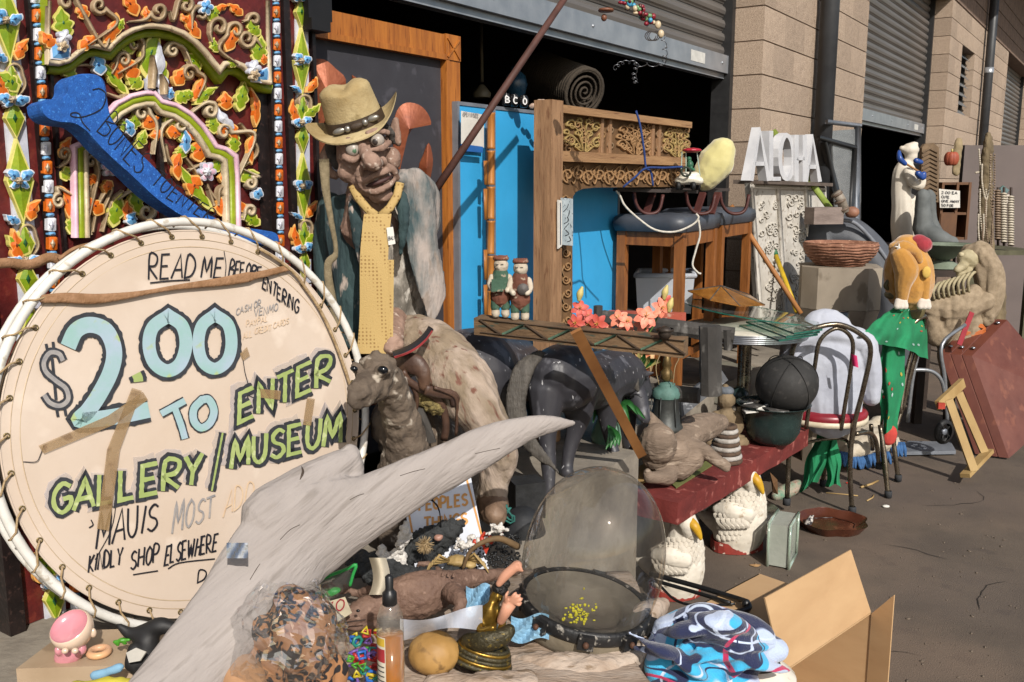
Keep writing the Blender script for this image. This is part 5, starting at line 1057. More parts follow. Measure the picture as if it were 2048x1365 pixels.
for k,(x,yb_,lab) in enumerate(((1001,631,'small carved figure holding a green box on the old beam'),(1040,637,'small carved figure with a round shield on the old beam'))):
    Y = 2.83-k*.012; o = thing('carved_figure',lab,'figurine',P(x,yb_,Y),'pair of carved figures'); S_ = 1.0 if k else .95
    def e(dx,dy,rx,ry,m,nm,rd=None,ds=0,dsc=.012): s = MB(); tell(s,x+dx,yb_-dy,Y,rx*S_,ry*S_,rd); return blob(s,nm,m,.0028,2,.0012,dsc,o)
    s = MB(); tell(s,x+1,yb_-100,Y,15,17,15); tell(s,x-3,yb_-96,Y-.018,4,5,4); tell(s,x+1,yb_-82,Y,11,9,11); hd = blob(s,'head',m_cw,.0025,2,.001,.01,o)
    for dx in (-7,3): s = mb(m_ink); trc(s,[(x+dx-2.2,yb_-101,Y-.0225,.8),(x+dx+2.2,yb_-101.5,Y-.0225,.8)],2,6); s.build('eye',parent=hd)
    s = MB(); tell(s,x+1,yb_-114,Y,17,6,16)
    for i in range(6): trc(s,[(x-12+i*5,yb_-112,Y-.01,3),(x-12+i*5,yb_-119,Y-.01,2)])
    blob(s,'crown',m_cr,.0025,1,.001,.01,o)
    s = MB(); trc(s,[(x,yb_-80,Y,17,15),(x,yb_-62,Y,18,15),(x,yb_-50,Y,20,16)]); blob(s,'chest',m_cg if k == 0 else m_cr,.003,2,.001,.01,o)
    s = MB(); trc(s,[(x,yb_-52,Y,20,16),(x,yb_-36,Y,21,17)]); blob(s,'skirt',m_cr,.003,1,.0015,.01,o)
    for d in (-1,1):
        s = MB(); trc(s,[(x+d*9,yb_-34,Y,10,11),(x+d*10,yb_-16,Y,10,11)]); blob(s,'trouser_leg',m_cg,.003,1,.001,.01,o)
        s = MB(); trc(s,[(x+d*10,yb_-14,Y,8,9),(x+d*10,yb_-3,Y,9,10)]); blob(s,'foot',m_cw,.003,1,.001,.01,o)
        s = MB(); trc(s,[(x+d*17,yb_-76,Y,7),(x+d*21,yb_-60,Y-.01,6),(x+d*14,yb_-50,Y-.03,6)]); blob(s,'arm',m_cw,.003,1,.001,.01,o)
    if k == 0: s = mb(m_cg); s.box(P(x-6,yb_-60,Y-.035),.036,.018,.036); s.build('box',parent=o,rough=.001,rsc=80)
    else: s = mb(M('shield_grey','5a5552',ro=.6,bump=.2)); s.lathe(P(x+6,yb_-58,Y-.03),[(0,.008),(.012,.006),(.018,0)],16,ax=Vector((0,-1,0))); s.build('shield',parent=o)
s = mb(M('iron_ball','4a4038','352d27',sc=14,ro=.5,metal=.4,bump=.3)); tell(s,1330,666,2.6,14,14); s.lathe(P(1330,660,2.6),[(.024,-.004),(.026,0),(.024,.004)],16); s.build('iron_ball',label='small iron ball resting on the right end of the carved beam',cat='ball')
# brown lath
s = mb(M('brown_lath','9a6a3c','7a4f2a',sc=6,ro=.6,bump=.2,st=(1,1,.6))); s.bar(P(1152,662,2.56),P(1284,912,3.02),.032,.010,Vector((0,1,0))); s.build('wood_lath',label='long brown lath leaning on the beam down to the red bench',cat='plank')
# ================================================================ black weathered timber frame
m_bt = M('charred_timber','4a4744','2e2c2a',sc=7,ro=.85,bump=.8,bsc=50,st=(1,1,.5),c3='6d6a66')
tf = thing('timber_trestle','black weathered timber trestle behind the carved beam','frame',P(1330,800,3.5))
for a,c,w,h,nm in ((P(1420,652,3.3),P(1422,790,3.3),.075,.07,'post'),(P(1196,612,3.6),P(1196,760,3.6),.035,.04,'post'),(P(1205,636,3.6),P(1468,672,3.42),.035,.06,'rail'),(P(1230,775,3.6),P(1398,792,3.4),.03,.06,'rail'),(P(1455,660,3.42),P(1456,700,3.42),.03,.03,'post')):
    s = mb(m_bt)
    for i in range(6): pass
    A,B2 = ringframe(c-a,Vector((0,1,0)) if nm == 'post' else Z3); vs = []
    for i in range(7):
        p = a+(c-a)*(i/6)
        for k in range(8):
            q = 2*math.pi*(k+.5)/8; r = 1+.10*noise.noise(Vector((i*1.3,k*1.1,a.x*9))); vs.append(p+A*(math.cos(q)*w/2*1.08*r)+B2*(math.sin(q)*h/2*1.08*r))
    s.add(vs,[(8*i+k,8*i+(k+1) % 8,8*i+8+(k+1) % 8,8*i+8+k) for i in range(6) for k in range(8)]+[tuple(range(7,-1,-1)),tuple(48+k for k in range(8))]); s.build(nm,parent=tf)
s = mb(M('grey_board','5c5e62','46484c',sc=9,ro=.8,bump=.5,st=(1,1,2),c3='8e9094')); s.bar(P(1318,850,3.55),P(1446,748,3.65),.062,.02,Vector((0,1,0))); s.build('grey_plank',label='dark grey plank slanting behind the stone buddha',cat='plank')
# ================================================================ lilies and planters
m_coral = M('coral_pot','c0604c','a04a3a',sc=6,ro=.6,bump=.2,c3='d8c8b0'); m_pet = M('lily_petal','d8604e','e8987a',sc=40,ro=.55,bump=.1); m_petd = M('lily_red','a83a38','c85a48',sc=40,ro=.55,bump=.1); m_stem = M('stem_green','5c7a3a','456028',ro=.6); m_bud = M('bud','9ca860','c7b070',sc=40,ro=.6); m_lf = M('leaf_plastic','2f6b34','235226',sc=14,ro=.45,bump=.1); m_yel = M('stamen','d8a850',ro=.6,bump=0)
s = mb(m_coral); a,c = P(1216,634,3.75),P(1368,640,3.6); s.bar(a,c,.05,.05,Z3); s.build('coral_trough',label='coral red painted trough behind the lilies',cat='planter',rough=.003,rsc=30)
def lily(x,y,Y,r,par,m,face=(-.2,-1,.3),n=6):
    o = P(x,y,Y); k = mpp(o)*r; ax = Vector(face).normalized(); A,B = ringframe(ax); fl = None
    s = mb(m)
    for i in range(n):
        q = 2*math.pi*i/n+x; d = A*math.cos(q)+B*math.sin(q); e = ax.cross(d); vs = []
        for j in range(6):
            t = j/5; w = .34*math.sin(math.pi*(t*.9+.05))**.8*k; c0 = o+d*(k*t*1.05)+ax*(k*(.45*t-.55*t*t*1.1)+.002*(i % 2)); vs += [c0-e*w,c0+ax*(-w*.25),c0+e*w]
        s.add(vs,[(3*j+c,3*j+c+1,3*j+c+4,3*j+c+3) for j in range(5) for c in range(2)],True)
    f = s.build('lily_flower',parent=par); s = mb(m_yel)
    for i in range(4): q = i*1.6; s.tube([o,o+ax*k*.6+(A*math.cos(q)+B*math.sin(q))*k*.2],.0012,4)
    s.build('stamen',parent=f)
for nm,base,fl,buds,lab in (('lily_plant',(1190,690,2.75),((1160,618,18,1),(1172,632,18,1),(1152,646,18,1),(1178,652,20,1),(1196,648,20,1),(1166,660,15,0),(1212,660,14,0)),((1160,588),),'silk lilies in deep coral behind the left part of the beam'),('lily_plant',(1270,700,2.72),((1238,638,20,0),(1252,644,18,0),(1292,634,24,0),(1286,650,18,0),(1322,616,20,0),(1330,604,16,1),(1254,662,14,0),(1288,676,16,0),(1264,672,12,0)),((1330,585),(1340,610)),'silk lilies in pale coral behind the right part of the beam')):
    o = thing(nm,lab,'flowers',P(*base),'silk lilies')
    for x,y,r,dk in fl: lily(x,y,base[2]+random.uniform(-.02,.04),r,o,m_petd if dk else m_pet,(random.uniform(-.5,.5),-1,random.uniform(0,.7)))
    for x,y,*_ in fl[::2]: s = mb(m_stem); s.tube([P(z[0],z[1],base[2]+.03) for z in crom([(base[0],base[1]),((x+base[0])/2+8,(y+base[1])/2),(x,y)],5)],.0022,6); s.build('stem',parent=o)
    for x,y in buds: s = mb(m_bud); trc(s,[(x-2,y+12,base[2],4),(x,y,base[2],7),(x+4,y-12,base[2],3)]); s.build('bud',parent=o)
def leafblade(pts,w,Y,par,m,nm='leaf'):
    s = mb(m); P3 = [P(z[0],z[1],Y+z[2] if len(z) > 2 else Y) for z in crom([tuple(q) if len(q) > 2 else tuple(q)+(0,) for q in pts],5)]; n = len(P3); vs = []
    for i,p in enumerate(P3):
        t = P3[min(i+1,n-1)]-P3[max(i-1,0)]; e = t.cross(Vector((0,1,0))).normalized()*(w*mpp(p)*math.sin(math.pi*(i/(n-1)*.92+.04))); vs += [p-e,p+Vector((0,.006,0)),p+e]
    s.add(vs,[(3*j+c,3*j+c+1,3*j+c+4,3*j+c+3) for j in range(n-1) for c in range(2)],True); return s.build(nm,parent=par)
po = thing('patterned_pot','orange patterned pot with green leaves under the carved beam','pot',P(1275,790,3.6))
s = mb(M('orange_pattern','b8603a','d0b080',sc=26,ro=.6,bump=.2,kind='v')); s.lathe(P(1275,795,3.6),[(.026,0),(.036,.02),(.048,.085),(.06,.145),(.067,.18),(.058,.18)],18); s.build('pot',parent=po)
for i in range(9): x = 1250+i*7; leafblade([(1275,745),(x,725,-.03),(x+(i-4)*4,700+abs(i-4)*6,-.06)],6,3.55,po,m_lf if i % 2 else m_bud)
vg = thing('green_vase','pale green vase with strappy leaves between the horse legs','vase',P(1216,905,3.3))
s = mb(M('celadon','7fa08c','6a8a76',sc=8,ro=.3,bump=.05)); s.lathe(P(1212,905,3.34),[(.02,0),(.045,.02),(.058,.06),(.05,.1),(.034,.13),(.04,.14),(.03,.135)],20); s.build('vase',parent=vg)
for i in range(10): x = 1180+i*9; leafblade([(1216,850),(x,815-5*(i % 3),-.02),(x+(i-4)*6,830+8*(i % 4),-.06)],6,3.28,vg,m_lf)
for i in range(4): leafblade([(1216,850),(1222+i*4,870,-.06),(1212+i*9,900-3*i,-.08)],6,3.2,vg,m_lf)
# lantern
m_lan = M('lantern_iron','4f5250','3a3c3b',sc=14,ro=.5,metal=.5,bump=.3); m_verd = M('verdigris','5c8078','44645c',sc=20,ro=.7,bump=.4)
m_lan = MATS['lantern_iron']; ln = thing('ship_lantern','old iron ship lantern with a green cap beside the timber post','lantern',P(1332,858,3.45)); o_ = P(1330,862,3.45); K = 1.55
s = mb(m_lan); s.lathe(o_,[(r*K,h*K) for r,h in ((.0,0),(.042,0),(.046,.012),(.038,.02),(.034,.05),(.03,.075),(.032,.085))],20); s.build('body',parent=ln)
for a in range(6):
    q = a*math.pi/3; s = mb(m_lan); s.tube([o_+Vector((.04*math.cos(q),.04*math.sin(q),.015))*K,o_+Vector((.034*math.cos(q),.034*math.sin(q),.09))*K],.0025,6); s.build('guard_wire',parent=ln)
s = mb(m_verd); s.lathe(o_+Z3*.086*K,[(r*K,h*K) for r,h in ((.034,0),(.036,.01),(.03,.022),(.02,.03),(.022,.034),(.0,.04))],20); s.build('cap',parent=ln)
s = mb(M('brass_old','8a744a','5f4e30',sc=20,ro=.5,metal=.6,bump=.2)); s.lathe(o_+Z3*.126*K,[(r*K,h*K*.8) for r,h in ((.006,0),(.016,.01),(.014,.03),(.008,.04),(.012,.05),(.007,.075),(.003,.085))],14); s.build('finial',parent=ln)
s = mb(M('wire_tan','a3906c',ro=.6,bump=0)); s.tube([P(z[0],z[1],3.4) for z in crom([(1318,770),(1312,735),(1322,705),(1334,668),(1350,690),(1358,715),(1350,735),(1346,770)],5)],.0018,5); s.build('hanger_wire',parent=ln)
# ================================================================ red bench on two white swans
ZBn = .42; N_,R_,L_ = G(1356,1006,ZBn),G(1618,857,ZBn),G(1128,946,ZBn)
m_bench = M('red_bench_paint','7a2f2a','5f221f',sc=9,ro=.75,bump=.5,bsc=60,c3='9c5a52')
ex = (R_-N_).normalized(); ey = (ex.cross(Z3))*-1; lx = (R_-N_).length; ly = .34
bn = thing('red_bench','thick red painted bench plank carried by two white swans','bench',(R_+L_)/2-Z3*ZBn)
s = mb(m_bench); nx,ny = 30,12; vs = []
def bt(u,v,h):
    e = .008*(1 if (u in (0,1) or v in (0,1)) else 0); p = N_+ex*(lx*u)+ey*(ly*v)+Z3*h; return p+noise.noise_vector(p*16)*.004
for lay in (0,1):
    s.grid((lambda u,v: bt(u,v,0)) if lay == 0 else (lambda u,v: bt(u,1-v,-.085)),nx,ny,False)
for f in (lambda u,v: bt(u,0,-.085*v),lambda u,v: bt(1-u,1,-.085*v),lambda u,v: bt(0,1-u,-.085*v),lambda u,v: bt(1,u,-.085*v)): s.grid(f,nx,3,False)
s.build('plank',parent=bn)
m_ylw = M('tan_patch','a98a5a','8a7044',sc=8,ro=.8,bump=.3); m_olv = M('olive_patch','6f7440','5c6034',sc=8,ro=.8,bump=.3)
for q,m in (([(1236,930),(1300,915),(1316,950),(1264,976),(1232,956)],m_ylw),([(1340,965),(1402,915),(1424,930),(1352,975)],m_olv),([(1500,870),(1540,850),(1560,860),(1515,882)],m_olv)):
    s = mb(m); s.prism([G(x,y,ZBn+.008) for x,y in q],-Z3*.006); s.build('paint_patch',parent=bn)
m_sw = M('white_plaster','e0d9cc','cdc4b4',sc=10,ro=.8,bump=.2,bsc=70,c3='b0a08a'); m_bill = M('bill_yellow','d4a92c','b88c1e',ro=.5,bump=.1); m_red2 = M('swan_base_red','96352a','7a2a22',sc=12,ro=.7,bump=.4,c3='d0c0b0')
def swan(x,yb_,Y,k,lab,flip=1):
    c = G(x,yb_); Y = c.y; o = thing('swan_support',lab,'swan statue',c,'white swan supports'); u = k/100
    X = lambda dx,dy,dY=0: (x+dx*u*flip,yb_-dy*u,Y+dY)
    s = mb(m_red2); P0 = P(*X(-12,10,.0)); kk = mpp(P0)*u
    vs_ = []
    for i in range(24):
        q = 2*math.pi*i/24; vs_.append(P0+Vector((math.cos(q)*62*kk*(1+.08*math.cos(3*q)),math.sin(q)*42*kk,16*kk)))
    s.prism(vs_,-Z3*(P0.z+16*kk-.003)); s.build('base',parent=o)
    s = MB(); HT = [(8,-10,52),(40,-4,62),(80,4,62),(115,14,50),(145,16,40),(172,14,34)]
    trc(s,[X(c0,h,0)+(r*u,r*.8*u) for h,c0,r in HT],5,16); trc(s,[X(-40,60,.03)+(34*u,),X(-76,74,.06)+(18*u,),X(-98,84,.08)+(6*u,)]); trc(s,[X(30,150,-.03)+(24*u,),X(20,172,-.05)+(22*u,)]); trc(s,[X(-50,96,-.05)+(16*u,20*u),X(-20,92,-.085)+(26*u,24*u),X(12,84,-.09)+(24*u,22*u)])
    bd = blob(s,'body',m_sw,.005,3,.0015,.02,o); kk = mpp(P(*X(0,70)))*u
    me = bpy.data.meshes.new('feather'); q8 = [(math.cos(a)*.62,-.05,math.sin(a)*.8) for a in [math.pi*2*i/10 for i in range(10)]]; me.from_pydata(q8+[(0,-.26,-.35)],[],[(i,(i+1) % 10,10) for i in range(10)]); me.materials.append(m_sw)
    for j in range(11):
        h = 26+j*11.5; c0 = np.interp(h,[q[0] for q in HT],[q[1] for q in HT]); rr = np.interp(h,[q[0] for q in HT],[q[2] for q in HT])
        for i in range(10):
            a = -50+i*11.5+(5.7 if j % 2 else 0); f = (a-c0)/rr
            if abs(f) > .93 or h > 140: continue
            wing = a < 22 and 60 < h < 112; p = P(*X(a,h,-rr*.8*kk*math.sqrt(1-f*f)*1.0-(.03 if wing else .0))); L = (15 if wing else 12.5)*kk
            inst('feather',me,p,o,rot=(R(12),R((-40 if wing else -6)*flip),R(38*f*flip)),scale=(L*.9,L,L*(1.5 if wing else 1)))
    s = MB(); trc(s,[X(30,172,-.06)+(13*u,),X(40,162,-.075)+(12*u,),X(48,148,-.08)+(9*u,),X(54,134,-.08)+(5*u,)]); blob(s,'bill',m_bill,.0035,2,0,.01,o)
    return o
swan(1356,1190,0,84,'white plaster swan under the near corner of the red bench'); swan(1480,1098,0,84,'white plaster swan under the middle of the red bench')
# ================================================================ on the bench: lying doll,stone buddha,ringed candle,moulding strip,bowl with ball
m_doll = M('driftwood_doll','8d7b6b','695a4d',sc=6,ro=.85,bump=.9,bsc=40,st=(.6,2,2.4),c3='9a8a7a',bd=.008)
zb = ZBn; s = MB(); Yd = G(1330,965,zb).y
trc(s,[(1356,885,Yd+.02,30),(1388,862,Yd+.12,32),(1424,850,Yd+.2,26),(1440,846,Yd+.22,18)]); trc(s,[(1352,905,Yd,32),(1330,905,Yd,34)])
tell(s,1316,888,Yd-.06,39,42,38,-10); tell(s,1338,902,Yd-.08,10,10); tell(s,1340,882,Yd-.06,12,14); tell(s,1310,918,Yd-.05,26,22)
trc(s,[(1325,862,Yd,13),(1300,838,Yd-.02,12),(1282,822,Yd-.03,13),(1274,816,Yd-.03,14)])
trc(s,[(1330,935,Yd-.02,24),(1336,952,Yd-.06,20),(1316,955,Yd-.1,14),(1298,956,Yd-.12,12)]); tell(s,1295,950,Yd-.12,9,14,10)
trc(s,[(1370,895,Yd+.02,24),(1402,900,Yd,17),(1432,920,Yd-.04,13),(1452,936,Yd-.05,9)]); trc(s,[(1385,915,Yd,26),(1360,940,Yd-.02,22)])
for i in range(3): trc(s,[(1440+i*4,926-i*3,Yd-.05,4),(1458+i*1,938-i*4,Yd-.055,3)])
blob(s,'driftwood_doll',m_doll,.0038,2,.0012,.02,None,'chubby carved driftwood doll lying on its side on the red bench','carved doll')
m_bud2 = M('sandstone','86745a','64553f',sc=14,ro=.85,bump=.6,bsc=80)
bd_ = thing('stone_buddha','seated brown stone buddha on the red bench','statue',G(1452,880,zb)); Yb2 = G(1452,885,zb).y
s = MB(); tell(s,1452,800,Yb2,17,20,18); tell(s,1451,782,Yb2+.005,14,8,14); tell(s,1451,774,Yb2+.005,7,6,7); tell(s,1456,804,Yb2-.03,4,6,5); tell(s,1438,804,Yb2,3,9,4); tell(s,1468,802,Yb2,3,9,4); trc(s,[(1452,815,Yb2,10),(1452,830,Yb2,20,18),(1452,850,Yb2,27,20),(1452,875,Yb2,26,22)])
for d in (-1,1): trc(s,[(1452+d*20,832,Yb2,11),(1452+d*27,855,Yb2-.01,9),(1452+d*12,872,Yb2-.04,7)]); trc(s,[(1452+d*14,880,Yb2,14),(1452+d*36,884,Yb2-.02,12),(1452+d*10,890,Yb2-.05,9)])
blob(s,'figure',m_bud2,.0038,2,.001,.015,bd_)
s = mb(M('blue_grey','6a7078','545a62',sc=40,ro=.8,bump=.6)); tell(s,1452,782,Yb2+.004,16.5,10,16); s.build('hair',parent=bd_)
m_hv1 = M('hive_white','b6b1ab','918b84',sc=30,ro=.9,bump=.8); m_hv2 = M('hive_brown','5d4a3a','41332a',sc=30,ro=.9,bump=.8)
hv = thing('ringed_candle','beehive shaped candle with brown and white rings on the red bench','candle',G(1450,928,zb)); o_ = G(1450,924,zb)
for i in range(9):
    r = .062-.0034*i; s = mb(m_hv2 if i % 2 == 0 else m_hv1); s.tube([o_+Vector((r*math.cos(q),r*math.sin(q),.010+i*.0175)) for q in [2*math.pi*j/28 for j in range(28)]],.0095 if i % 2 == 0 else .0105,8,closed=True); s.lathe(o_,[(r,.002+i*.0175),(0,.002+i*.0175)],20); s.build('ring',parent=hv,rough=.0015,rsc=80)
s = mb(m_hv2); s.lathe(o_+Z3*.16,[(.034,0),(.026,.0),(.02,-.02),(0,-.02)],20); s.build('rim',parent=hv)
s = mb(M('white_moulding','d8d4c8','c6c1b4',ro=.6,bump=.15)); a,c = G(1482,850,zb+.015),G(1555,862,zb+.015); s.bar(a,c,.035,.022,Z3); s.bar(a+Z3*.012,c+Z3*.012,.02,.012,Z3); s.build('white_moulding',label='short white moulding strip lying on the red bench end',cat='moulding')
m_dg = M('dark_green_glaze','2a3a38','1e2b2a',sc=10,ro=.25,bump=.05); Yw = 3.95
bw = thing('wide_bowl','wide dark glazed bowl full of odds and ends at the bench end','bowl',P(1545,840,Yw)); o_ = P(1545,838,Yw)
s = mb(m_dg); s.lathe(o_,[(.0,-.10),(.085,-.10),(.10,-.085),(.118,-.05),(.122,-.01),(.126,.015),(.13,.042),(.156,.07),(.162,.072),(.155,.066),(.12,.045),(.08,.02),(0,.012)],40); s.build('bowl',parent=bw)
for i in range(8): tell_s = mb([m_paper,m_mug,m_bt,m_foil][i % 4]); p = o_+Vector((random.uniform(-.11,.0),random.uniform(-.08,.06),.058+i*.003)); tell_s.box(p,random.uniform(.05,.11),random.uniform(.04,.09),.006,Vector((math.cos(i*1.7),math.sin(i*1.7),.1)).normalized(),Vector((-math.sin(i*1.7),math.cos(i*1.7),0))); tell_s.build('card',label='%s %s card lying in the wide dark bowl' % (['lower','upper'][i // 4],['white','black','charcoal','silver'][i % 4]),cat='card',group='cards in the wide bowl')
s = mb(M('black_rubber','2e2d2c','242322',sc=12,ro=.75,bump=.25,bsc=60,c3='3b3937')); cB = P(1574,768,3.93); s.ell(cB,61*mpp(cB),61*mpp(cB),57*mpp(cB),None,36,24)
bl = s.build('black_ball',label='large matt black ball sitting in the wide bowl',cat='ball')
for i in range(3):
    A,B = ringframe(Vector((math.cos(i*1.05+.4),math.sin(i*1.05+.4),.35))); s = mb(M('ball_seam','1c1b1a',ro=.8,bump=.1)); r = 61.0*mpp(cB); s.tube([cB+(A*math.cos(q)+B*math.sin(q)*1)*r for q in [2*math.pi*j/48 for j in range(48)]],.0022,5,closed=True); s.build('seam',parent=bl)
s = mb(m_dg); o_ = P(1482,812,4.12); ax = Vector((.25,-1,-.1)).normalized(); s.lathe(o_+Vector((0,.03,.035)),[(0,-.05),(.03,-.045),(.046,-.02),(.048,.005),(.034,.03),(.02,.038),(.018,.044),(.022,.046),(.018,.04),(0,.03)],24,ax=ax); s.build('dark_vase',label='small dark vase lying on its side behind the bowl',cat='vase')
# ================================================================ chrome chairs
m_chr = M('worn_chrome','8d8577','6b6052',sc=30,ro=.28,bump=.1,metal=.85,c3='5d4a38'); m_red = M('red_vinyl','8e2430','741b26',sc=8,ro=.35,bump=.08); m_cream = M('cream_edge','d8ceb8','b9ac92',ro=.5,bump=.1); m_rub = M('rubber_tip','34363a','26282b',ro=.8,bump=.1)
def V3(l): return [P(*p) for p in l]
def ctube(o,nm,pts,r=.0115,n=6): s = mb(m_chr); s.tube([Vector(q) for q in crom([tuple(P(*p)) for p in pts],n)],r,10); return s.build(nm,parent=o)
def foot(o,x,y,Y): s = mb(m_rub); p = P(x,y,Y); s.lathe(p-Z3*0,[(0,0),(.018,0),(.0185,.03),(.014,.034)],14); s.build('rubber_foot',parent=o)
c1 = thing('chrome_chair','bent chrome chair with a red round seat holding the grey shirt','chair',G(1650,1000))
ctube(c1,'back_hoop',[(1574,1000,4.22),(1578,900,4.18),(1582,800,4.12),(1583,712,4.06),(1606,668,4.03),(1672,649,4.02),(1724,671,4.03),(1741,702,4.05),(1726,780,4.1),(1706,860,4.14),(1700,940,4.16),(1704,1020,4.2)])
ctube(c1,'inner_hoop',[(1612,858,4.14),(1620,800,4.11),(1630,730,4.06),(1641,680,4.04),(1675,657,4.03),(1704,680,4.04),(1702,735,4.07),(1690,810,4.11),(1682,860,4.14)],.0095)
sc_ = (G(1648,830,.45)); sc_ = Vector((sc_.x,4.34,.45))
for nm,m,pr in (('seat',m_red,[(0,.052),(.14,.05),(.19,.04),(.203,.022),(.2,.006)]),('seat_rim',m_cream,[(.2,.006),(.206,.004),(.206,-.018),(.195,-.02)])):
    s = mb(m); s.lathe(sc_,pr,40); s.build(nm,parent=c1)
ctube(c1,'leg',[(1656,858,4.5),(1650,920,4.55),(1646,965,4.58)]); ctube(c1,'leg',[(1712,868,4.2),(1738,866,4.32),(1752,884,4.42),(1758,930,4.5)]); ctube(c1,'stretcher',[(1576,898,4.16),(1640,880,4.3),(1690,880,4.3),(1702,905,4.16)],.008)
foot(c1,1704,1027,4.19); foot(c1,1573,1010,4.22); foot(c1,1646,972,4.58); foot(c1,1758,938,4.5)
c2 = thing('chrome_chair','bent chrome chair with a red seat draped in the green patterned shirt','chair',G(1780,980))
ctube(c2,'back_hoop',[(1776,990,4.42),(1764,880,4.5),(1775,800,4.55),(1790,745,4.6),(1806,690,4.6),(1826,650,4.6),(1845,634,4.62),(1851,640,4.66),(1842,680,4.72),(1824,740,4.74),(1806,810,4.74),(1788,880,4.7),(1796,956,4.68)])
ctube(c2,'inner_hoop',[(1800,828,4.6),(1814,740,4.64),(1834,672,4.66),(1840,665,4.68),(1836,690,4.7),(1820,750,4.7),(1806,820,4.7)],.0095)
s2 = Vector((P(1722,800,4.8).x,4.8,.45))
for nm,m,pr in (('seat',m_red,[(0,.05),(.12,.048),(.165,.04),(.178,.022),(.175,.006)]),('seat_rim',m_cream,[(.175,.006),(.18,.004),(.18,-.018),(.17,-.02)])):
    s = mb(m); s.lathe(s2,pr,36); s.build(nm,parent=c2)
ctube(c2,'leg',[(1760,850,4.5),(1770,920,4.45),(1776,990,4.42)]); ctube(c2,'leg',[(1742,850,4.8),(1745,900,4.85)]); ctube(c2,'leg',[(1783,850,4.72),(1790,905,4.69),(1796,956,4.68)])
foot(c2,1776,995,4.42); foot(c2,1796,962,4.67)
# grey T-shirt on a torso form
m_tee = M('grey_jersey','b5b9c4','a5a9b6',sc=5,ro=.95,bump=.25,bsc=120,sheen=.2)
def cloth(s,name,m,par=None,label=None,cat=None,vox=.006,fold=.008,fs=(18,18,4),smooth=3): return blob(s,name,m,vox,smooth,.003,.06,par,label,cat,ridged=(fold,)+fs)
s = MB(); Yt2 = 4.27
trc(s,[(1650,676,Yt2,60,34),(1652,710,Yt2,78,42),(1656,760,Yt2,74,42),(1660,800,Yt2,66,44),(1664,818,Yt2,62,44)]); trc(s,[(1590,680,Yt2,22,34),(1650,664,Yt2,26,40),(1718,682,Yt2,26,36)]); trc(s,[(1726,690,Yt2,28,36),(1738,740,Yt2,22,30),(1742,795,Yt2,17,24)]); trc(s,[(1588,690,Yt2,24,34),(1576,740,Yt2,20,30),(1572,790,Yt2,16,24)])
tee = cloth(s,'grey_shirt',m_tee,None,'plain grey shirt on a torso form sitting on the chrome chair','shirt')
s = mb(M('gloss_black','17181b',ro=.12,bump=0)); o_ = P(1672,662,4.34); s.lathe(o_,[(.062,-.03),(.056,.0),(.054,.03),(.055,.088),(.05,.094),(0,.094)],24); s.build('black_neck_cap',label='shiny black neck cap standing out of the grey shirt collar',cat='mannequin')
s = mb(M('pink_note','d8336e',ro=.6,bump=.1)); s.grid(lambda u,v: P(1702+u*12+v*3,708+v*24+u*4,4.02-.02*math.sin(u*2)),3,4); s.build('pink_note',label='scrap of bright pink paper stuck on the chair hoop',cat='paper')
# green patterned shirt
m_gsh = M('green_shirt','1f8a5a','187048',sc=6,ro=.9,bump=.2,bsc=120)
def bulbs(shirt,spots,par):
    for x,y,Y,m,a in spots:
        s = mb(m); trc(s,[(x-2*math.cos(a),y-4,Y+.035,3,12),(x,y+1,Y+.035,3.8,12),(x+2*math.cos(a),y+6,Y+.035,1.6,12)],4,8); s.build('bulb_print',parent=par)
Yg = 4.66
def sheetfn(q,amp,fr):
    def f(u,v,lift=0):
        x = (q[0][0]*(1-u)+q[1][0]*u)*(1-v)+(q[3][0]*(1-u)+q[2][0]*u)*v; y = (q[0][1]*(1-u)+q[1][1]*u)*(1-v)+(q[3][1]*(1-u)+q[2][1]*u)*v; Y = (q[0][2]*(1-u)+q[1][2]*u)*(1-v)+(q[3][2]*(1-u)+q[2][2]*u)*v
        w = amp*(math.sin(u*fr+2*v)+.5*math.sin(u*fr*2.3-3*v+1))*(.25+.75*v)-.05*math.sin(math.pi*u); p = P(x+3*math.sin(v*9+u*3),y+4*math.sin(u*7),Y+w-lift); return p+noise.noise_vector(p*12)*.008
    return f
f1 = sheetfn([(1796,608,Yg-.06),(1846,604,Yg),(1858,716,Yg+.06),(1716,672,4.16)],.03,12); f2 = sheetfn([(1764,640,Yg-.14),(1816,636,Yg-.08),(1799,862,Yg-.1),(1757,866,Yg-.14)],.012,8)
gs = thing('green_shirt','green shirt printed with coloured light bulbs hung over the chrome chair','shirt',P(1790,860,Yg))
for nm,f in (('shirt_body',f1),('sleeve',f2)):
    s = mb(m_gsh); s.grid(f,40,30); s.grid(lambda u,v: f(1-u,v)+Vector((0,.035*math.sin(math.pi*u)+.004,0)),40,30); s.build(nm,parent=gs)
b_y,b_r,b_w = M('print_yellow','b8a84a',ro=.9,bump=0),M('print_red','b04a3c',ro=.9,bump=0),M('print_pale','a8c8c0',ro=.9,bump=0); rq = random.Random(8)
for k in range(40):
    f = f1 if k % 2 else f2; u,v = rq.uniform(.08,.92),rq.uniform(.06,.95); d = (.045 if f is f1 else .09)*.55; a = rq.uniform(0,6); s = mb((b_y,b_r,b_w)[k % 3]); pts = []
    for i in range(10): q = i*.628; r = d*(.75+.35*math.cos(q)); pts.append(f(u+r*math.cos(q+a),v+r*.42*math.sin(q+a)*(2.2 if f is f1 else 1),.006))
    s.dome(pts,f(u,v,.007)); s.build('bulb_print',parent=gs)
s = MB(); trc(s,[(1778,866,Yg-.13,17,12),(1777,876,Yg-.13,16,11)]); blob(s,'cuff',M('red_cuff','c8483e','b03c34',ro=.9,bump=.3),.005,1,0,.01,gs)
gg = thing('green_cloth','green printed cloth trailing under the grey shirt chair','cloth',G(1640,975))
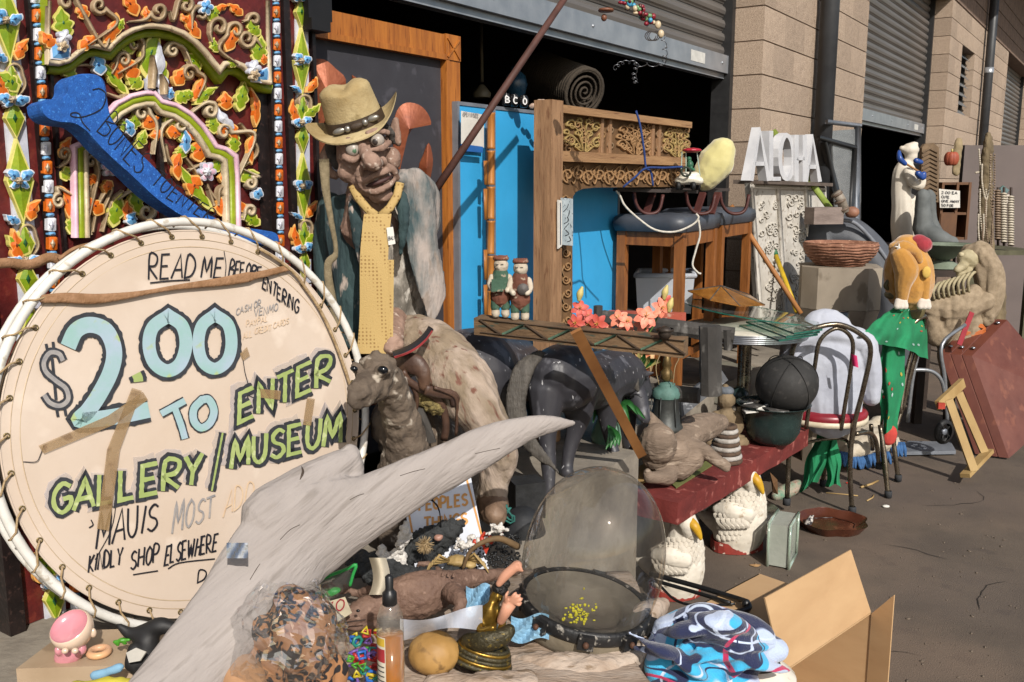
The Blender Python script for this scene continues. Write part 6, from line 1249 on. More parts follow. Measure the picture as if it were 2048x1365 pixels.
for q in ([(1636,852,4.5),(1680,852,4.5),(1640,962,4.5),(1596,984,4.45)],[(1652,858,4.53),(1676,858,4.53),(1684,974,4.46),(1652,972,4.46)]):
    f = sheetfn(q,.018,11); s = mb(m_gsh); s.grid(f,16,20); s.grid(lambda u,v: f(1-u,v)+Vector((0,.02*math.sin(math.pi*u)+.003,0)),16,20); s.build('cloth_end',parent=gg)
# mannequin head with a plush turkey hat
m_head = M('olive_mannequin','6b6242','524a30',sc=10,ro=.5,bump=.1); s = MB(); Yq = 4.62
tell(s,1800,565,Yq,26,34,32); trc(s,[(1776,562,Yq-.02,4),(1771,572,Yq-.02,5),(1776,578,Yq-.02,4)]); trc(s,[(1812,580,Yq+.02,20),(1822,600,Yq+.02,21),(1824,620,Yq+.02,26)]); tell(s,1784,590,Yq,14,10,20); blob(s,'mannequin_head',m_head,.005,3,0,.02,None,'olive mannequin head rising from the green shirt collar','mannequin')
th = thing('turkey_hat','plush roast turkey hat with white feet on the mannequin head','hat',P(1815,600,4.6)); m_plush = M('turkey_plush','c79240','a8762e',sc=6,ro=.95,bump=.4,bsc=250,sheen=.5); m_plw = M('plush_white','d8cfc4','c2b8ac',ro=.95,bump=.3,sheen=.4)
s = MB(); trc(s,[(1814,505,Yq,36,34),(1816,530,Yq,46,44),(1818,560,Yq,48,46),(1818,576,Yq,47,45)]); tell(s,1800,500,Yq-.06,24,16,18,20); blob(s,'body',m_plush,.005,4,.002,.03,th)
for q in ([(1800,512,Yq-.12,20),(1812,540,Yq-.13,24),(1806,572,Yq-.13,16),(1804,600,Yq-.12,11)],[(1848,560,Yq-.08,14),(1848,590,Yq-.08,11),(1848,600,Yq-.08,10)],[(1790,505,Yq-.1,11),(1806,494,Yq-.12,13),(1830,504,Yq-.11,10),(1838,520,Yq-.1,8)]): s = MB(); trc(s,q); blob(s,'drumstick',m_plush,.004,3,.001,.02,th)
for x,Y in ((1802,Yq-.13),(1848,Yq-.09)):
    s = MB()
    for d in (-8,0,8): trc(s,[(x+d*.5,604,Y,9),(x+d,613,Y-.01,7)])
    blob(s,'foot',m_plw,.004,2,0,.02,th)
s = MB(); tell(s,1844,490,Yq-.04,20,17); tell(s,1838,480,Yq-.04,15,11); blob(s,'red_bobble',M('red_plush','a8323e','8a2630',ro=.95,bump=.4,sheen=.4),.004,3,.001,.02,th)
s = mb(M('plush_yellow','d8b45c',ro=.95,bump=.2)); tell(s,1853,545,Yq-.13,9,12,4); s.build('patch',parent=th)
s = MB()
for i in range(9): tell(s,1808+7*math.cos(i*.7)*1.5,486+5*math.sin(i*1.9),Yq,6,6)
blob(s,'tinsel',M('maroon_tinsel','6a2430','4c1922',sc=60,ro=.6,bump=.8),.004,1,.003,.01,th)
s = mb(m_paper)
for i in range(5): q = R(90+i*72); s.add([P(1798+4*math.cos(q+.62),496-4*math.sin(q+.62),Yq-.14),P(1798+10*math.cos(q),496-10*math.sin(q),Yq-.14),P(1798+4*math.cos(q-.62),496-4*math.sin(q-.62),Yq-.14),P(1798,496,Yq-.147)],[(0,1,3),(1,2,3)])
s.build('star',parent=th)
# ================================================================ round table with glass sheets and an amber shade
m_lam = M('pale_laminate','c8c4b6','b4afa0',sc=10,ro=.4,bump=.05); m_ridge = M('ribbed_steel','a0a2a6','84868b',ro=.3,metal=.8,bump=0)
zt_ = P(1500,655,4.15).z; tb = thing('round_table','round laminate table with a ribbed steel edge behind the black ball','table',Vector((P(1505,655,4.15).x,4.15,0))); tcn = Vector((P(1492,655,4.2).x,4.2,zt_)); tr = .272
s = mb(m_lam); s.lathe(tcn,[(0,0),(tr,0),(tr,-.006)],48); s.build('top',parent=tb)
s = mb(m_ridge); s.lathe(tcn,[q for i in range(5) for q in ((tr+.003,-.006-i*.008),(tr+.006,-.009-i*.008),(tr+.003,-.013-i*.008))]+[(tr-.02,-.05)],48); s.build('edge_band',parent=tb)
s = mb(m_chr); s.lathe(Vector((tcn.x,tcn.y,0)),[(.2,0),(.2,.02),(.05,.04),(.03,.06),(.03,zt_-.05)],20); s.build('pedestal',parent=tb)
def glassmat(name,tint,rough=.02,dust=.08,refl=.9,base=.045):
    if name in MATS: return MATS[name]
    m = bpy.data.materials.new(name); m.use_nodes = True; nt = m.node_tree; nt.nodes.remove(nt.nodes['Principled BSDF']); out = nt.nodes['Material Output']; L = nt.links.new
    tr_ = node(nt,'ShaderNodeBsdfTransparent'); tr_.inputs[0].default_value = tint+(1,); gl = node(nt,'ShaderNodeBsdfGlossy',i_Roughness=rough); gl.inputs[0].default_value = (refl,refl,refl,1); df = node(nt,'ShaderNodeBsdfDiffuse'); df.inputs[0].default_value = (.45,.43,.4,1)
    fr = node(nt,'ShaderNodeLayerWeight'); fr.inputs[0].default_value = .5; pw = node(nt,'ShaderNodeMath',operation='POWER'); pw.inputs[1].default_value = 4.0; L(fr.outputs['Facing'],pw.inputs[0]); ma = node(nt,'ShaderNodeMath',operation='MULTIPLY_ADD'); ma.inputs[1].default_value = .7; ma.inputs[2].default_value = base; L(pw.outputs[0],ma.inputs[0]); m1 = node(nt,'ShaderNodeMixShader'); L(ma.outputs[0],m1.inputs[0]); L(tr_.outputs[0],m1.inputs[1]); L(gl.outputs[0],m1.inputs[2])
    tc = node(nt,'ShaderNodeTexCoord'); nz = node(nt,'ShaderNodeTexNoise',i_Scale=9.0,i_Detail=8.0,i_Roughness=.7); L(tc.outputs['Object'],nz.inputs['Vector']); mr = node(nt,'ShaderNodeMapRange'); mr.inputs[1].default_value = .35; mr.inputs[2].default_value = .8; mr.inputs[4].default_value = dust*3; L(nz.outputs['Fac'],mr.inputs[0])
    m2 = node(nt,'ShaderNodeMixShader'); L(mr.outputs[0],m2.inputs[0]); L(m1.outputs[0],m2.inputs[1]); L(df.outputs[0],m2.inputs[2]); L(m2.outputs[0],out.inputs[0]); MATS[name] = m; return m
g_clear = glassmat('clear_glass',(.86,.93,.90),.02,.05); m_gedge = M('glass_edge','2f6a5c','24564a',ro=.15,bump=0)
def gsheet(q,z,lab,th=.008):
    s = mb(g_clear); top = [Vector((p.x,p.y,z)) for p in q]; n = len(top); s.add(top,[tuple(range(n))]); s.mat(m_gedge); s.add(top+[p-Z3*th for p in top],[(i,n+i,n+(i+1) % n,(i+1) % n) for i in range(n)]); return s.build('glass_sheet',label=lab,cat='glass')
for i,(dx,lab) in enumerate(((0,'lowest of three green edged glass sheets on the round table'),(14,'middle of three green edged glass sheets on the round table'),(30,'topmost small green edged glass sheet on the round table'))):
    z = zt_+.012+i*.012; gsheet([G(1478+dx,650-i*7,z),G(1560+dx,645-i*6,z),G(1636+dx*.3,668-i*5,z),G(1558+dx,680-i*7,z)],z,lab)
zg = zt_+.06; cg = Vector((P(1500,610,4.25).x,4.25,zg)); gd = mb(g_clear); ring = []
for i in range(48):
    q = 2*math.pi*i/48; p = cg+Vector((.31*math.cos(q),.30*math.sin(q),0)); p.z += -.16*(p.x-cg.x)*.9; ring.append(p)
gd.add(ring,[tuple(range(48))]); gd.mat(m_gedge); gd.add(ring+[p-Z3*.006 for p in ring],[(i,48+i,48+(i+1) % 48,(i+1) % 48) for i in range(48)]); gd.build('glass_disc',label='tilted round glass top lying over the table and glass sheets',cat='glass')
m_amb = M('amber_glass','b8803c','8f5c24',sc=14,ro=.2,bump=.2,trans=.4); sh = thing('amber_shade','pointed amber panel lamp shade lying on the glass top','lamp shade',P(1440,600,4.28)); ap = P(1442,572,4.3); rim = [P(1376,582,4.2),P(1420,600,4.1),P(1480,612,4.12),P(1530,610,4.3),P(1500,590,4.48),P(1410,578,4.45)]
for i in range(6):
    s = mb(m_amb); a,c = rim[i],rim[(i+1) % 6]; s.add([ap,a,c,ap+(a-ap)*.02-Z3*.004,a-Z3*.004,c-Z3*.004],[(0,1,2),(5,4,3),(1,4,5,2)]); s.build('pane',parent=sh)
    s = mb(m_bt); s.tube([ap,a],.003,5); s.build('rib',parent=sh)
# ================================================================ plinth,basket bowl,grey plastic body,sticks
m_plin = M('pale_plinth','a39888','867b6c',sc=4,ro=.8,bump=.3,st=(1,1,.6),c3='7a6f60'); Yp = 5.1
pn = thing('pale_plinth','pale angular plinth under the ribbed bowl','plinth',P(1676,700,Yp)); k = mpp(P(1676,600,Yp))
def oct_(w,d,z,c,ch=.3): return [Vector((c.x+sx*w,c.y+sy*d,z)) for sx,sy in ((-1+ch,-1),(1-ch,-1),(1,-1+ch),(1,1-ch),(1-ch,1),(-1+ch,1),(-1,1-ch),(-1,-1+ch))]
cp = P(1676,600,Yp); z1,z2,z3_ = P(1676,531,Yp).z,P(1676,612,Yp).z,P(1676,680,Yp).z; ro_ = Matrix.Rotation(R(-14),3,'Z')
def rot8(q): return [cp+(ro_ @ (p-Vector((cp.x,cp.y,0)))) - Z3*cp.z for p in q]
A8,B8,C8 = rot8(oct_(.205,.2,z1,cp,.38)),rot8(oct_(.205,.2,z2,cp,.38)),rot8(oct_(.15,.14,z3_,cp,.3))
s = mb(m_plin); s.add(A8+B8,[tuple(range(8))]+[(i,8+i,8+(i+1) % 8,(i+1) % 8) for i in range(8)]); s.build('upper_block',parent=pn)
D8 = [Vector((p.x,p.y,0)) for p in C8]; s = mb(m_plin); s.add([p-Z3*.002 for p in B8]+C8+D8,[(i,8+i,8+(i+1) % 8,(i+1) % 8) for i in range(8)]+[(8+i,16+i,16+(i+1) % 8,8+(i+1) % 8) for i in range(8)]); s.build('lower_block',parent=pn)
m_bask = M('ribbed_terracotta','9d7059','7a523f',sc=20,ro=.8,bump=.5,c3='b58d74'); o_ = Vector((P(1679,533,Yp).x,Yp,z1+.002)); bk = thing('ribbed_bowl','shallow bowl of rough ribbed terracotta on the pale plinth','bowl',o_)
for i in range(8):
    r = .11+.082*math.sin((i+1)/8*math.pi/2); s = mb(m_bask); s.tube([o_+Vector((r*math.cos(q),r*math.sin(q),.008+i*.0148+.0025*math.sin(q*9+i))) for q in [2*math.pi*j/40 for j in range(40)]],.0095,6,closed=True); s.lathe(o_,[(r,.004+i*.0148),(r-.03,.004+i*.0148)],24); s.build('rib',parent=bk,rough=.002,rsc=60)
s = mb(m_bask); s.lathe(o_,[(.192,.118),(.196,.126),(.188,.126),(.16,.07),(.08,.02),(0,.015)],40); s.build('rim',parent=bk)
m_gpl = M('grey_plastic','55585e','4a4d53',sc=12,ro=.6,bump=.25,bsc=300); s = MB(); Yv = 5.75
trc(s,[(1640,470,Yv,40,40),(1690,475,Yv,44,60),(1730,520,Yv,50,70),(1765,580,Yv,46,70),(1775,660,Yv,50,70),(1770,740,Yv,55,70)]); trc(s,[(1640,480,Yv,44,44),(1640,620,Yv,44,60),(1640,740,Yv,50,60)]); gp = blob(s,'grey_plastic_shell',m_gpl,.012,5,0,.1,None,'large dark grey plastic machine shell behind the ribbed bowl','machine')
s = mb(M('grey_light','7c8088',ro=.5,bump=.1)); s.tube([P(z[0],z[1],Yv-.2) for z in crom([(1680,440),(1712,448),(1752,490),(1784,540),(1796,590)],6)],.012,8); s.build('trim',parent=gp)
s = mb(M('old_block','8d7f78','6f625c',sc=9,ro=.85,bump=.5,st=(1,1,3))); s.box(P(1648,432,5.5),.2,.1,.1,Vector((.96,.28,0)),Vector((-.28,.96,0))); s.build('timber_offcut',label='short weathered timber offcut on the grey machine shell',cat='timber',rough=.004,rsc=20)
pf = thing('pipe_fitting','old plastic pipe elbow resting above the timber offcut','pipe',P(1678,412,5.5)); s = mb(M('pipe_tan','9d9386','6f665b',sc=20,ro=.6,bump=.3)); s.tube(V3([(1690,425,5.5),(1682,400,5.5),(1672,385,5.5)]),.028,14); s.build('pipe',parent=pf)
for t in (.15,.55,.9): s = mb(M('pipe_ring','6b5a4c',ro=.6)); p = P(1690,425,5.5).lerp(P(1672,385,5.5),t); s.lathe(p,[(.03,-.008),(.034,-.006),(.034,.006),(.03,.008)],14,ax=P(1672,385,5.5)-P(1690,425,5.5)); s.build('collar',parent=pf)
s = mb(M('clay_piece','9c6f58','7a5442',sc=12,bump=.3)); tell(s,1705,425,5.5,14,11); s.build('clay_lump',label='small terracotta lump beside the pipe elbow',cat='clay',rough=.006,rsc=20)
for a,c,r,m,nm,lab in ((P(1546,262,5.9),P(1662,420,5.6),.02,M('lime_stick','8ea04a','7a8c3c',ro=.5),'green_stick','flat lime green stick leaning across the white letters'),(P(1462,412,4.9),P(1602,628,4.7),.013,M('broom_wood','b07a48','8f5d30',sc=5,ro=.6,st=(1,1,.5)),'broom_handle','bare wooden broom handle leaning beside the white carved panel')):
    s = mb(m); s.tube([a,c],r,8,r2=r*.5 if 'green' in nm else r,ref=Vector((0,1,0))); s.build(nm,label=lab,cat='stick')
yb = thing('yellow_broom','yellow broom handle with a green grip leaning on the white carved panel','broom handle',P(1592,612,4.8)); s = mb(M('yellow_metal','c9a92c','b0921e',ro=.4,bump=.05)); s.tube([P(1552,512,5.2),P(1594,625,4.9)],.013,10); s.build('handle',parent=yb); s = mb(M('green_grip','2a6a44',ro=.5)); s.tube([P(1544,490,5.25),P(1552,511,5.2)],.0145,10); s.build('grip',parent=yb)
# ================================================================ white carved panel and the big letters
m_wht = M('chalky_white','d2cdc4','b9b3a8',sc=9,ro=.85,bump=.4,bsc=60,c3='968c80'); wp = WPl(.30); wc = thing('white_carved_panel','white carved relief panel leaning on the block pier below the letters','carved panel',wp(1570,640))
def lean(x,y): return x
s = mb(m_wht); q = [(1500,366),(1652,372),(1668,640),(1520,640)]; poly(s,wp,q,0,.03); pb = s.build('board',parent=wc)
for a,c in (((1503,366),(1523,640)),((1556,372),(1572,640)),((1612,372),(1626,640))): s = mb(m_wht); stroke(s,wp,[a,c],9,.001,.012,.004); s.build('stile',parent=wc)
s = mb(m_wht); stroke(s,wp,[(1500,372),(1652,378)],12,.0015,.012,.004); s.build('rail',parent=wc)
rr_ = random.Random(5)
for i in range(95):
    col = rr_.choice((0,1)); y = 395+rr_.random()*235; x = 1520+(y-395)*.06+col*56+rr_.random()*34; scroll([],x,y,rr_.uniform(4,9),rr_.uniform(0,360),1.2,rr_.choice((-1,1)),3.2,m_wht,.001,wp,'carved_scroll',None,wc)
m_shelf = M('grey_plank','6f6259','554a42',sc=8,ro=.85,bump=.4); s = mb(m_shelf); a,c = wp(1496,364,-.02),wp(1640,370,-.02); s.bar(a,c,.16,.02,Z3); s.build('letter_shelf',label='narrow grey plank under the white letters',cat='shelf')
m_let = M('letter_white','d6d6d8','bfc0c4',sc=8,ro=.6,bump=.2); LPl = WPl(.36)
def bl(strokes,w,nm,lab,lift=0):
    s = mb(m_let)
    for q in strokes:
        Ls,Rs = rib2(q,w); out = [(p[0],p[1]) for p in Ls]+[(p[0],p[1]) for p in Rs[::-1]]; s.prism([LPl(x,y,lift) for x,y in out],-LPl.n*.045)
    s.build('letter',label=lab,cat='letter',group='white letters spelling a greeting')
def lett(x0,x1,yt,yb_,ch,lab,lift):
    w = x1-x0; f = {'A': [[(0,1),(.5,0),(1,1)],[(.22,.66),(.78,.66)]],'L': [[(.12,0),(.12,1)],[(.12,.96),(1,.96)]],'O': [[(.5+.42*math.cos(q),.5+.47*math.sin(q)) for q in [i*math.pi/8 for i in range(17)]]],'H': [[(.15,0),(.15,1)],[(.85,0),(.85,1)],[(.15,.5),(.85,.5)]]}[ch]
    bl([[(x0+a*w,yt+b_*(yb_-yt)) for a,b_ in q] for q in f],8,'letter',lab,lift)
lett(1503,1538,262,362,'A','white standing letter A at the left end of the row',.02); lett(1540,1562,262,362,'L','white standing letter L, second in the row',.005); lett(1558,1590,268,362,'O','white standing letter O in the middle of the row',-.01); lett(1590,1613,270,364,'H','white standing letter H, fourth in the row',.0); lett(1612,1640,276,364,'A','white standing letter A at the right end of the row',-.01)
# glass shutter door standing by the pier
m_fr = M('black_frame','2a2b2d',ro=.5,bump=.1); gdr = thing('glass_screen_door','grey ribbed glass screen door in a dark frame behind the drainpipe','door',WPl(.12)(1690,440)); pl = WPl(.14)
s = mb(M('ribbed_glass','8f9293','7b7e80',sc=3,ro=.25,bump=.5,bsc=60,st=(1,1,6))); poly(s,pl,[(1664,262),(1722,258),(1722,440),(1672,440)],.0,.01); s.build('pane',parent=gdr)
for a,c,m in (((1656,244),(1724,252),m_alu),((1718,252),(1716,440),m_alu),((1640,276),(1714,296),m_fr),((1650,285),(1680,400),m_fr),((1712,296),(1704,425),m_fr)): s = mb(m); stroke(s,pl,[a,c],9,.012,.012,.02); s.build('frame_bar',parent=gdr)
# ================================================================ statue with a blue telephone,stone feet,bowls
m_marb = M('white_statue','d8d0c2','c6bdae',sc=5,ro=.6,bump=.1); st = thing('white_statue','white classical statue of a draped woman holding a blue telephone','statue',P(1812,490,7.0)); Ys_ = 7.0
s = MB(); trc(s,[(1815,485,Ys_,30,26),(1808,450,Ys_,26,24),(1804,410,Ys_,20,20),(1803,380,Ys_,20,18),(1808,350,Ys_,23,18),(1812,334,Ys_,20,15),(1817,322,Ys_,9,9)]); tell(s,1822,312,Ys_,12,15,13); tell(s,1820,300,Ys_,17,13,16); tell(s,1828,288,Ys_,9,5,9); tell(s,1804,297,Ys_,6,6,6); tell(s,1832,314,Ys_,3,4,4); trc(s,[(1816,345,Ys_-.08,11),(1828,368,Ys_-.1,10),(1842,372,Ys_-.12,8),(1846,362,Ys_-.12,7)]); trc(s,[(1834,484,Ys_,12),(1830,440,Ys_,14),(1822,400,Ys_,12)])
blob(s,'figure',m_marb,.009,3,.0,.05,st,ridged=(.014,14,14,1.2))
m_ph = M('blue_phone','2a4f9a','1f3e7e',ro=.3,bump=0); ph = thing('blue_telephone','blue telephone handset and mouthpiece tucked on the white statue','telephone',P(1805,330,6.9))
for q in ([(1798,304,6.86,4),(1800,318,6.84,6),(1810,328,6.84,5)],[(1832,322,6.84,6),(1842,325,6.84,5)],[(1836,348,6.82,7),(1846,356,6.82,6),(1848,348,6.82,5)]): s = MB(); trc(s,q); blob(s,'phone_piece',m_ph,.008,2,0,.05,ph)
s = mb(M('phone_stick','a87a4c',ro=.6)); s.tube(V3([(1812,328,6.84),(1840,345,6.82)]),.008,6); s.build('stick',parent=ph)
m_gst = M('grey_stone','6c7070','565a5a',sc=8,ro=.8,bump=.4); s = MB(); trc(s,[(1846,392,6.6,14),(1845,430,6.6,16),(1850,462,6.6,22),(1880,480,6.5,20),(1905,488,6.45,13)]); tell(s,1902,484,6.45,14,12); trc(s,[(1858,392,6.7,13),(1860,440,6.7,14),(1872,470,6.65,16)]); blob(s,'stone_feet_sculpture',m_gst,.012,3,.003,.05,None,'pair of big grey stone feet behind the turkey hat','sculpture')
s = mb(M('grey_green_bowl','7d8878','66705f',sc=8,ro=.7,bump=.2)); s.lathe(P(1886,520,6.0),[(.04,0),(.06,.01),(.13,.06),(.2,.1),(.205,.105),(.19,.1),(.1,.05),(0,.03)],30); s.lathe(P(1886,536,6.0),[(.12,0),(.1,.02),(.04,.05)],20); s.build('stone_bowl',label='wide grey green pedestal bowl under the stone feet',cat='bowl')
# dark low tables and clutter that carry the far things
def table(x0,x1,y,Y,m,lab,d=.5):
    a,c = P(x0,y,Y),P(x1,y,Y); o = thing('display_table',lab,'table',Vector(((a.x+c.x)/2,Y,0))); w = c.x-a.x; z = a.z; s = mb(m); s.box(Vector(((a.x+c.x)/2,Y+d/2-.06,z-.02)),w,d,.04); s.build('top',parent=o)
    for sx in (-1,1):
        for sy in (0,1): s = mb(m); s.box(Vector(((a.x+c.x)/2+sx*(w/2-.04),Y-.02+sy*(d-.1),(z-.042)/2)),.05,.05,z-.042); s.build('leg',parent=o)
m_dkw = M('dark_furniture','3a2c24','281e18',sc=8,ro=.6,bump=.2)
table(1770,1860,492,6.85,m_dkw,'dark table under the white statue'); table(1840,1930,540,5.9,m_dkw,'dark table carrying the pedestal bowl'); table(1935,2070,500,7.6,M('olive_table','5c5a44','46442f',ro=.7),'olive table with hanging necklaces at the right edge',.8)
# cabinet with notice,pumpkin,driftwood board
cb = thing('wooden_cabinet','brown open cabinet with a handwritten notice behind the stone feet','cabinet',P(1908,480,7.6)); m_cab = M('cabinet_wood','6f4a2c','4f3420',sc=8,ro=.6,bump=.2,st=(1,1,.5)); a = P(1876,480,7.6); c = P(1944,365,7.6); w = c.x-a.x
for q in ((a.x,.02),(c.x-.02,.02),((a.x+c.x)/2,.02)): s = mb(m_cab); s.box(Vector((q[0]+.01,7.75,(a.z+c.z)/2)),.02,.3,c.z-a.z); s.build('side',parent=cb)
for z in (a.z+.01,(a.z+c.z)/2-.02,c.z-.01): s = mb(m_cab); s.box(Vector(((a.x+c.x)/2,7.752,z)),w-.004,.29,.02); s.build('shelf',parent=cb)
s = mb(m_cab); s.box(Vector(((a.x+c.x)/2,7.9,(a.z+c.z)/2)),w,.01,c.z-a.z); s.build('back',parent=cb); s = mb(m_cab); s.box(Vector(((a.x*.7+c.x*.3),7.598,(a.z*.75+c.z*.25))),w*.55,.012,(c.z-a.z)*.42); s.build('door',parent=cb)
NP = Pl(P(1900,398,7.57),Vector((0,-1,0))); s = mb(m_paper); poly(s,NP,[(1878,378),(1920,382),(1920,416),(1880,416)],0,.004); nn_ = s.build('paper_notice',label='white handwritten notice on the brown cabinet',cat='notice')
s = mb(m_ink)
for i,t in enumerate(('$2.00 EA','CUTE','GIVE AWAY','50 FOR')):
    for q in letters(t.replace('$',''),(1883,388+i*8.5),(1883+4*len(t),389+i*8.5),5): stroke(s,NP,q,1,.004)
s.build('lettering',parent=nn_)
m_pump = M('pumpkin_orange','b05a3c','8c4230',sc=10,ro=.6,bump=.2); pk = thing('clay_pumpkin','orange clay pumpkin with a carved face beside the driftwood board','pumpkin',P(1903,336,7.4)); o_ = P(1903,318,7.4)
for i in range(9): q = i*2*math.pi/9; s = mb(m_pump); s.ell(o_+Vector((.026*math.cos(q),.026*math.sin(q),0)),.03,.03,.054); s.build('lobe',parent=pk)
s = mb(m_bud); s.tube([o_+Z3*.05,o_+Z3*.075],.008,6); s.build('stalk',parent=pk)
s = MB(); trc(s,[(1912,345,7.55,8,5),(1914,315,7.55,9,5),(1917,285,7.55,9,5)]); blob(s,'driftwood_board',M('tan_drift','a39272','7f7054',sc=9,ro=.85,bump=.6),.01,1,.006,.05,None,'small upright driftwood board behind the clay pumpkin','driftwood')
cpn = thing('carved_stone_panel','narrow brown carved screen panel behind the stone feet','carved panel',P(1862,400,7.3)); CQ = Pl(P(1862,350,7.3),Vector((.2,-1,0))); m_cs = M('screen_wood','7d6850','5c4a38',sc=14,ro=.85,bump=.5); s = mb(m_cs); poly(s,CQ,[(1844,296),(1850,288),(1868,286),(1878,296),(1877,405),(1842,405)],0,.03); s.build('board',parent=cpn)
for i in range(12): y = 300+i*8.5; s = mb(m_cs); stroke(s,CQ,[(1846,y+6),(1860,y-2),(1875,y+6)],3.5,.001,.012,.004); s.build('carved_line',parent=cpn)
# post and ropes of shells
m_post = M('split_post','7d6e54','574b38',sc=8,ro=.9,bump=.9,bsc=40,st=(2,2,.4)); s = MB(); trc(s,[(1972,520,7.0,15),(1970,440,7.0,14),(1972,360,7.0,13),(1976,290,7.0,10),(1977,270,7.0,6)]); pst = blob(s,'driftwood_post',m_post,.009,1,.008,.03,None,'split driftwood post hung with shell necklaces at the right edge','post',ridged=(.014,20,20,2))
m_sh1 = M('shell_bead','c9c0b0','a89d8a',ro=.5,bump=.1); m_sh2 = M('brown_bead','8f7a66','6c5a48',ro=.5,bump=.1)
def necklace(q,Y,lab,m,r=.008,n=26):
    pts = crom(q,12); s = mb(m); step = max(1,len(pts)//n)
    for z in pts[::step]: p = P(z[0],z[1],Y); s.ell(p,r,r,r,None,6,4)
    s.build('shell_necklace',label=lab,cat='necklace',group='shell necklaces on posts')
necklace([(1958,300),(1960,340),(1956,340)][:2]+[(1952,346)],6.85,'white shell string hanging from the top of the post',m_sh1)
for i,(x,y0,y1,w) in enumerate(((1966,380,470,6),(1972,330,400,8),(1978,400,490,7),(1985,310,430,4),(1962,430,500,5),(1975,450,520,9))): necklace([(x-w,y0),(x-w,(y0+y1)/2),(x,y1),(x+w,(y0+y1)/2),(x+w,y0)],6.84-.01*i,['pale shell necklace low on the left of the post','pale shell necklace looped at the middle of the post','brown bead necklace on the right of the post','long brown bead string on the post edge','short pale necklace at the foot of the post','lowest brown bead necklace on the post'][i],m_sh1 if i in (0,1,4) else m_sh2)
for i,x in enumerate((1996,2008,2022)):
    o = thing('necklace_stand',['rope wrapped necklace column beside the post','pale necklace column in the middle','pale necklace column at the right edge'][i],'display stand',P(x,480,7.5),'necklace columns')
    s = mb(m_sh1 if i else m_sh2)
    for j in range(20): s.tube([P(x+1.6*math.cos(q)*3.2,478-j*5+(i*6)+math.sin(q)*1.5,7.5+.02*math.sin(q)) for q in [k*math.pi/4 for k in range(8)]],.008,5,closed=True)
    s.build('shell_coil',parent=o); s = mb(m_dkw); s.tube(V3([(x,492,7.5),(x,375,7.5)]),.01,6); s.build('rod',parent=o)
pb_ = thing('lavender_pot','small white pot of lavender on the far right','plant',P(2005,405,7.7)); s = mb(m_plw); s.box(P(2005,398,7.7),.08,.08,.07); s.build('pot',parent=pb_)
for i in range(16): s = mb(M('lavender','6a7a86','4f6a62',ro=.8)); x = 1994+i*1.5; s.tube([P(2005+(i-8)*.6,392,7.7),P(x,372+abs(i-8)*1.2,7.7+.02*math.sin(i))],[.004,.009],5); s.build('sprig',parent=pb_)
# grey fence at the far right
m_fence = M('fence_brown','6a5f5c','5f5552',sc=3,ro=.7,bump=.1); fe = thing('metal_fence','plain brown grey metal fence panel at the far right','fence',P(2000,600,9.0)); s = mb(m_fence); a,c = P(1925,291,9.0),P(2200,291,9.0); s.box(Vector(((a.x+c.x)/2,9.0,a.z/2)),c.x-a.x,.03,a.z); s.build('panel',parent=fe); s = mb(m_fence); s.box(Vector((a.x+.02,8.97,a.z/2)),.04,.04,a.z); s.build('post',parent=fe)
# ================================================================ hooded skeleton,stump,burlap,hand truck
m_bone2 = M('old_bone','bfb494','94896a',sc=14,ro=.7,bump=.4); m_burl = M('burlap','a08f78','85755f',sc=30,ro=.95,bump=.6,bsc=150); sk = thing('hooded_skeleton','reclining skeleton figure with a cloth hood above the red boards','skeleton',P(1920,640,5.5)); Yk = 5.5
s = MB(); tell(s,1938,518,Yk,24,20,20); trc(s,[(1926,532,Yk-.03,10),(1914,540,Yk-.04,7)]); trc(s,[(1938,538,Yk-.02,8),(1918,549,Yk-.03,6)]); tell(s,1922,510,Yk-.05,6,6); blob(s,'skull',m_bone2,.006,2,.002,.02,sk)
for i in range(8): s = mb(m_bone2); s.tube([P(z[0],z[1],z[2]) for z in crom([(1868+i*10,600-i*2,Yk-.06),(1866+i*10,584-i*3,Yk-.1),(1876+i*10,568-i*3,Yk-.08),(1888+i*9,566-i*3,Yk)],4)],.009,6); s.build('rib',parent=sk)
s = MB(); trc(s,[(1960,508,Yk,24,26),(1975,540,Yk,28,28),(1978,590,Yk,26,26),(1972,630,Yk,22,22)]); trc(s,[(1944,505,Yk+.02,20),(1965,512,Yk,26)]); cloth(s,'hood',m_burl,sk,None,None,.007,.03,(16,16,3))
s = MB(); trc(s,[(1845,610,Yk,24),(1880,615,Yk,34),(1920,612,Yk,36),(1955,600,Yk,30)]); trc(s,[(1860,630,Yk,22),(1880,665,Yk,24)]); trc(s,[(1895,640,Yk,30),(1900,700,Yk+.05,26),(1905,760,Yk+.1,22)]); trc(s,[(1940,640,Yk,24),(1925,710,Yk,20)]); cloth(s,'burlap_cloth',m_burl,None,'crumpled burlap cloth draped below the skeleton ribs','cloth',.007,.045,(10,10,4))
s = MB(); trc(s,[(1985,570,5.9,24),(1984,680,5.9,26),(1984,800,5.9,28)]); blob(s,'tree_stump',m_post,.01,1,.006,.03,None,'upright split log behind the hooded skeleton','log',ridged=(.012,16,16,1.5))
s = mb(M('red_strap','9a1f2e',ro=.7)); s.bar(P(1918,690,5.3),P(1944,625,5.35),.03,.006,Vector((0,1,0))); s.build('red_strap',label='red strap hanging beside the burlap cloth',cat='strap')
m_og = M('orange_cord','c2672a',ro=.6,bump=.1); s = mb(m_og)
s.tube([P(1945+25*math.cos(i*.7),655+10*math.sin(i*.7)+i*.2,5.45) for i in range(40)],.006,6); s.build('orange_rope',label='coil of orange cord behind the red boards',cat='cord')
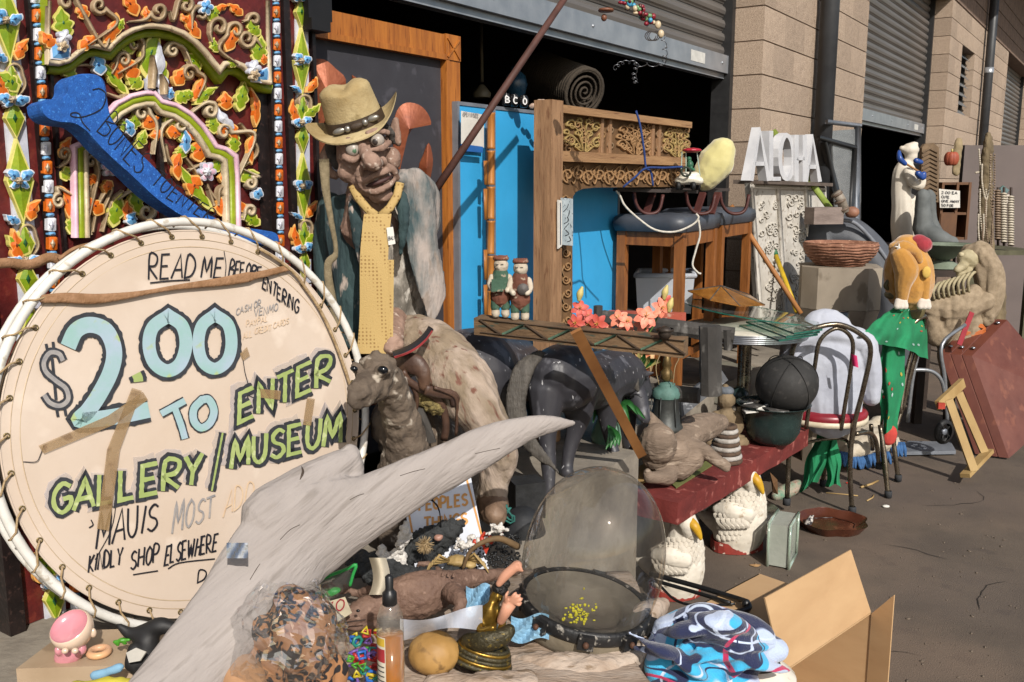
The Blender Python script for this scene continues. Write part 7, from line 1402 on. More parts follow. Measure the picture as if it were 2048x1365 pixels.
m_tubeg = M('grey_tube','9fa3a8','83878c',ro=.35,metal=.6,bump=.05); ht = thing('hand_truck','grey folding hand truck with a black wheel behind the green shirt','hand truck',P(1860,890,5.0)); Yx = 5.15
for q in ([(1895,850,Yx),(1890,760,Yx),(1884,690,Yx),(1930,650,Yx+.1)],[(1820,740,Yx),(1860,742,Yx),(1882,760,Yx),(1892,800,Yx)],[(1815,845,Yx),(1825,760,Yx),(1838,700,Yx)]): s = mb(m_tubeg); s.tube([Vector(z) for z in crom([tuple(P(*p)) for p in q],5)],.011,8); s.build('tube',parent=ht)
z_ = .03; s = mb(m_alu); s.prism([G(x,y,z_) for x,y in ((1795,893),(1818,882),(1902,884),(1912,902),(1800,904))],-Z3*.02); s.build('toe_plate',parent=ht)
wc_ = P(1888,864,5.05); 
for nm,m,pr in (('tyre',m_toyk,[(.05,-.014),(.068,-.012),(.072,0),(.068,.012),(.05,.014)]),('hub',m_alu,[(0,-.008),(.018,-.008),(.018,.008),(0,.008)])):
    s = mb(m); s.lathe(wc_,pr,28,ax=Vector((.5,-1,0))); s.build(nm,parent=ht)
ax_ = Vector((.5,-1,0)).normalized(); A,B = ringframe(ax_)
for i in range(5): q = i*2*math.pi/5; s = mb(m_toyk); s.bar(wc_+(A*math.cos(q)+B*math.sin(q))*.016,wc_+(A*math.cos(q)+B*math.sin(q))*.052,.012,.008); s.build('spoke',parent=ht)
# reddish brown folded boards and a pale wooden stand
m_rbd = M('red_brown_board','6d3c2e','5a3025',sc=5,ro=.4,bump=.15,st=(1,1,.5),c3='744433'); q4 = [P(1944,712,5.3),P(2014,640,5.5),P(2150,800,5.3),P(2018,917,5.05)]; nb_ = ((q4[1]-q4[0]).cross(q4[3]-q4[0])).normalized(); nb_ = nb_ if nb_.dot(EYE-q4[0]) > 0 else -nb_
for i,lab in enumerate(('front red brown table leaf leaning at the right edge','middle red brown table leaf of the leaning stack','rear red brown table leaf of the leaning stack')):
    of = Vector((-.052*i,.03*i,-.0)); o = thing('table_leaf',lab,'board',q4[3]+of,'leaning red brown boards'); s = mb(m_rbd); s.prism([p+of for p in q4],Vector((-.045,.026,0))); s.build('leaf',parent=o)
    for t in (.15,.85): s = mb(m_foil); p = q4[0].lerp(q4[1],t)+of+Vector((-.02,.012,.012)); s.ell(p,.014,.014,.008,None,10,6); s.build('hinge',parent=o)
m_pine = M('pale_pine','b59a68','97794a',sc=5,ro=.65,bump=.2,st=(1,1,.5)); ws = thing('wooden_stand','pale pine folding stand in front of the red brown boards','stand',G(1945,945))
for a,c,w,h in ((P(1897,800,4.7),P(1948,942,4.62),.04,.02),(P(1917,786,4.85),P(1970,908,4.8),.04,.02),(P(1876,812,4.66),P(1925,766,4.86),.05,.024),(P(1930,952,4.6),P(1978,902,4.82),.022,.05)): s = mb(m_pine); s.bar(a,c,w,h,Vector((0,1,0))); s.build('slat',parent=ws)
s = mb(M('red_dab','b03a28',ro=.6)); s.box(P(1882,812,4.64),.035,.02,.03); s.build('painted_end',parent=ws)
# fringed rug,bottle,tray,glass block and litter
m_rugc = M('cream_rug','c9bfae','b3a894',sc=20,ro=.95,bump=.5); m_fr2 = M('blue_fringe','3f6a9c','2c507c',sc=40,ro=.95,bump=.4); rg = thing('fringed_rug','cream rug with a blue fringe bunched on the ground behind the chairs','rug',G(1740,915)); s = MB()
trc(s,[(1690,905,4.95,16,30),(1730,885,5.0,24,40),(1770,880,5.05,24,40),(1790,890,5.05,14,30)]); trc(s,[(1700,890,5.1,18),(1760,850,5.2,20)]); cloth(s,'rug',m_rugc,rg,None,None,.008,.015,(12,12,12))
for i in range(26): x = 1676+i*5.2; y = 925-abs(i-8)*.9 if i < 20 else 900; s = mb(m_fr2); p = P(x,y-14,4.88+.004*i); s.tube([p,p+Vector((.006*math.sin(i),-.03,-.03)),p+Vector((.01*math.sin(i*2),-.05,-.065))],[.012,.012,.006],6); s.build('tassel',parent=rg)
cg_ = G(1572,1140); gbm = M('glass_brick','c6cabf','b2b8ac',sc=5,ro=.15,bump=.5,bsc=40,trans=.35,ior=1.4); gb = thing('glass_block','square greenish glass building block standing on the asphalt','glass block',cg_); exb = (G(1602,1090)-G(1576,1140)).normalized(); eyb = Vector((-exb.y,exb.x,0)); o_ = G(1576,1142)
def gbp(u,v,w): return o_+exb*(.19*u)+eyb*(.085*v)+Z3*(.19*w)
s = mb(gbm); s.hexa([gbp(.04,.06,.04),gbp(.96,.06,.04),gbp(.96,.94,.04),gbp(.04,.94,.04)],[gbp(.04,.06,.96),gbp(.96,.06,.96),gbp(.96,.94,.96),gbp(.04,.94,.96)]); s.build('core',parent=gb)
m_ge = M('glass_rim','b3c4b2','a0b4a2',ro=.15,bump=.05,trans=.4)
for v in (0,1):
    s = mb(m_ge)
    for (u0,w0,u1,w1) in ((0,0,1,0),(1,0,1,1),(1,1,0,1),(0,1,0,0)): s.tube([gbp(u0*.96+.02,v,w0*.96+.022),gbp(u1*.96+.02,v,w1*.96+.022)],.0058,8)
    s.build('rim',parent=gb)
m_tray = M('glazed_tray','5a3324','46261b',sc=5,ro=.25,bump=.1,c3='6d4330'); ct = G(1662,1056); ty = thing('brown_tray','wide brown glazed platter lying on the asphalt by the chair','platter',ct); ru = (G(1736,1062)-G(1600,1052)).length/2*1.08; s = mb(m_tray)
def wav(q): return 1+.05*math.sin(q*5)+.03*math.sin(q*9+1)
def tray(u,v): q = 2*math.pi*u; r = ru*wav(q)*v; h = .012 if v < .72 else .012+.03*((v-.72)/.28)**1.3; return ct+Vector((r*math.cos(q),r*math.sin(q)*.92,h))
s.grid(tray,60,12); s.grid(lambda u,v: ct+Vector((ru*wav(2*math.pi*u)*math.cos(2*math.pi*u)*(1-.2*v),ru*wav(2*math.pi*u)*math.sin(2*math.pi*u)*.92*(1-.2*v),.042*(1-v)+.001)),60,3); s.build('platter',parent=ty)
s = mb(M('tray_line','2e1710',ro=.3,bump=0)); s.tube([ct+Vector((ru*.66*wav(q)*math.cos(q),ru*.6*wav(q*1.3)*math.sin(q),.0135)) for q in [i*.1 for i in range(-4,24)]],.0025,5); s.build('incised_line',parent=ty)
s = MB(); p0 = (1618,1046,G(1612,1046).y); trc(s,[(1612,1052,p0[2]-.05,5),(1618,1044,p0[2]-.05,7),(1622,1036,p0[2]-.05,5)]); trc(s,[(1620,1038,p0[2]-.05,2.5),(1626,1032,p0[2]-.05,2)]); blob(s,'toy_figure',M('toy_bw','c9c4bc','2d2b30',sc=60,ro=.5,lo=.45,hi=.55),.003,1,0,.01,None,'tiny black and white toy lying on the brown platter','toy')
s = MB(); yb3 = G(1580,1000).y; trc(s,[(1596,972,yb3+.1,13),(1568,985,yb3+.05,15),(1552,992,yb3,10)]); blob(s,'painted_bottle',M('patchy_bottle','5e8a72','b09a8c',sc=30,ro=.5,c3='8a4a40'),.005,2,0,.01,None,'patchy painted bottle lying under the red bench end','bottle')
s = mb(M('brown_leaf','6a4a2a',ro=.9)); leaf_pts = [(1540,945),(1555,960),(1556,990),(1545,985)]; s.add([P(x,y,3.9) for x,y in leaf_pts]+[P(1546,968,3.86)],[(0,1,4),(1,2,4),(2,3,4),(3,0,4)]); s.build('dry_leaf',label='large dry brown leaf behind the second swan',cat='leaf')
for i,(a,c,r,lab) in enumerate((((1722,975),(1756,962),.006,'short pale stick between the chair feet'),((1652,986),(1716,992),.003,'long thin twig behind the near chair foot'),((1734,1002),(1748,990),.0035,'small forked twig on the asphalt'))): s = mb(m_pine); s.tube([G(*a,r),(G(*a,r)+G(*c,r))/2+Vector((.01,0,0)),G(*c,r)],r,6); s.build('twig',label=lab,cat='twig')
s = mb(m_paper); p = G(1772,1013,.006); s.ell(p,.018,.012,.007); s.build('white_pebble',label='white pebble on the asphalt right of the chair foot',cat='pebble')
s = mb(M('red_scrap','d8392a',ro=.6)); s.ell(G(1696,966,.004),.012,.008,.003); s.build('red_scrap',label='tiny red scrap on the asphalt by the chair',cat='litter')
s = mb(M('leaf_tan','a8845a',ro=.8)); p = G(1511,1131,.004); s.dome([p+Vector((.022*math.cos(q)*(1+.3*math.sin(3*q)),.015*math.sin(q),0)) for q in [i*.63 for i in range(10)]],p+Z3*.006); s.build('dry_leaf',label='small tan leaf on the asphalt beside the glass block',cat='leaf')
rr_ = random.Random(11); s = mb(M('grit','7d7062','55493e',sc=60,ro=.9))
for i in range(240):
    x = rr_.uniform(1400,2048); y = rr_.uniform(940,1365); p = G(x,y,.0015); r = rr_.choice((.0015,.002,.003,.0045))*rr_.uniform(.7,1.3); q = Quaternion((0,0,1),rr_.uniform(0,3)); s.ell(p,r*rr_.uniform(1,2.4),r,r*.6,q,5,3)
s.build('loose_grit',label='loose pale grit and crumbs scattered over the asphalt',cat='grit',kind='stuff')
# ================================================================ driftwood slab table in front
m_slab = M('slab_wood','b5a698','947f6c',sc=7,ro=.85,bump=.7,bsc=50,st=(1.2,3.5,1),c3='7d6a56',bd=.006)
ZT = .57; sl_ = thing('driftwood_slab','low pale driftwood slab carrying the helmet and the odd finds','table',Vector((-.05,1.85,0)))
s = mb(m_slab)
def slab(u,v,dz=0):
    y = 1.36+v*.9; xr = .30+.03*math.sin(v*9)-.05*(v-.6)**2; x = -.42-.1*v+(xr+.42+.1*v)*u; p = Vector((x,y,0)); e = min(u,1-u,v,1-v)
    h = .012*noise.noise(p*7)+.006*noise.noise(Vector((x*12,y*40,0))); return Vector((x,y,ZT+h-(.05 if e < .001 else 0)*1+dz))
s.grid(lambda u,v: slab(u,v),60,40); s.grid(lambda u,v: slab(1-u,v,-.09),20,12); 
for f in (lambda u,v: slab(u,0,-.09*v),lambda u,v: slab(1-u,1,-.09*v),lambda u,v: slab(0,1-u,-.09*v),lambda u,v: slab(1,u,-.09*v)): s.grid(f,40,2)
s.build('slab',parent=sl_)
for x,y in ((-.3,1.5),(.18,1.5),(-.3,2.1),(.18,2.1)): s = mb(m_slab); s.tube([(x,y,0),(x+.02,y,.25),(x,y,.5)],[.07,.05,.06],10); s.build('leg',parent=sl_)
s = MB(); trc(s,[(1330,1206,1.98,10),(1318,1214,1.97,20),(1296,1226,1.95,26),(1270,1246,1.93,22)]); trc(s,[(1030,1318,1.8,12),(1100,1326,1.78,20,34),(1180,1332,1.78,24,40),(1250,1316,1.82,22,34),(1290,1280,1.88,16)]); trc(s,[(860,1362,1.7,12,20),(960,1366,1.68,16,30),(1060,1360,1.7,16,30)]); blob(s,'slab_burl',m_slab,.005,3,.005,.03,sl_)
# ================================================================ glass diving helmet
hc_ = P(1170,1206,1.93); hk_ = mpp(hc_); hax2 = (Z3+RT*.16-Vector((0,.06,0))).normalized(); hm = thing('glass_helmet','clear glass domed helmet with a worn black collar on the driftwood slab','helmet',hc_-Z3*.06)
g_dome = glassmat('dome_glass',(.85,.845,.83),.02,.02); r0 = 134*hk_
prof = [(r0*.93,0),(r0*1.0,.035),(r0*1.04,.08),(r0*1.035,.13),(r0*.97,.185),(r0*.84,.235),(r0*.66,.272),(r0*.44,.298),(r0*.22,.311),(.0005,.315)]
s = mb(g_dome); s.lathe(hc_,[tuple(z) for z in crom(prof,4)],64,ax=hax2); s.build('dome',parent=hm)
m_col = M('worn_black_collar','232324','151516',sc=20,ro=.5,bump=.6,bsc=70,c3='8d8880'); m_collar2 = M('tan_lining','857a68','6d6352',sc=14,ro=.8,bump=.4)
s = mb(m_col); s.lathe(hc_,[(r0*.9,.008),(r0*.98,.010),(r0*1.0,.004),(r0*1.01,-.014),(r0*.98,-.02),(r0*.92,-.02)],64,ax=hax2); s.build('collar',parent=hm)
s = mb(m_collar2); s.lathe(hc_,[(r0*.97,-.02),(r0*.96,-.045),(r0*.86,-.07),(r0*.74,-.08)],64,ax=hax2); s.build('lining_band',parent=hm)
s = mb(M('base_grey','6b6458','544d43',sc=14,ro=.7)); s.lathe(hc_,[(r0*.9,.006),(r0*.78,-.004),(r0*.6,-.01),(r0*.58,-.03),(0,-.034)],48,ax=hax2); s.build('base_plate',parent=hm)
A,B = ringframe(hax2)
for i,q in enumerate((1.2,1.9,2.55,3.2,3.9,4.6,5.6,.3)):
    d = A*math.cos(q)+B*math.sin(q); s = mb(m_col); s.box(hc_+d*r0*1.02-hax2*.008,.034,.016,.03,d.cross(hax2),d,hax2); cl = s.build('clamp',parent=hm); s = mb(M('rust_bolt','6a4a38','4a3226',ro=.7,metal=.4,bump=.4)); s.ell(hc_+d*(r0*1.02+.012)-hax2*.008,.007,.007,.007,None,8,6); s.build('bolt',parent=cl)
m_lich = M('yellow_lichen','b0a82c','8f8a20',sc=60,ro=.9,bump=.5); rl = random.Random(4); s = mb(m_lich)
for i in range(60): q = 3.36+rl.gauss(0,.1); h = .055+rl.gauss(0,.016); d = A*math.cos(q)+B*math.sin(q); s.ell(hc_+d*(r0*1.028+.0008)+hax2*h,.0032*rl.uniform(.5,1.4),.0015,.0032*rl.uniform(.5,1.4),None,6,4)
s.build('lichen',parent=hm,kind='stuff')
# ================================================================ rocks,corals and shells behind the iguana
m_lava = M('lava_rock','3d3f40','27292a',sc=20,ro=.95,bump=1,bsc=90,bd=.01); Yl = 2.02
s = MB(); trc(s,[(812,1110,Yl,26,26),(850,1092,Yl,34,30),(890,1068,Yl,26,24),(922,1048,Yl,10,14)]); tell(s,842,1110,Yl,40,26); blob(s,'lava_rock',m_lava,.0045,1,.01,.012,None,'jagged dark lava rock in front of the white sign','rock')
s = MB(); trc(s,[(720,1130,Yl-.05,26),(780,1150,Yl-.08,30),(840,1160,Yl-.08,24),(900,1150,Yl-.06,20)]); blob(s,'lava_rock',m_lava,.0055,1,.012,.015,None,'low dark lava rubble behind the iguana back','rock')
rl = random.Random(9); s = mb(M('black_gravel','202224','141516',sc=60,ro=.4,bump=.2))
for i in range(420): x = rl.uniform(890,1040); y = rl.uniform(1070,1135); s.ell(P(x,y,2.06-(y-1070)*.0012),.0035*rl.uniform(.5,1.3),.003,.003,None,5,4)
s.build('black_gravel',label='loose shiny black gravel around the corals',cat='gravel',kind='stuff')
m_cor = M('white_coral','dcd8d2','c2bdb6',sc=60,ro=.9,bump=1,bsc=140,bd=.006)
for pts,lab in (((((812,1048),(806,1075),(800,1100),(808,1130)),((800,1100),(775,1112),(758,1108)),((805,1085),(818,1072)),((790,1108),(792,1130)),((770,1112),(765,1100)),((806,1128),(800,1140))),'white branching coral left of the lava rock'),((((918,1078),(934,1090),(950,1094)),((930,1088),(925,1100)),((938,1080),(946,1072)),((920,1086),(914,1094))),'small white finger coral beside the toy clownfish'),((((976,1070),(988,1060),(1000,1050)),((990,1060),(1005,1068)),((1000,1055),(1012,1058)),((985,1050),(992,1060))),'knobbly white coral right of the toy clownfish')):
    s = MB()
    for q in pts:
        for i in range(len(q)-1):
            for t in (0,.33,.66,1): x = q[i][0]+(q[i+1][0]-q[i][0])*t; y = q[i][1]+(q[i+1][1]-q[i][1])*t; tell(s,x+rl.uniform(-3,3),y+rl.uniform(-3,3),Yl-.06+rl.uniform(-.012,.012),rl.uniform(6,11) if 'branch' in lab else rl.uniform(3.5,6),rl.uniform(6,10) if 'branch' in lab else rl.uniform(3.5,6),nu=8,nv=6)
    blob(s,'coral',m_cor,.0028,1,.003,.006,None,lab,'coral')
ur = thing('sea_urchin','tan spiny sea urchin on the lava rock','sea urchin',P(850,1092,Yl-.07)); c_ = P(850,1090,Yl-.075); m_spn = M('urchin_spine','b39c78','8d7652',ro=.7,bump=0); s = mb(m_spn); s.ell(c_,.01,.01,.01); s.build('body',parent=ur); s = mb(m_spn)
for i in range(110): d = Vector((rl.gauss(0,1),-abs(rl.gauss(0,1)),rl.gauss(0,1))).normalized(); s.tube([c_+d*.006,c_+d*.022],[.0011,.0003],4)
s.build('spines',parent=ur,kind='stuff')
s = MB(); tell(s,876,1076,Yl-.05,9,7); tell(s,882,1074,Yl-.05,5,5); blob(s,'seashell',M('pink_shell','b08878','8c6658',ro=.5),.003,1,0,.01,None,'pink snail shell set in the lava rock','shell')
m_crab = M('crab_shell','b39a68','8f7648',sc=20,ro=.6,bump=.4); cr = thing('dried_crab','dried tan crab beside the curved stick','crab',P(920,1135,1.97)); s = MB(); tell(s,915,1122,1.97,24,11,18); tell(s,940,1130,1.95,14,8); blob(s,'shell',m_crab,.0035,2,.002,.01,cr)
for i in range(8): d = -1 if i % 2 else 1; s = mb(m_crab); s.tube([P(915+d*18,1122,1.96),P(915+d*(34+i*3),1108+i*3,1.94),P(915+d*(44+i*3),1122+i*4,1.93)],[.004,.0035,.0015],6); s.build('leg',parent=cr)
m_of = M('fish_orange','c4402a','a83220',ro=.4,bump=0); m_wf = M('fish_white','d8d4cc',ro=.4,bump=0); fs_ = thing('toy_fish','orange and white toy clownfish lying on the black gravel','toy fish',P(966,1095,1.98)); 
for x,m,r in ((950,m_of,8),(957,m_wf,11),(965,m_of,13),(973,m_wf,12),(981,m_of,10),(988,m_wf,6),(992,m_of,5)): s = mb(m); tell(s,x,1086-(x-950)*.2,1.985,6,r,r*.7,-10); s.build('band',parent=fs_)
for q in ([(994,1076),(1006,1066),(1006,1084)],[(960,1074),(968,1064),(976,1072)],[(966,1096),(972,1110),(978,1096)]): s = mb(m_of); s.prism([P(x,y,1.98) for x,y in q],Vector((0,.005,0))); s.build('fin',parent=fs_)
s = mb(M('curved_stick','7d6444','5c472e',sc=14,ro=.8,bump=.4)); s.tube([P(z[0],z[1],z[2]) for z in crom([(926,1138,1.94),(940,1104,1.94),(968,1084,1.94),(1000,1078,1.95),(1036,1094,1.98)],6)],[.0035+.0002*i for i in range(25)],8); s.build('curved_stick',label='curved brown stick arching over the dried crab',cat='stick')
tw = thing('black_twig','thin black branching twig in front of the white sign','twig',P(882,1050,2.0))
for q in ([(882,1055),(878,1020),(866,1002),(862,985)],[(878,1022),(872,1008),(852,998),(830,1004)],[(866,1000),(856,1000),(848,990)],[(852,998),(838,1012),(826,1014)]): s = mb(m_jet); s.tube([P(z[0],z[1],2.0) for z in crom(q,4)],.0016,5); s.build('branch',parent=tw)
s = mb(M('dark_hat','26282c','1a1c1f',sc=20,ro=.7,bump=.3)); o_ = P(1046,1050,2.3); s.lathe(o_,[(.06,-.02),(.055,.0),(.045,.03),(.02,.045),(0,.048)],24); s.build('dark_dome',label='dark rounded cap behind the glass helmet',cat='cap')
s = mb(M('teal_rope','2f6f66','235650',sc=60,ro=.9)); s.tube([P(1000+14*math.cos(i*.8)+i*.5,1010+10*math.sin(i*1.1)+i*.9,2.25) for i in range(34)],.003,5); s.build('teal_rope',label='frayed teal rope at the carved shoe',cat='rope')
s = mb(M('dark_tin','2f3032','1f2021',sc=14,ro=.5,bump=.3)); s.box(P(1052,995,2.4),.09,.08,.1,Vector((.9,.3,0)),Vector((-.3,.9,0))); s.build('dark_box',label='dark scuffed box by the horse leg',cat='box',rough=.002)
# ================================================================ stuffed iguana
m_igu = M('iguana_hide','7d6354','634b3f',sc=18,ro=.75,bump=.8,bsc=190,c3='8a7061',bd=.003); ig = thing('stuffed_iguana','stuffed brown iguana stretched across the finds','stuffed animal',P(840,1230,1.82)); s = MB(); Yi = 1.84
trc(s,[(676,1246,Yi-.08,8,8),(700,1234,Yi-.07,19,18),(728,1220,Yi-.05,26,24),(756,1210,Yi-.03,27,26),(790,1200,Yi,42,34),(840,1190,Yi+.01,50,38),(880,1178,Yi+.03,40,32),(910,1166,Yi+.06,26,24),(950,1156,Yi+.09,18,16),(1000,1148,Yi+.13,11,10),(1040,1142,Yi+.16,6,6)])
trc(s,[(684,1250,Yi-.08,8,9),(708,1250,Yi-.07,12,14),(740,1248,Yi-.05,12,14),(752,1262,Yi-.04,9,10)])
trc(s,[(905,1185,Yi-.02,22),(922,1205,Yi-.07,14),(914,1228,Yi-.08,10),(922,1242,Yi-.09,9)]); trc(s,[(765,1190,Yi+.04,14),(738,1182,Yi+.08,11),(714,1188,Yi+.1,8),(700,1180,Yi+.1,6)]); trc(s,[(880,1150,Yi+.1,12),(862,1132,Yi+.13,8),(842,1128,Yi+.13,5)])
for i in range(5): trc(s,[(702,1182,Yi+.1,4),(690-i*2,1168+i*5,Yi+.1,2.5),(682-i*1,1160+i*8,Yi+.1,1.4)]); trc(s,[(846,1130,Yi+.13,3),(836-i*2,1122+i*4,Yi+.13,1.6)])
for i in range(4): trc(s,[(918,1240,Yi-.09,5),(906+i*8,1252,Yi-.1,3)])
blob(s,'body',m_igu,.0038,2,.0025,.008,ig)
s = mb(m_jet); tell(s,716,1222,Yi-.12,4,3,3); s.build('eye',parent=ig)
s = mb(M('mouth_line','3a2a22',ro=.8)); trc(s,[(678,1248,Yi-.105,1.6),(700,1244,Yi-.125,1.8),(730,1240,Yi-.12,1.5)],3,6); s.build('mouth',parent=ig)
for i in range(14): s = mb(m_igu); x = 764+i*11; y = 1178-i*1.9-(10*math.sin(i/13*3.1)) ; p = P(x,y,Yi+.01); s.lathe(p,[(.004,0),(.0,.01)],5); s.build('spine',parent=ig)
# ================================================================ spray bottle,gourd,film,papers
sb = thing('spray_bottle','half full amber spray bottle with a black pump and a printed label','bottle',P(784,1420,1.53)); ob = P(784,1400,1.53); kb = mpp(P(784,1300,1.53)); h1 = (P(784,1235,1.53).z-ob.z)
m_bot = glassmat('bottle_plastic',(.93,.91,.86),.08,.1); m_amber = M('amber_liquid','d98a12','c2760a',sc=3,ro=.1,bump=0,trans=.5)
s = mb(m_bot); s.lathe(ob,[(27*kb,-.1),(27*kb,h1-.012),(25*kb,h1+.006),(18*kb,h1+.022),(12*kb,h1+.028)],28); s.build('bottle_wall',parent=sb)
hl = P(784,1268,1.53).z-ob.z; s = mb(m_amber); s.lathe(ob,[(0,-.098),(25.5*kb,-.098),(25.5*kb,hl),(0,hl)],28); s.build('liquid',parent=sb)
s = mb(M('pump_black','1d1d1e',ro=.4,bump=.05)); s.lathe(ob+Z3*(h1+.024),[(13*kb,0),(15*kb,.002),(14.5*kb,.022),(10*kb,.026),(8*kb,.03),(8.5*kb,.052),(4*kb,.056),(0,.057)],20); s.build('pump',parent=sb)
m_lab = M('bottle_label','d4cdbc','c3bba8',sc=30,ro=.5,bump=0); a0 = R(-70); s = mb(m_lab); s.lathe(ob,[(27.4*kb,-.09),(27.4*kb,h1-.028)],16,X=Vector((0,1,0)),a0=R(-75),a1=R(45)); s.build('label',parent=sb)
for z0,z1,m in ((h1-.045,h1-.03,M('label_yellow','c9a83a',ro=.5,bump=0)),(h1-.075,h1-.05,M('label_red','a8333a',ro=.5,bump=0))): s = mb(m); s.lathe(ob,[(27.7*kb,z0),(27.7*kb,z1)],16,X=Vector((0,1,0)),a0=R(-72),a1=R(42)); s.build('label_band',parent=sb)
for i in range(9): s = mb(m_ink); z = h1-.085-i*.009; s.lathe(ob,[(27.8*kb,z),(27.8*kb,z+.0022)],12,X=Vector((0,1,0)),a0=R(-68),a1=R(38-(i % 3)*12)); s.build('label_line',parent=sb)
s = MB(); tell(s,868,1306,1.74,54,42,50); blob(s,'dry_gourd',M('gourd_skin','b48d52','94703c',sc=9,ro=.6,bump=.2,c3='7a5c34'),.005,4,.002,.03,None,'round dry tan gourd between the bottle and the golden buddha','gourd')
m_film = M('milky_film','c9cdd6','b5bac6',sc=8,ro=.3,bump=.4,bsc=20,alpha=.8)
s = mb(m_film); s.grid(lambda u,v: P(800+u*165,1238+v*38-20*u+8*math.sin(u*5+v*2),1.72+.05*math.sin(u*7)*v),18,6); s.build('plastic_film',label='milky plastic film draped between iguana and gourd',cat='film')
m_blt = M('blue_tissue','8ab2cc','74a0bc',sc=10,ro=.9,bump=.2)
for q,lab in (((932,980,1172,1232,1.86),'pale blue tissue under the iguana tail'),((1022,1098,1232,1282,1.82),'pale blue tissue between the golden buddha and the helmet')):
    x0,x1,y0,y1,Y = q; s = mb(m_blt); s.grid(lambda u,v: P(x0+u*(x1-x0),y0+v*(y1-y0)+6*math.sin(u*6),Y-.03*v+.018*abs(math.sin(u*5+v*4))),10,8,False); s.build('tissue_paper',label=lab,cat='tissue')
s = mb(M('cream_paper','d2c8b4','c2b8a2',ro=.8,bump=.1)); s.grid(lambda u,v: P(738+u*34+14*math.sin(v*2.4)-10*v,1116+v*74,1.80-.035*math.sin(u*3.1)),10,10); s.build('curled_paper',label='curled cream paper standing behind the iguana neck',cat='paper')
cd = Pl3(P(630,1215,1.70),P(700,1225,1.72),P(660,1190,1.76)); s = mb(M('card_cream','d3c6aa',ro=.7,bump=.05)); poly(s,cd,[(626,1212),(690,1194),(704,1226),(672,1246),(644,1234)],0,.001); ca = s.build('price_card',label='cream card with red numbers under the iguana snout',cat='card')
s = mb(M('red_ink','a8283a',ro=.7,bump=0))
for q in letters('70',(650,1232),(690,1218),22): stroke(s,cd,q,2.6,.002)
s.build('lettering',parent=ca)
cd2 = Pl3(P(616,1205,1.72),P(640,1200,1.72),P(630,1190,1.76)); s = mb(M('orange_card','c98a3a',ro=.6,bump=0)); poly(s,cd2,[(616,1190),(644,1188),(646,1202),(618,1206)],.004,.001); cj = s.build('orange_card',label='tiny orange printed card beside the green pouch',cat='card'); s = mb(M('red_ink2','a8283a',ro=.7,bump=0))
for q in letters('JUMP',(620,1201),(640,1199),6): stroke(s,cd2,q,1.2,.006)
s.build('lettering',parent=cj)
# zip pouch with green piping
m_clr = glassmat('clear_vinyl',(.9,.94,.92),.08,.04); m_gp = M('green_piping','2a9a4a','22843e',ro=.5,bump=.05); zp = thing('zip_pouch','clear vinyl pouch with bright green piping against the driftwood','pouch',P(650,1200,1.74)); zq = [(588,1194),(612,1176),(644,1158),(690,1140),(712,1130),(706,1150),(700,1172),(670,1196),(620,1204)]
s = mb(m_clr); s.dome([P(x,y,1.74) for x,y in zq],P(660,1165,1.71)); s.build('vinyl',parent=zp); s = mb(m_gp); s.tube([P(z[0],z[1],1.735) for z in crom(zq[:7],4)],.0035,6); s.build('piping',parent=zp); s = MB(); tell(s,655,1185,1.76,30,9,12,-12); blob(s,'green_insert',m_gp,.004,1,.003,.02,zp)
# coloured letter toys
cols2 = [M('toy_g','4f9a2c',ro=.4,bump=0),M('toy_y','c9b42c',ro=.4,bump=0),M('toy_b','2c6ac0',ro=.4,bump=0),M('toy_rd','b83030',ro=.4,bump=0),M('toy_p','7a5aa8',ro=.4,bump=0),M('toy_t','2c8a7a',ro=.4,bump=0)]
tp = thing('letter_toys','heap of small coloured plastic toy pieces beside the spray bottle','toy pieces',P(735,1330,1.62)); rt = random.Random(2)
for i in range(46):
    x = rt.uniform(700,758); y = rt.uniform(1262,1362); c0 = P(x,y,1.66-(y-1262)*.0008+rt.uniform(-.01,.01)); r = rt.uniform(.006,.011); A,B = ringframe(Vector((rt.gauss(0,.5),-1,rt.gauss(0,.6)))); s = mb(rt.choice(cols2)); n = rt.choice((3,4,6)); s.tube([c0+(A*math.cos(q)+B*math.sin(q))*r for q in [2*math.pi*k/n+i for k in range(n)]],.0034,6,closed=True); s.build('toy_piece',parent=tp)
# ================================================================ leopard cloth in a plastic bag
m_leo = M('leopard_print','a87850','8d6240',sc=10,ro=.9,bump=.3); nt = m_leo.node_tree; b = nt.nodes['Principled BSDF']; src = b.inputs['Base Color'].links[0].from_socket; tc = node(nt,'ShaderNodeTexCoord'); nz = node(nt,'ShaderNodeTexNoise',i_Scale=30.0,i_Detail=2.0); nt.links.new(tc.outputs['Object'],nz.inputs['Vector']); mxv = node(nt,'ShaderNodeMix',data_type='RGBA'); mxv.inputs[0].default_value = .06; nt.links.new(tc.outputs['Object'],mxv.inputs[6]); nt.links.new(nz.outputs['Color'],mxv.inputs[7]); vo = node(nt,'ShaderNodeTexVoronoi',i_Scale=46.0); nt.links.new(mxv.outputs[2],vo.inputs['Vector'])
rp = node(nt,'ShaderNodeValToRGB'); e = rp.color_ramp.elements; e[0].position = .0; e[0].color = (0,0,0,1); e[1].position = .22; e[1].color = (0,0,0,1); e.new(.27).color = (1,1,1,1); e.new(.52).color = (1,1,1,1); e.new(.58).color = (0,0,0,1); nt.links.new(vo.outputs['Distance'],rp.inputs[0]); mx = node(nt,'ShaderNodeMix',data_type='RGBA'); nt.links.new(rp.outputs[0],mx.inputs[0]); nt.links.new(src,mx.inputs[6]); mx.inputs[7].default_value = srgb('1e1a1c'); nt.links.new(mx.outputs[2],b.inputs['Base Color'])
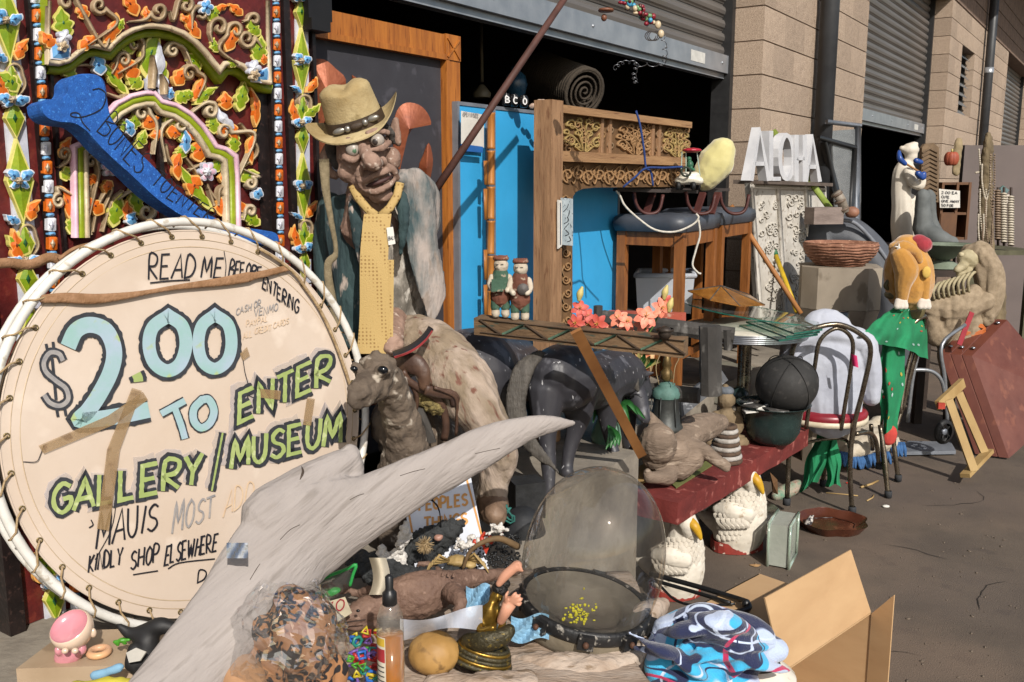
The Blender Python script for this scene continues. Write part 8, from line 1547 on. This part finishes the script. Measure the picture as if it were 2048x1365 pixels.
s = MB(); Yz = 1.50; trc(s,[(560,1200,Yz+.04,22,26),(600,1230,Yz,52,44),(640,1265,Yz-.01,40,40)]); trc(s,[(530,1250,Yz,40,40),(590,1290,Yz-.03,60,48),(640,1340,Yz-.04,55,46),(600,1400,Yz-.04,70,50)]); trc(s,[(520,1290,Yz-.01,30),(540,1370,Yz-.03,46)]); lc = cloth(s,'leopard_cloth',m_leo,None,'leopard print cloth packed in a clear bag','cloth',.005,.03,(14,14,11))
m_bag = glassmat('bag_film',(.97,.97,.97),.05,.025,.95,.2); 
def bag(u,v):
    q = 2*math.pi*u; r = math.sin(math.pi*(v*.9+.06))**.55; x = 575+128*r*math.cos(q)*(1-.1*v)-20*v; y = 1160+v*300; p = P(x,y,Yz-.0+.16*r*math.sin(q)*.75); return p+noise.noise_vector(p*20)*.016+noise.noise_vector(p*55)*.008
s = mb(m_bag); s.grid(bag,70,46,False); s.build('plastic_bag',label='crinkled clear plastic bag around the leopard print cloth',cat='bag')
s = MB(); trc(s,[(462,1310,1.47,20),(480,1340,1.45,40),(490,1400,1.43,56)]); blob(s,'tan_pouch',M('tan_suede','b08a68','997352',sc=8,ro=.95,bump=.4),.006,3,.006,.04,None,'tan suede pouch below the clear bag','pouch')
# ================================================================ golden buddha with doll hands
m_gold = M('old_gold','9a7a34','6f5622',sc=20,ro=.32,metal=.8,bump=.2); m_gdk = M('dark_bronze','4a4430','35301f',sc=40,ro=.5,metal=.5,bump=.6,c3='7a6830'); gbd = thing('golden_buddha','golden seated buddha on a dark bronze base leaning beside the helmet','statue',P(965,1330,1.74)); Yg2 = 1.76
s = MB(); tell(s,992,1196,Yg2+.01,14,18,15,25); trc(s,[(984,1208,Yg2,9),(980,1220,Yg2,17,15),(976,1240,Yg2,21,17),(975,1262,Yg2,20,17)]); trc(s,[(964,1222,Yg2,10),(956,1242,Yg2-.01,9),(962,1262,Yg2-.03,8),(985,1256,Yg2-.04,7)]); trc(s,[(996,1222,Yg2,9),(1006,1242,Yg2-.01,8),(1000,1262,Yg2-.03,7)]); tell(s,1000,1200,Yg2-.01,4,6,5); blob(s,'torso',m_gold,.0032,2,0,.02,gbd)
s = mb(M('black_curls','1c1a18','100f0e',sc=120,ro=.5,bump=1,bsc=160,bd=.006)); tell(s,1000,1178,Yg2+.015,17,13,16,25); tell(s,1012,1168,Yg2+.015,9,9,9); s.build('hair',parent=gbd)
s = MB(); trc(s,[(935,1282,Yg2-.02,16,16),(965,1284,Yg2-.04,22,18),(1000,1276,Yg2-.04,20,16),(1018,1262,Yg2-.03,14,14)]); blob(s,'legs',m_gdk,.0038,2,.001,.01,gbd)
bc = P(968,1298,Yg2-.01); bk_ = mpp(bc); bax = (Z3+RT*.28).normalized(); bx_ = (RT-bax*RT.dot(bax)).normalized(); by_ = bax.cross(bx_)
for i,(r,h,m) in enumerate(((60,-26,m_gdk),(58,-18,m_gold),(56,-12,m_gdk),(52,-4,m_gdk),(50,3,m_gold),(47,8,m_gdk))): s = mb(m); s.tube([bc+bx_*(r*bk_*math.cos(q))+by_*(r*.62*bk_*math.sin(q))+bax*(h*bk_) for q in [2*math.pi*k/40 for k in range(40)]],.0046 if i % 3 else .006,8,closed=True); s.build('base_tier',parent=gbd)
s = mb(m_gdk); s.grid(lambda u,v: bc+bx_*((60-12*v)*bk_*math.cos(6.2832*u)*(1 if v < .98 else .01))+by_*((60-12*v)*.62*bk_*math.sin(6.2832*u)*(1 if v < .98 else .01))+bax*((-30+40*min(v,.97))*bk_),40,10); s.build('base_core',parent=gbd)
m_skin2 = M('doll_vinyl','d09a80','c08a70',sc=10,ro=.5,bump=.05); s = MB(); Yf = 1.74
trc(s,[(1002,1242,Yf,9),(1012,1222,Yf-.01,12),(1020,1206,Yf-.01,15,8)]); 
for i,(x,y) in enumerate(((1032,1186),(1040,1190),(1044,1197),(1042,1206))): trc(s,[(1020+i*3,1200+i*2,Yf-.015,4.2),(x-4,y+4,Yf-.02,3.6),(x,y,Yf-.015,2.6)])
trc(s,[(1012,1204,Yf-.015,4),(1012,1192,Yf-.025,3.4),(1016,1184,Yf-.02,2.6)]); blob(s,'doll_hand',m_skin2,.0022,2,0,.01,None,'small pink doll hand with spread fingers held before the golden buddha','doll part')
s = MB(); trc(s,[(998,1168,Yf+.02,7),(1010,1152,Yf+.02,10),(1026,1138,Yf+.02,10),(1034,1132,Yf+.02,11)]); 
for i in range(5): trc(s,[(1032+i*1.6,1128+i*3,Yf+.015,4),(1038+i*2,1126+i*4.2,Yf+.012,3-.2*i)])
blob(s,'doll_limb',m_skin2,.0025,2,0,.01,None,'small pink doll leg and foot sticking up above the golden buddha','doll part')
# ================================================================ low table at the left with small things
ZL = .70; m_mar = M('beige_laminate','b8a288','a08a70',sc=5,ro=.5,bump=.1,c3='8f7a62'); lt = thing('small_side_table','beige box table at the lower left corner','table',Vector((G(150,1330,ZL).x,G(150,1330,ZL).y,0))); a,c,d = G(32,1338,ZL),G(132,1262,ZL),G(520,1250,ZL); e2 = a+(d-c)
s = mb(m_mar); s.prism([a,e2,d,c],-Z3*.035); s.build('top',parent=lt); s = mb(m_mar); s.prism([p-Z3*.036+(sum((a,c,d,e2),Vector())/4-p)*.06 for p in (a,e2,d,c)],-Z3*.66); s.build('body',parent=lt)
fg = thing('pink_figurine','pink ceramic baby figurine with a hollow upturned head','figurine',G(148,1320,ZL)); Yp2 = G(146,1318,ZL).y; m_por = M('cream_porcelain','dcc5b0','d0b59e',sc=6,ro=.2,bump=0,coat=.5); m_ppk = M('pink_porcelain','d898a0','cc848e',sc=6,ro=.2,bump=0,coat=.5)
s = MB(); trc(s,[(132,1314,Yp2,24,20),(142,1300,Yp2,26,22),(146,1284,Yp2,18,18)]); tell(s,118,1300,Yp2-.02,9,12); tell(s,164,1298,Yp2-.01,9,13); blob(s,'body',m_ppk,.003,3,0,.01,fg)
hd_ = P(146,1262,Yp2); hk3 = mpp(hd_); hx3 = (Z3*.8-Vector((0,.5,0))-RT*.15).normalized(); s = mb(m_por); s.lathe(hd_,[(0,-36*hk3),(20*hk3,-32*hk3),(36*hk3,-16*hk3),(42*hk3,2*hk3),(40*hk3,16*hk3),(37*hk3,18*hk3)],32,ax=hx3); s.build('head',parent=fg); s = mb(m_ppk); s.lathe(hd_,[(37*hk3,18*hk3),(34*hk3,12*hk3),(24*hk3,6*hk3),(0,3*hk3)],32,ax=hx3); s.build('hollow',parent=fg)
s = mb(m_por); tell(s,186,1266,Yp2,7,10,6); s.build('ear',parent=fg)
for x in (130,150): s = mb(m_por); tell(s,x,1302,Yp2-.04,7,6,6); s.build('hand',parent=fg)
s = mb(M('peach_ring','d8a878','cda080',ro=.4,bump=.05)); o_ = G(198,1304,ZL+.008); s.tube([o_+Vector((.016*math.cos(q),.016*math.sin(q),0)) for q in [2*math.pi*k/28 for k in range(28)]],.0065,10,closed=True); s.build('peach_ring',label='peach coloured ring lying beside the pink figurine',cat='ring')
s = MB(); Yc = 1.56; trc(s,[(238,1252,Yc,7),(262,1268,Yc,13),(292,1262,Yc,16),(320,1252,Yc,18),(345,1256,Yc,14)]); trc(s,[(300,1268,Yc,20),(292,1300,Yc-.01,28),(300,1340,Yc-.03,34)]); trc(s,[(270,1300,Yc-.03,16),(262,1330,Yc-.04,14)]); blob(s,'black_carving',M('matt_black','201f20','161516',sc=8,ro=.6,bump=.2),.005,4,0,.03,None,'matt black animal carving half hidden by the driftwood limb','carving')
s = mb(M('tag_white','c9c4ba',ro=.4,bump=0)); tq = Pl(P(272,1312,1.5),Vector((-.2,-.9,.5))); poly(s,tq,[(252,1306),(272,1296),(292,1304),(280,1322),(258,1326)],0,.003); s.build('white_tag',label='white hang tag on the black carving',cat='tag')
s = MB(); 
for x,y,r in ((232,1284,7),(244,1280,8),(256,1280,6),(236,1290,5),(250,1288,5)): tell(s,x,y,1.55,r,r*.6)
blob(s,'green_toy',cols2[0],.003,1,0,.01,None,'flat green plastic toy behind the peach ring','toy')
s = MB(); trc(s,[(190,1352,1.48,9),(215,1344,1.48,9),(240,1336,1.48,8)]); cloth(s,'blue_rag',m_blt,None,'scrap of pale blue cloth near the lower left edge','cloth',.004,.006,(30,30,30))
s = MB(); trc(s,[(150,1385,1.42,18),(220,1374,1.42,20),(290,1380,1.42,18)]); blob(s,'yellow_cloth',M('yellow_cloth','d0c448','b8ac38',ro=.95,bump=.3),.006,2,.005,.03,None,'edge of bright yellow cloth at the bottom left','cloth')
# ================================================================ patterned towel
m_tow = M('towel_sky','3fb0dc','34a2ce',sc=20,ro=.95,bump=.6,bsc=300,sheen=.3); nt = m_tow.node_tree; b = nt.nodes['Principled BSDF']; src = b.inputs['Base Color'].links[0].from_socket; tc = node(nt,'ShaderNodeTexCoord')
mp = node(nt,'ShaderNodeMapping'); mp.inputs['Rotation'].default_value = (.2,.7,.4); mp.inputs['Scale'].default_value = (1,1,1.7); nt.links.new(tc.outputs['Object'],mp.inputs['Vector'])
for sc_,off,stops,cc in ((7.0,0,((.53,0),(.54,1)),'b4c2dd'),(6.0,3,((.50,0),(.51,1)),'1c2448'),(6.0,7,((.47,0),(.475,1),(.50,1),(.505,0)),'c3d0e6'),(5.0,11,((.545,0),(.55,1),(.59,1),(.595,0)),'b82656'),(6.0,3,((.60,0),(.605,1),(.63,1),(.635,0)),'b9c6e0'),(7.0,0,((.42,0),(.425,1),(.445,1),(.45,0)),'1c2448')):
    ad = node(nt,'ShaderNodeVectorMath'); ad.inputs[1].default_value = (off,off,off); nt.links.new(mp.outputs[0],ad.inputs[0]); nz = node(nt,'ShaderNodeTexNoise',i_Scale=sc_,i_Detail=.0); nt.links.new(ad.outputs[0],nz.inputs['Vector']); rp = node(nt,'ShaderNodeValToRGB'); e = rp.color_ramp.elements
    for i,(ps,vl) in enumerate(stops):
        el = e[i] if i < 2 else e.new(ps); el.position = ps; el.color = (vl,vl,vl,1)
    nt.links.new(nz.outputs['Fac'],rp.inputs[0]); mx = node(nt,'ShaderNodeMix',data_type='RGBA'); nt.links.new(rp.outputs[0],mx.inputs[0]); nt.links.new(src,mx.inputs[6]); mx.inputs[7].default_value = srgb(cc); src = mx.outputs[2]
nt.links.new(src,b.inputs['Base Color']); s = MB(); Yw2 = 1.86
trc(s,[(1330,1262,Yw2,30,40),(1390,1250,Yw2,40,50),(1450,1256,Yw2,40,50),(1510,1272,Yw2,34,44),(1548,1298,Yw2,24,32)]); trc(s,[(1330,1290,Yw2-.02,36,40),(1400,1310,Yw2-.04,60,54),(1470,1310,Yw2-.03,50,50),(1530,1304,Yw2,28,36)]); trc(s,[(1330,1340,Yw2-.05,40),(1400,1380,Yw2-.06,70),(1460,1380,Yw2-.06,60)]); 
rf = random.Random(6)
for i in range(15): x = 1320+rf.random()*190; y = 1248+rf.random()*90; a = rf.uniform(-.9,.9); trc(s,[(x-80*math.cos(a),y-80*math.sin(a)*.6,Yw2-.06-.02*rf.random(),4),(x,y+rf.uniform(-14,14),Yw2-.105,rf.uniform(8,14),26),(x+76*math.cos(a),y+76*math.sin(a)*.6,Yw2-.06,4)])
cloth(s,'beach_towel',m_tow,None,'bunched blue beach towel with navy and pink pattern','towel',.0045,.02,(9,9,14),3)
s = mb(m_sw); s.lathe(P(1500,1420,1.9),[(.0,.0),(.09,.0),(.1,.04),(.095,.09),(.06,.12)],24); s.build('white_stool',label='pale rounded support under the beach towel',cat='stool')
# ================================================================ cardboard box
m_card = M('cardboard','c2a077','b5926a',sc=4,ro=.85,bump=.1,st=(1,1,3)); zr = .36; a = G(1566,1345,zr); c = G(1742,1226,zr); ed = (c-a).normalized(); pe = Vector((ed.y,-ed.x,0)); dp = .36
bx = thing('cardboard_box','brown cardboard box lying on its side with open flaps at the lower right','box',(a+c)/2-pe*dp/2-Z3*zr)
def sheet(q,nm):
    n = ((q[1]-q[0]).cross(q[3]-q[0])).normalized(); s = mb(m_card); s.prism(q,n*-.004); return s.build(nm,parent=bx)
dn = Vector((0,0,-zr+.006)); a2,c2_ = a-pe*dp,c-pe*dp; g_ = Z3*.002
sheet([a,c,c2_,a2],'top_wall'); sheet([a+dn,c+dn,c2_+dn,a2+dn],'bottom_wall'); sheet([a2,c2_,c2_+dn,a2+dn],'back_wall'); sheet([a,a2,a2+dn,a+dn],'side_wall'); sheet([c,c2_,c2_+dn,c+dn],'side_wall')
fa,fc = P(1530,1196,a.y+.02),P(1702,1100,c.y+.02); sheet([a+g_,c+g_,fc,fa],'flap'); fd = P(1790,1190,c.y-.06); sheet([c+pe*.004,fd,fd+dn*1.02,c+dn+pe*.004],'flap'); fl = a-ed*.05+pe*.14; sheet([a+pe*.004-Z3*.01,a+dn+pe*.004,fl+dn,fl-Z3*.02],'flap'); sheet([a+dn+pe*.006,c+dn+pe*.006,c+dn+pe*.16-Z3*.002,a+dn+pe*.16-Z3*.002],'flap')
# black folded umbrella poles
um = thing('black_stand','black folded metal stand lying behind the glass helmet','stand',P(1400,1200,2.6)); m_bm = M('black_metal','1d1e20','131415',ro=.4,bump=.1)
for q,r in (([(1300,1148,2.7),(1390,1172,2.6),(1470,1196,2.5),(1494,1204,2.45)],.008),([(1296,1158,2.68),(1380,1182,2.58),(1460,1206,2.46)],.006),([(1494,1204,2.45),(1496,1218,2.42),(1460,1230,2.4),(1400,1250,2.4)],.009),([(1310,1160,2.66),(1350,1200,2.56),(1400,1212,2.5),(1470,1208,2.46)],.004)): s = mb(m_bm); s.tube([Vector(z) for z in crom([tuple(P(*p)) for p in q],5)],r,8); s.build('rod',parent=um)
s = mb(m_bm); tell(s,1492,1210,2.44,9,12,9); s.build('hinge',parent=um)
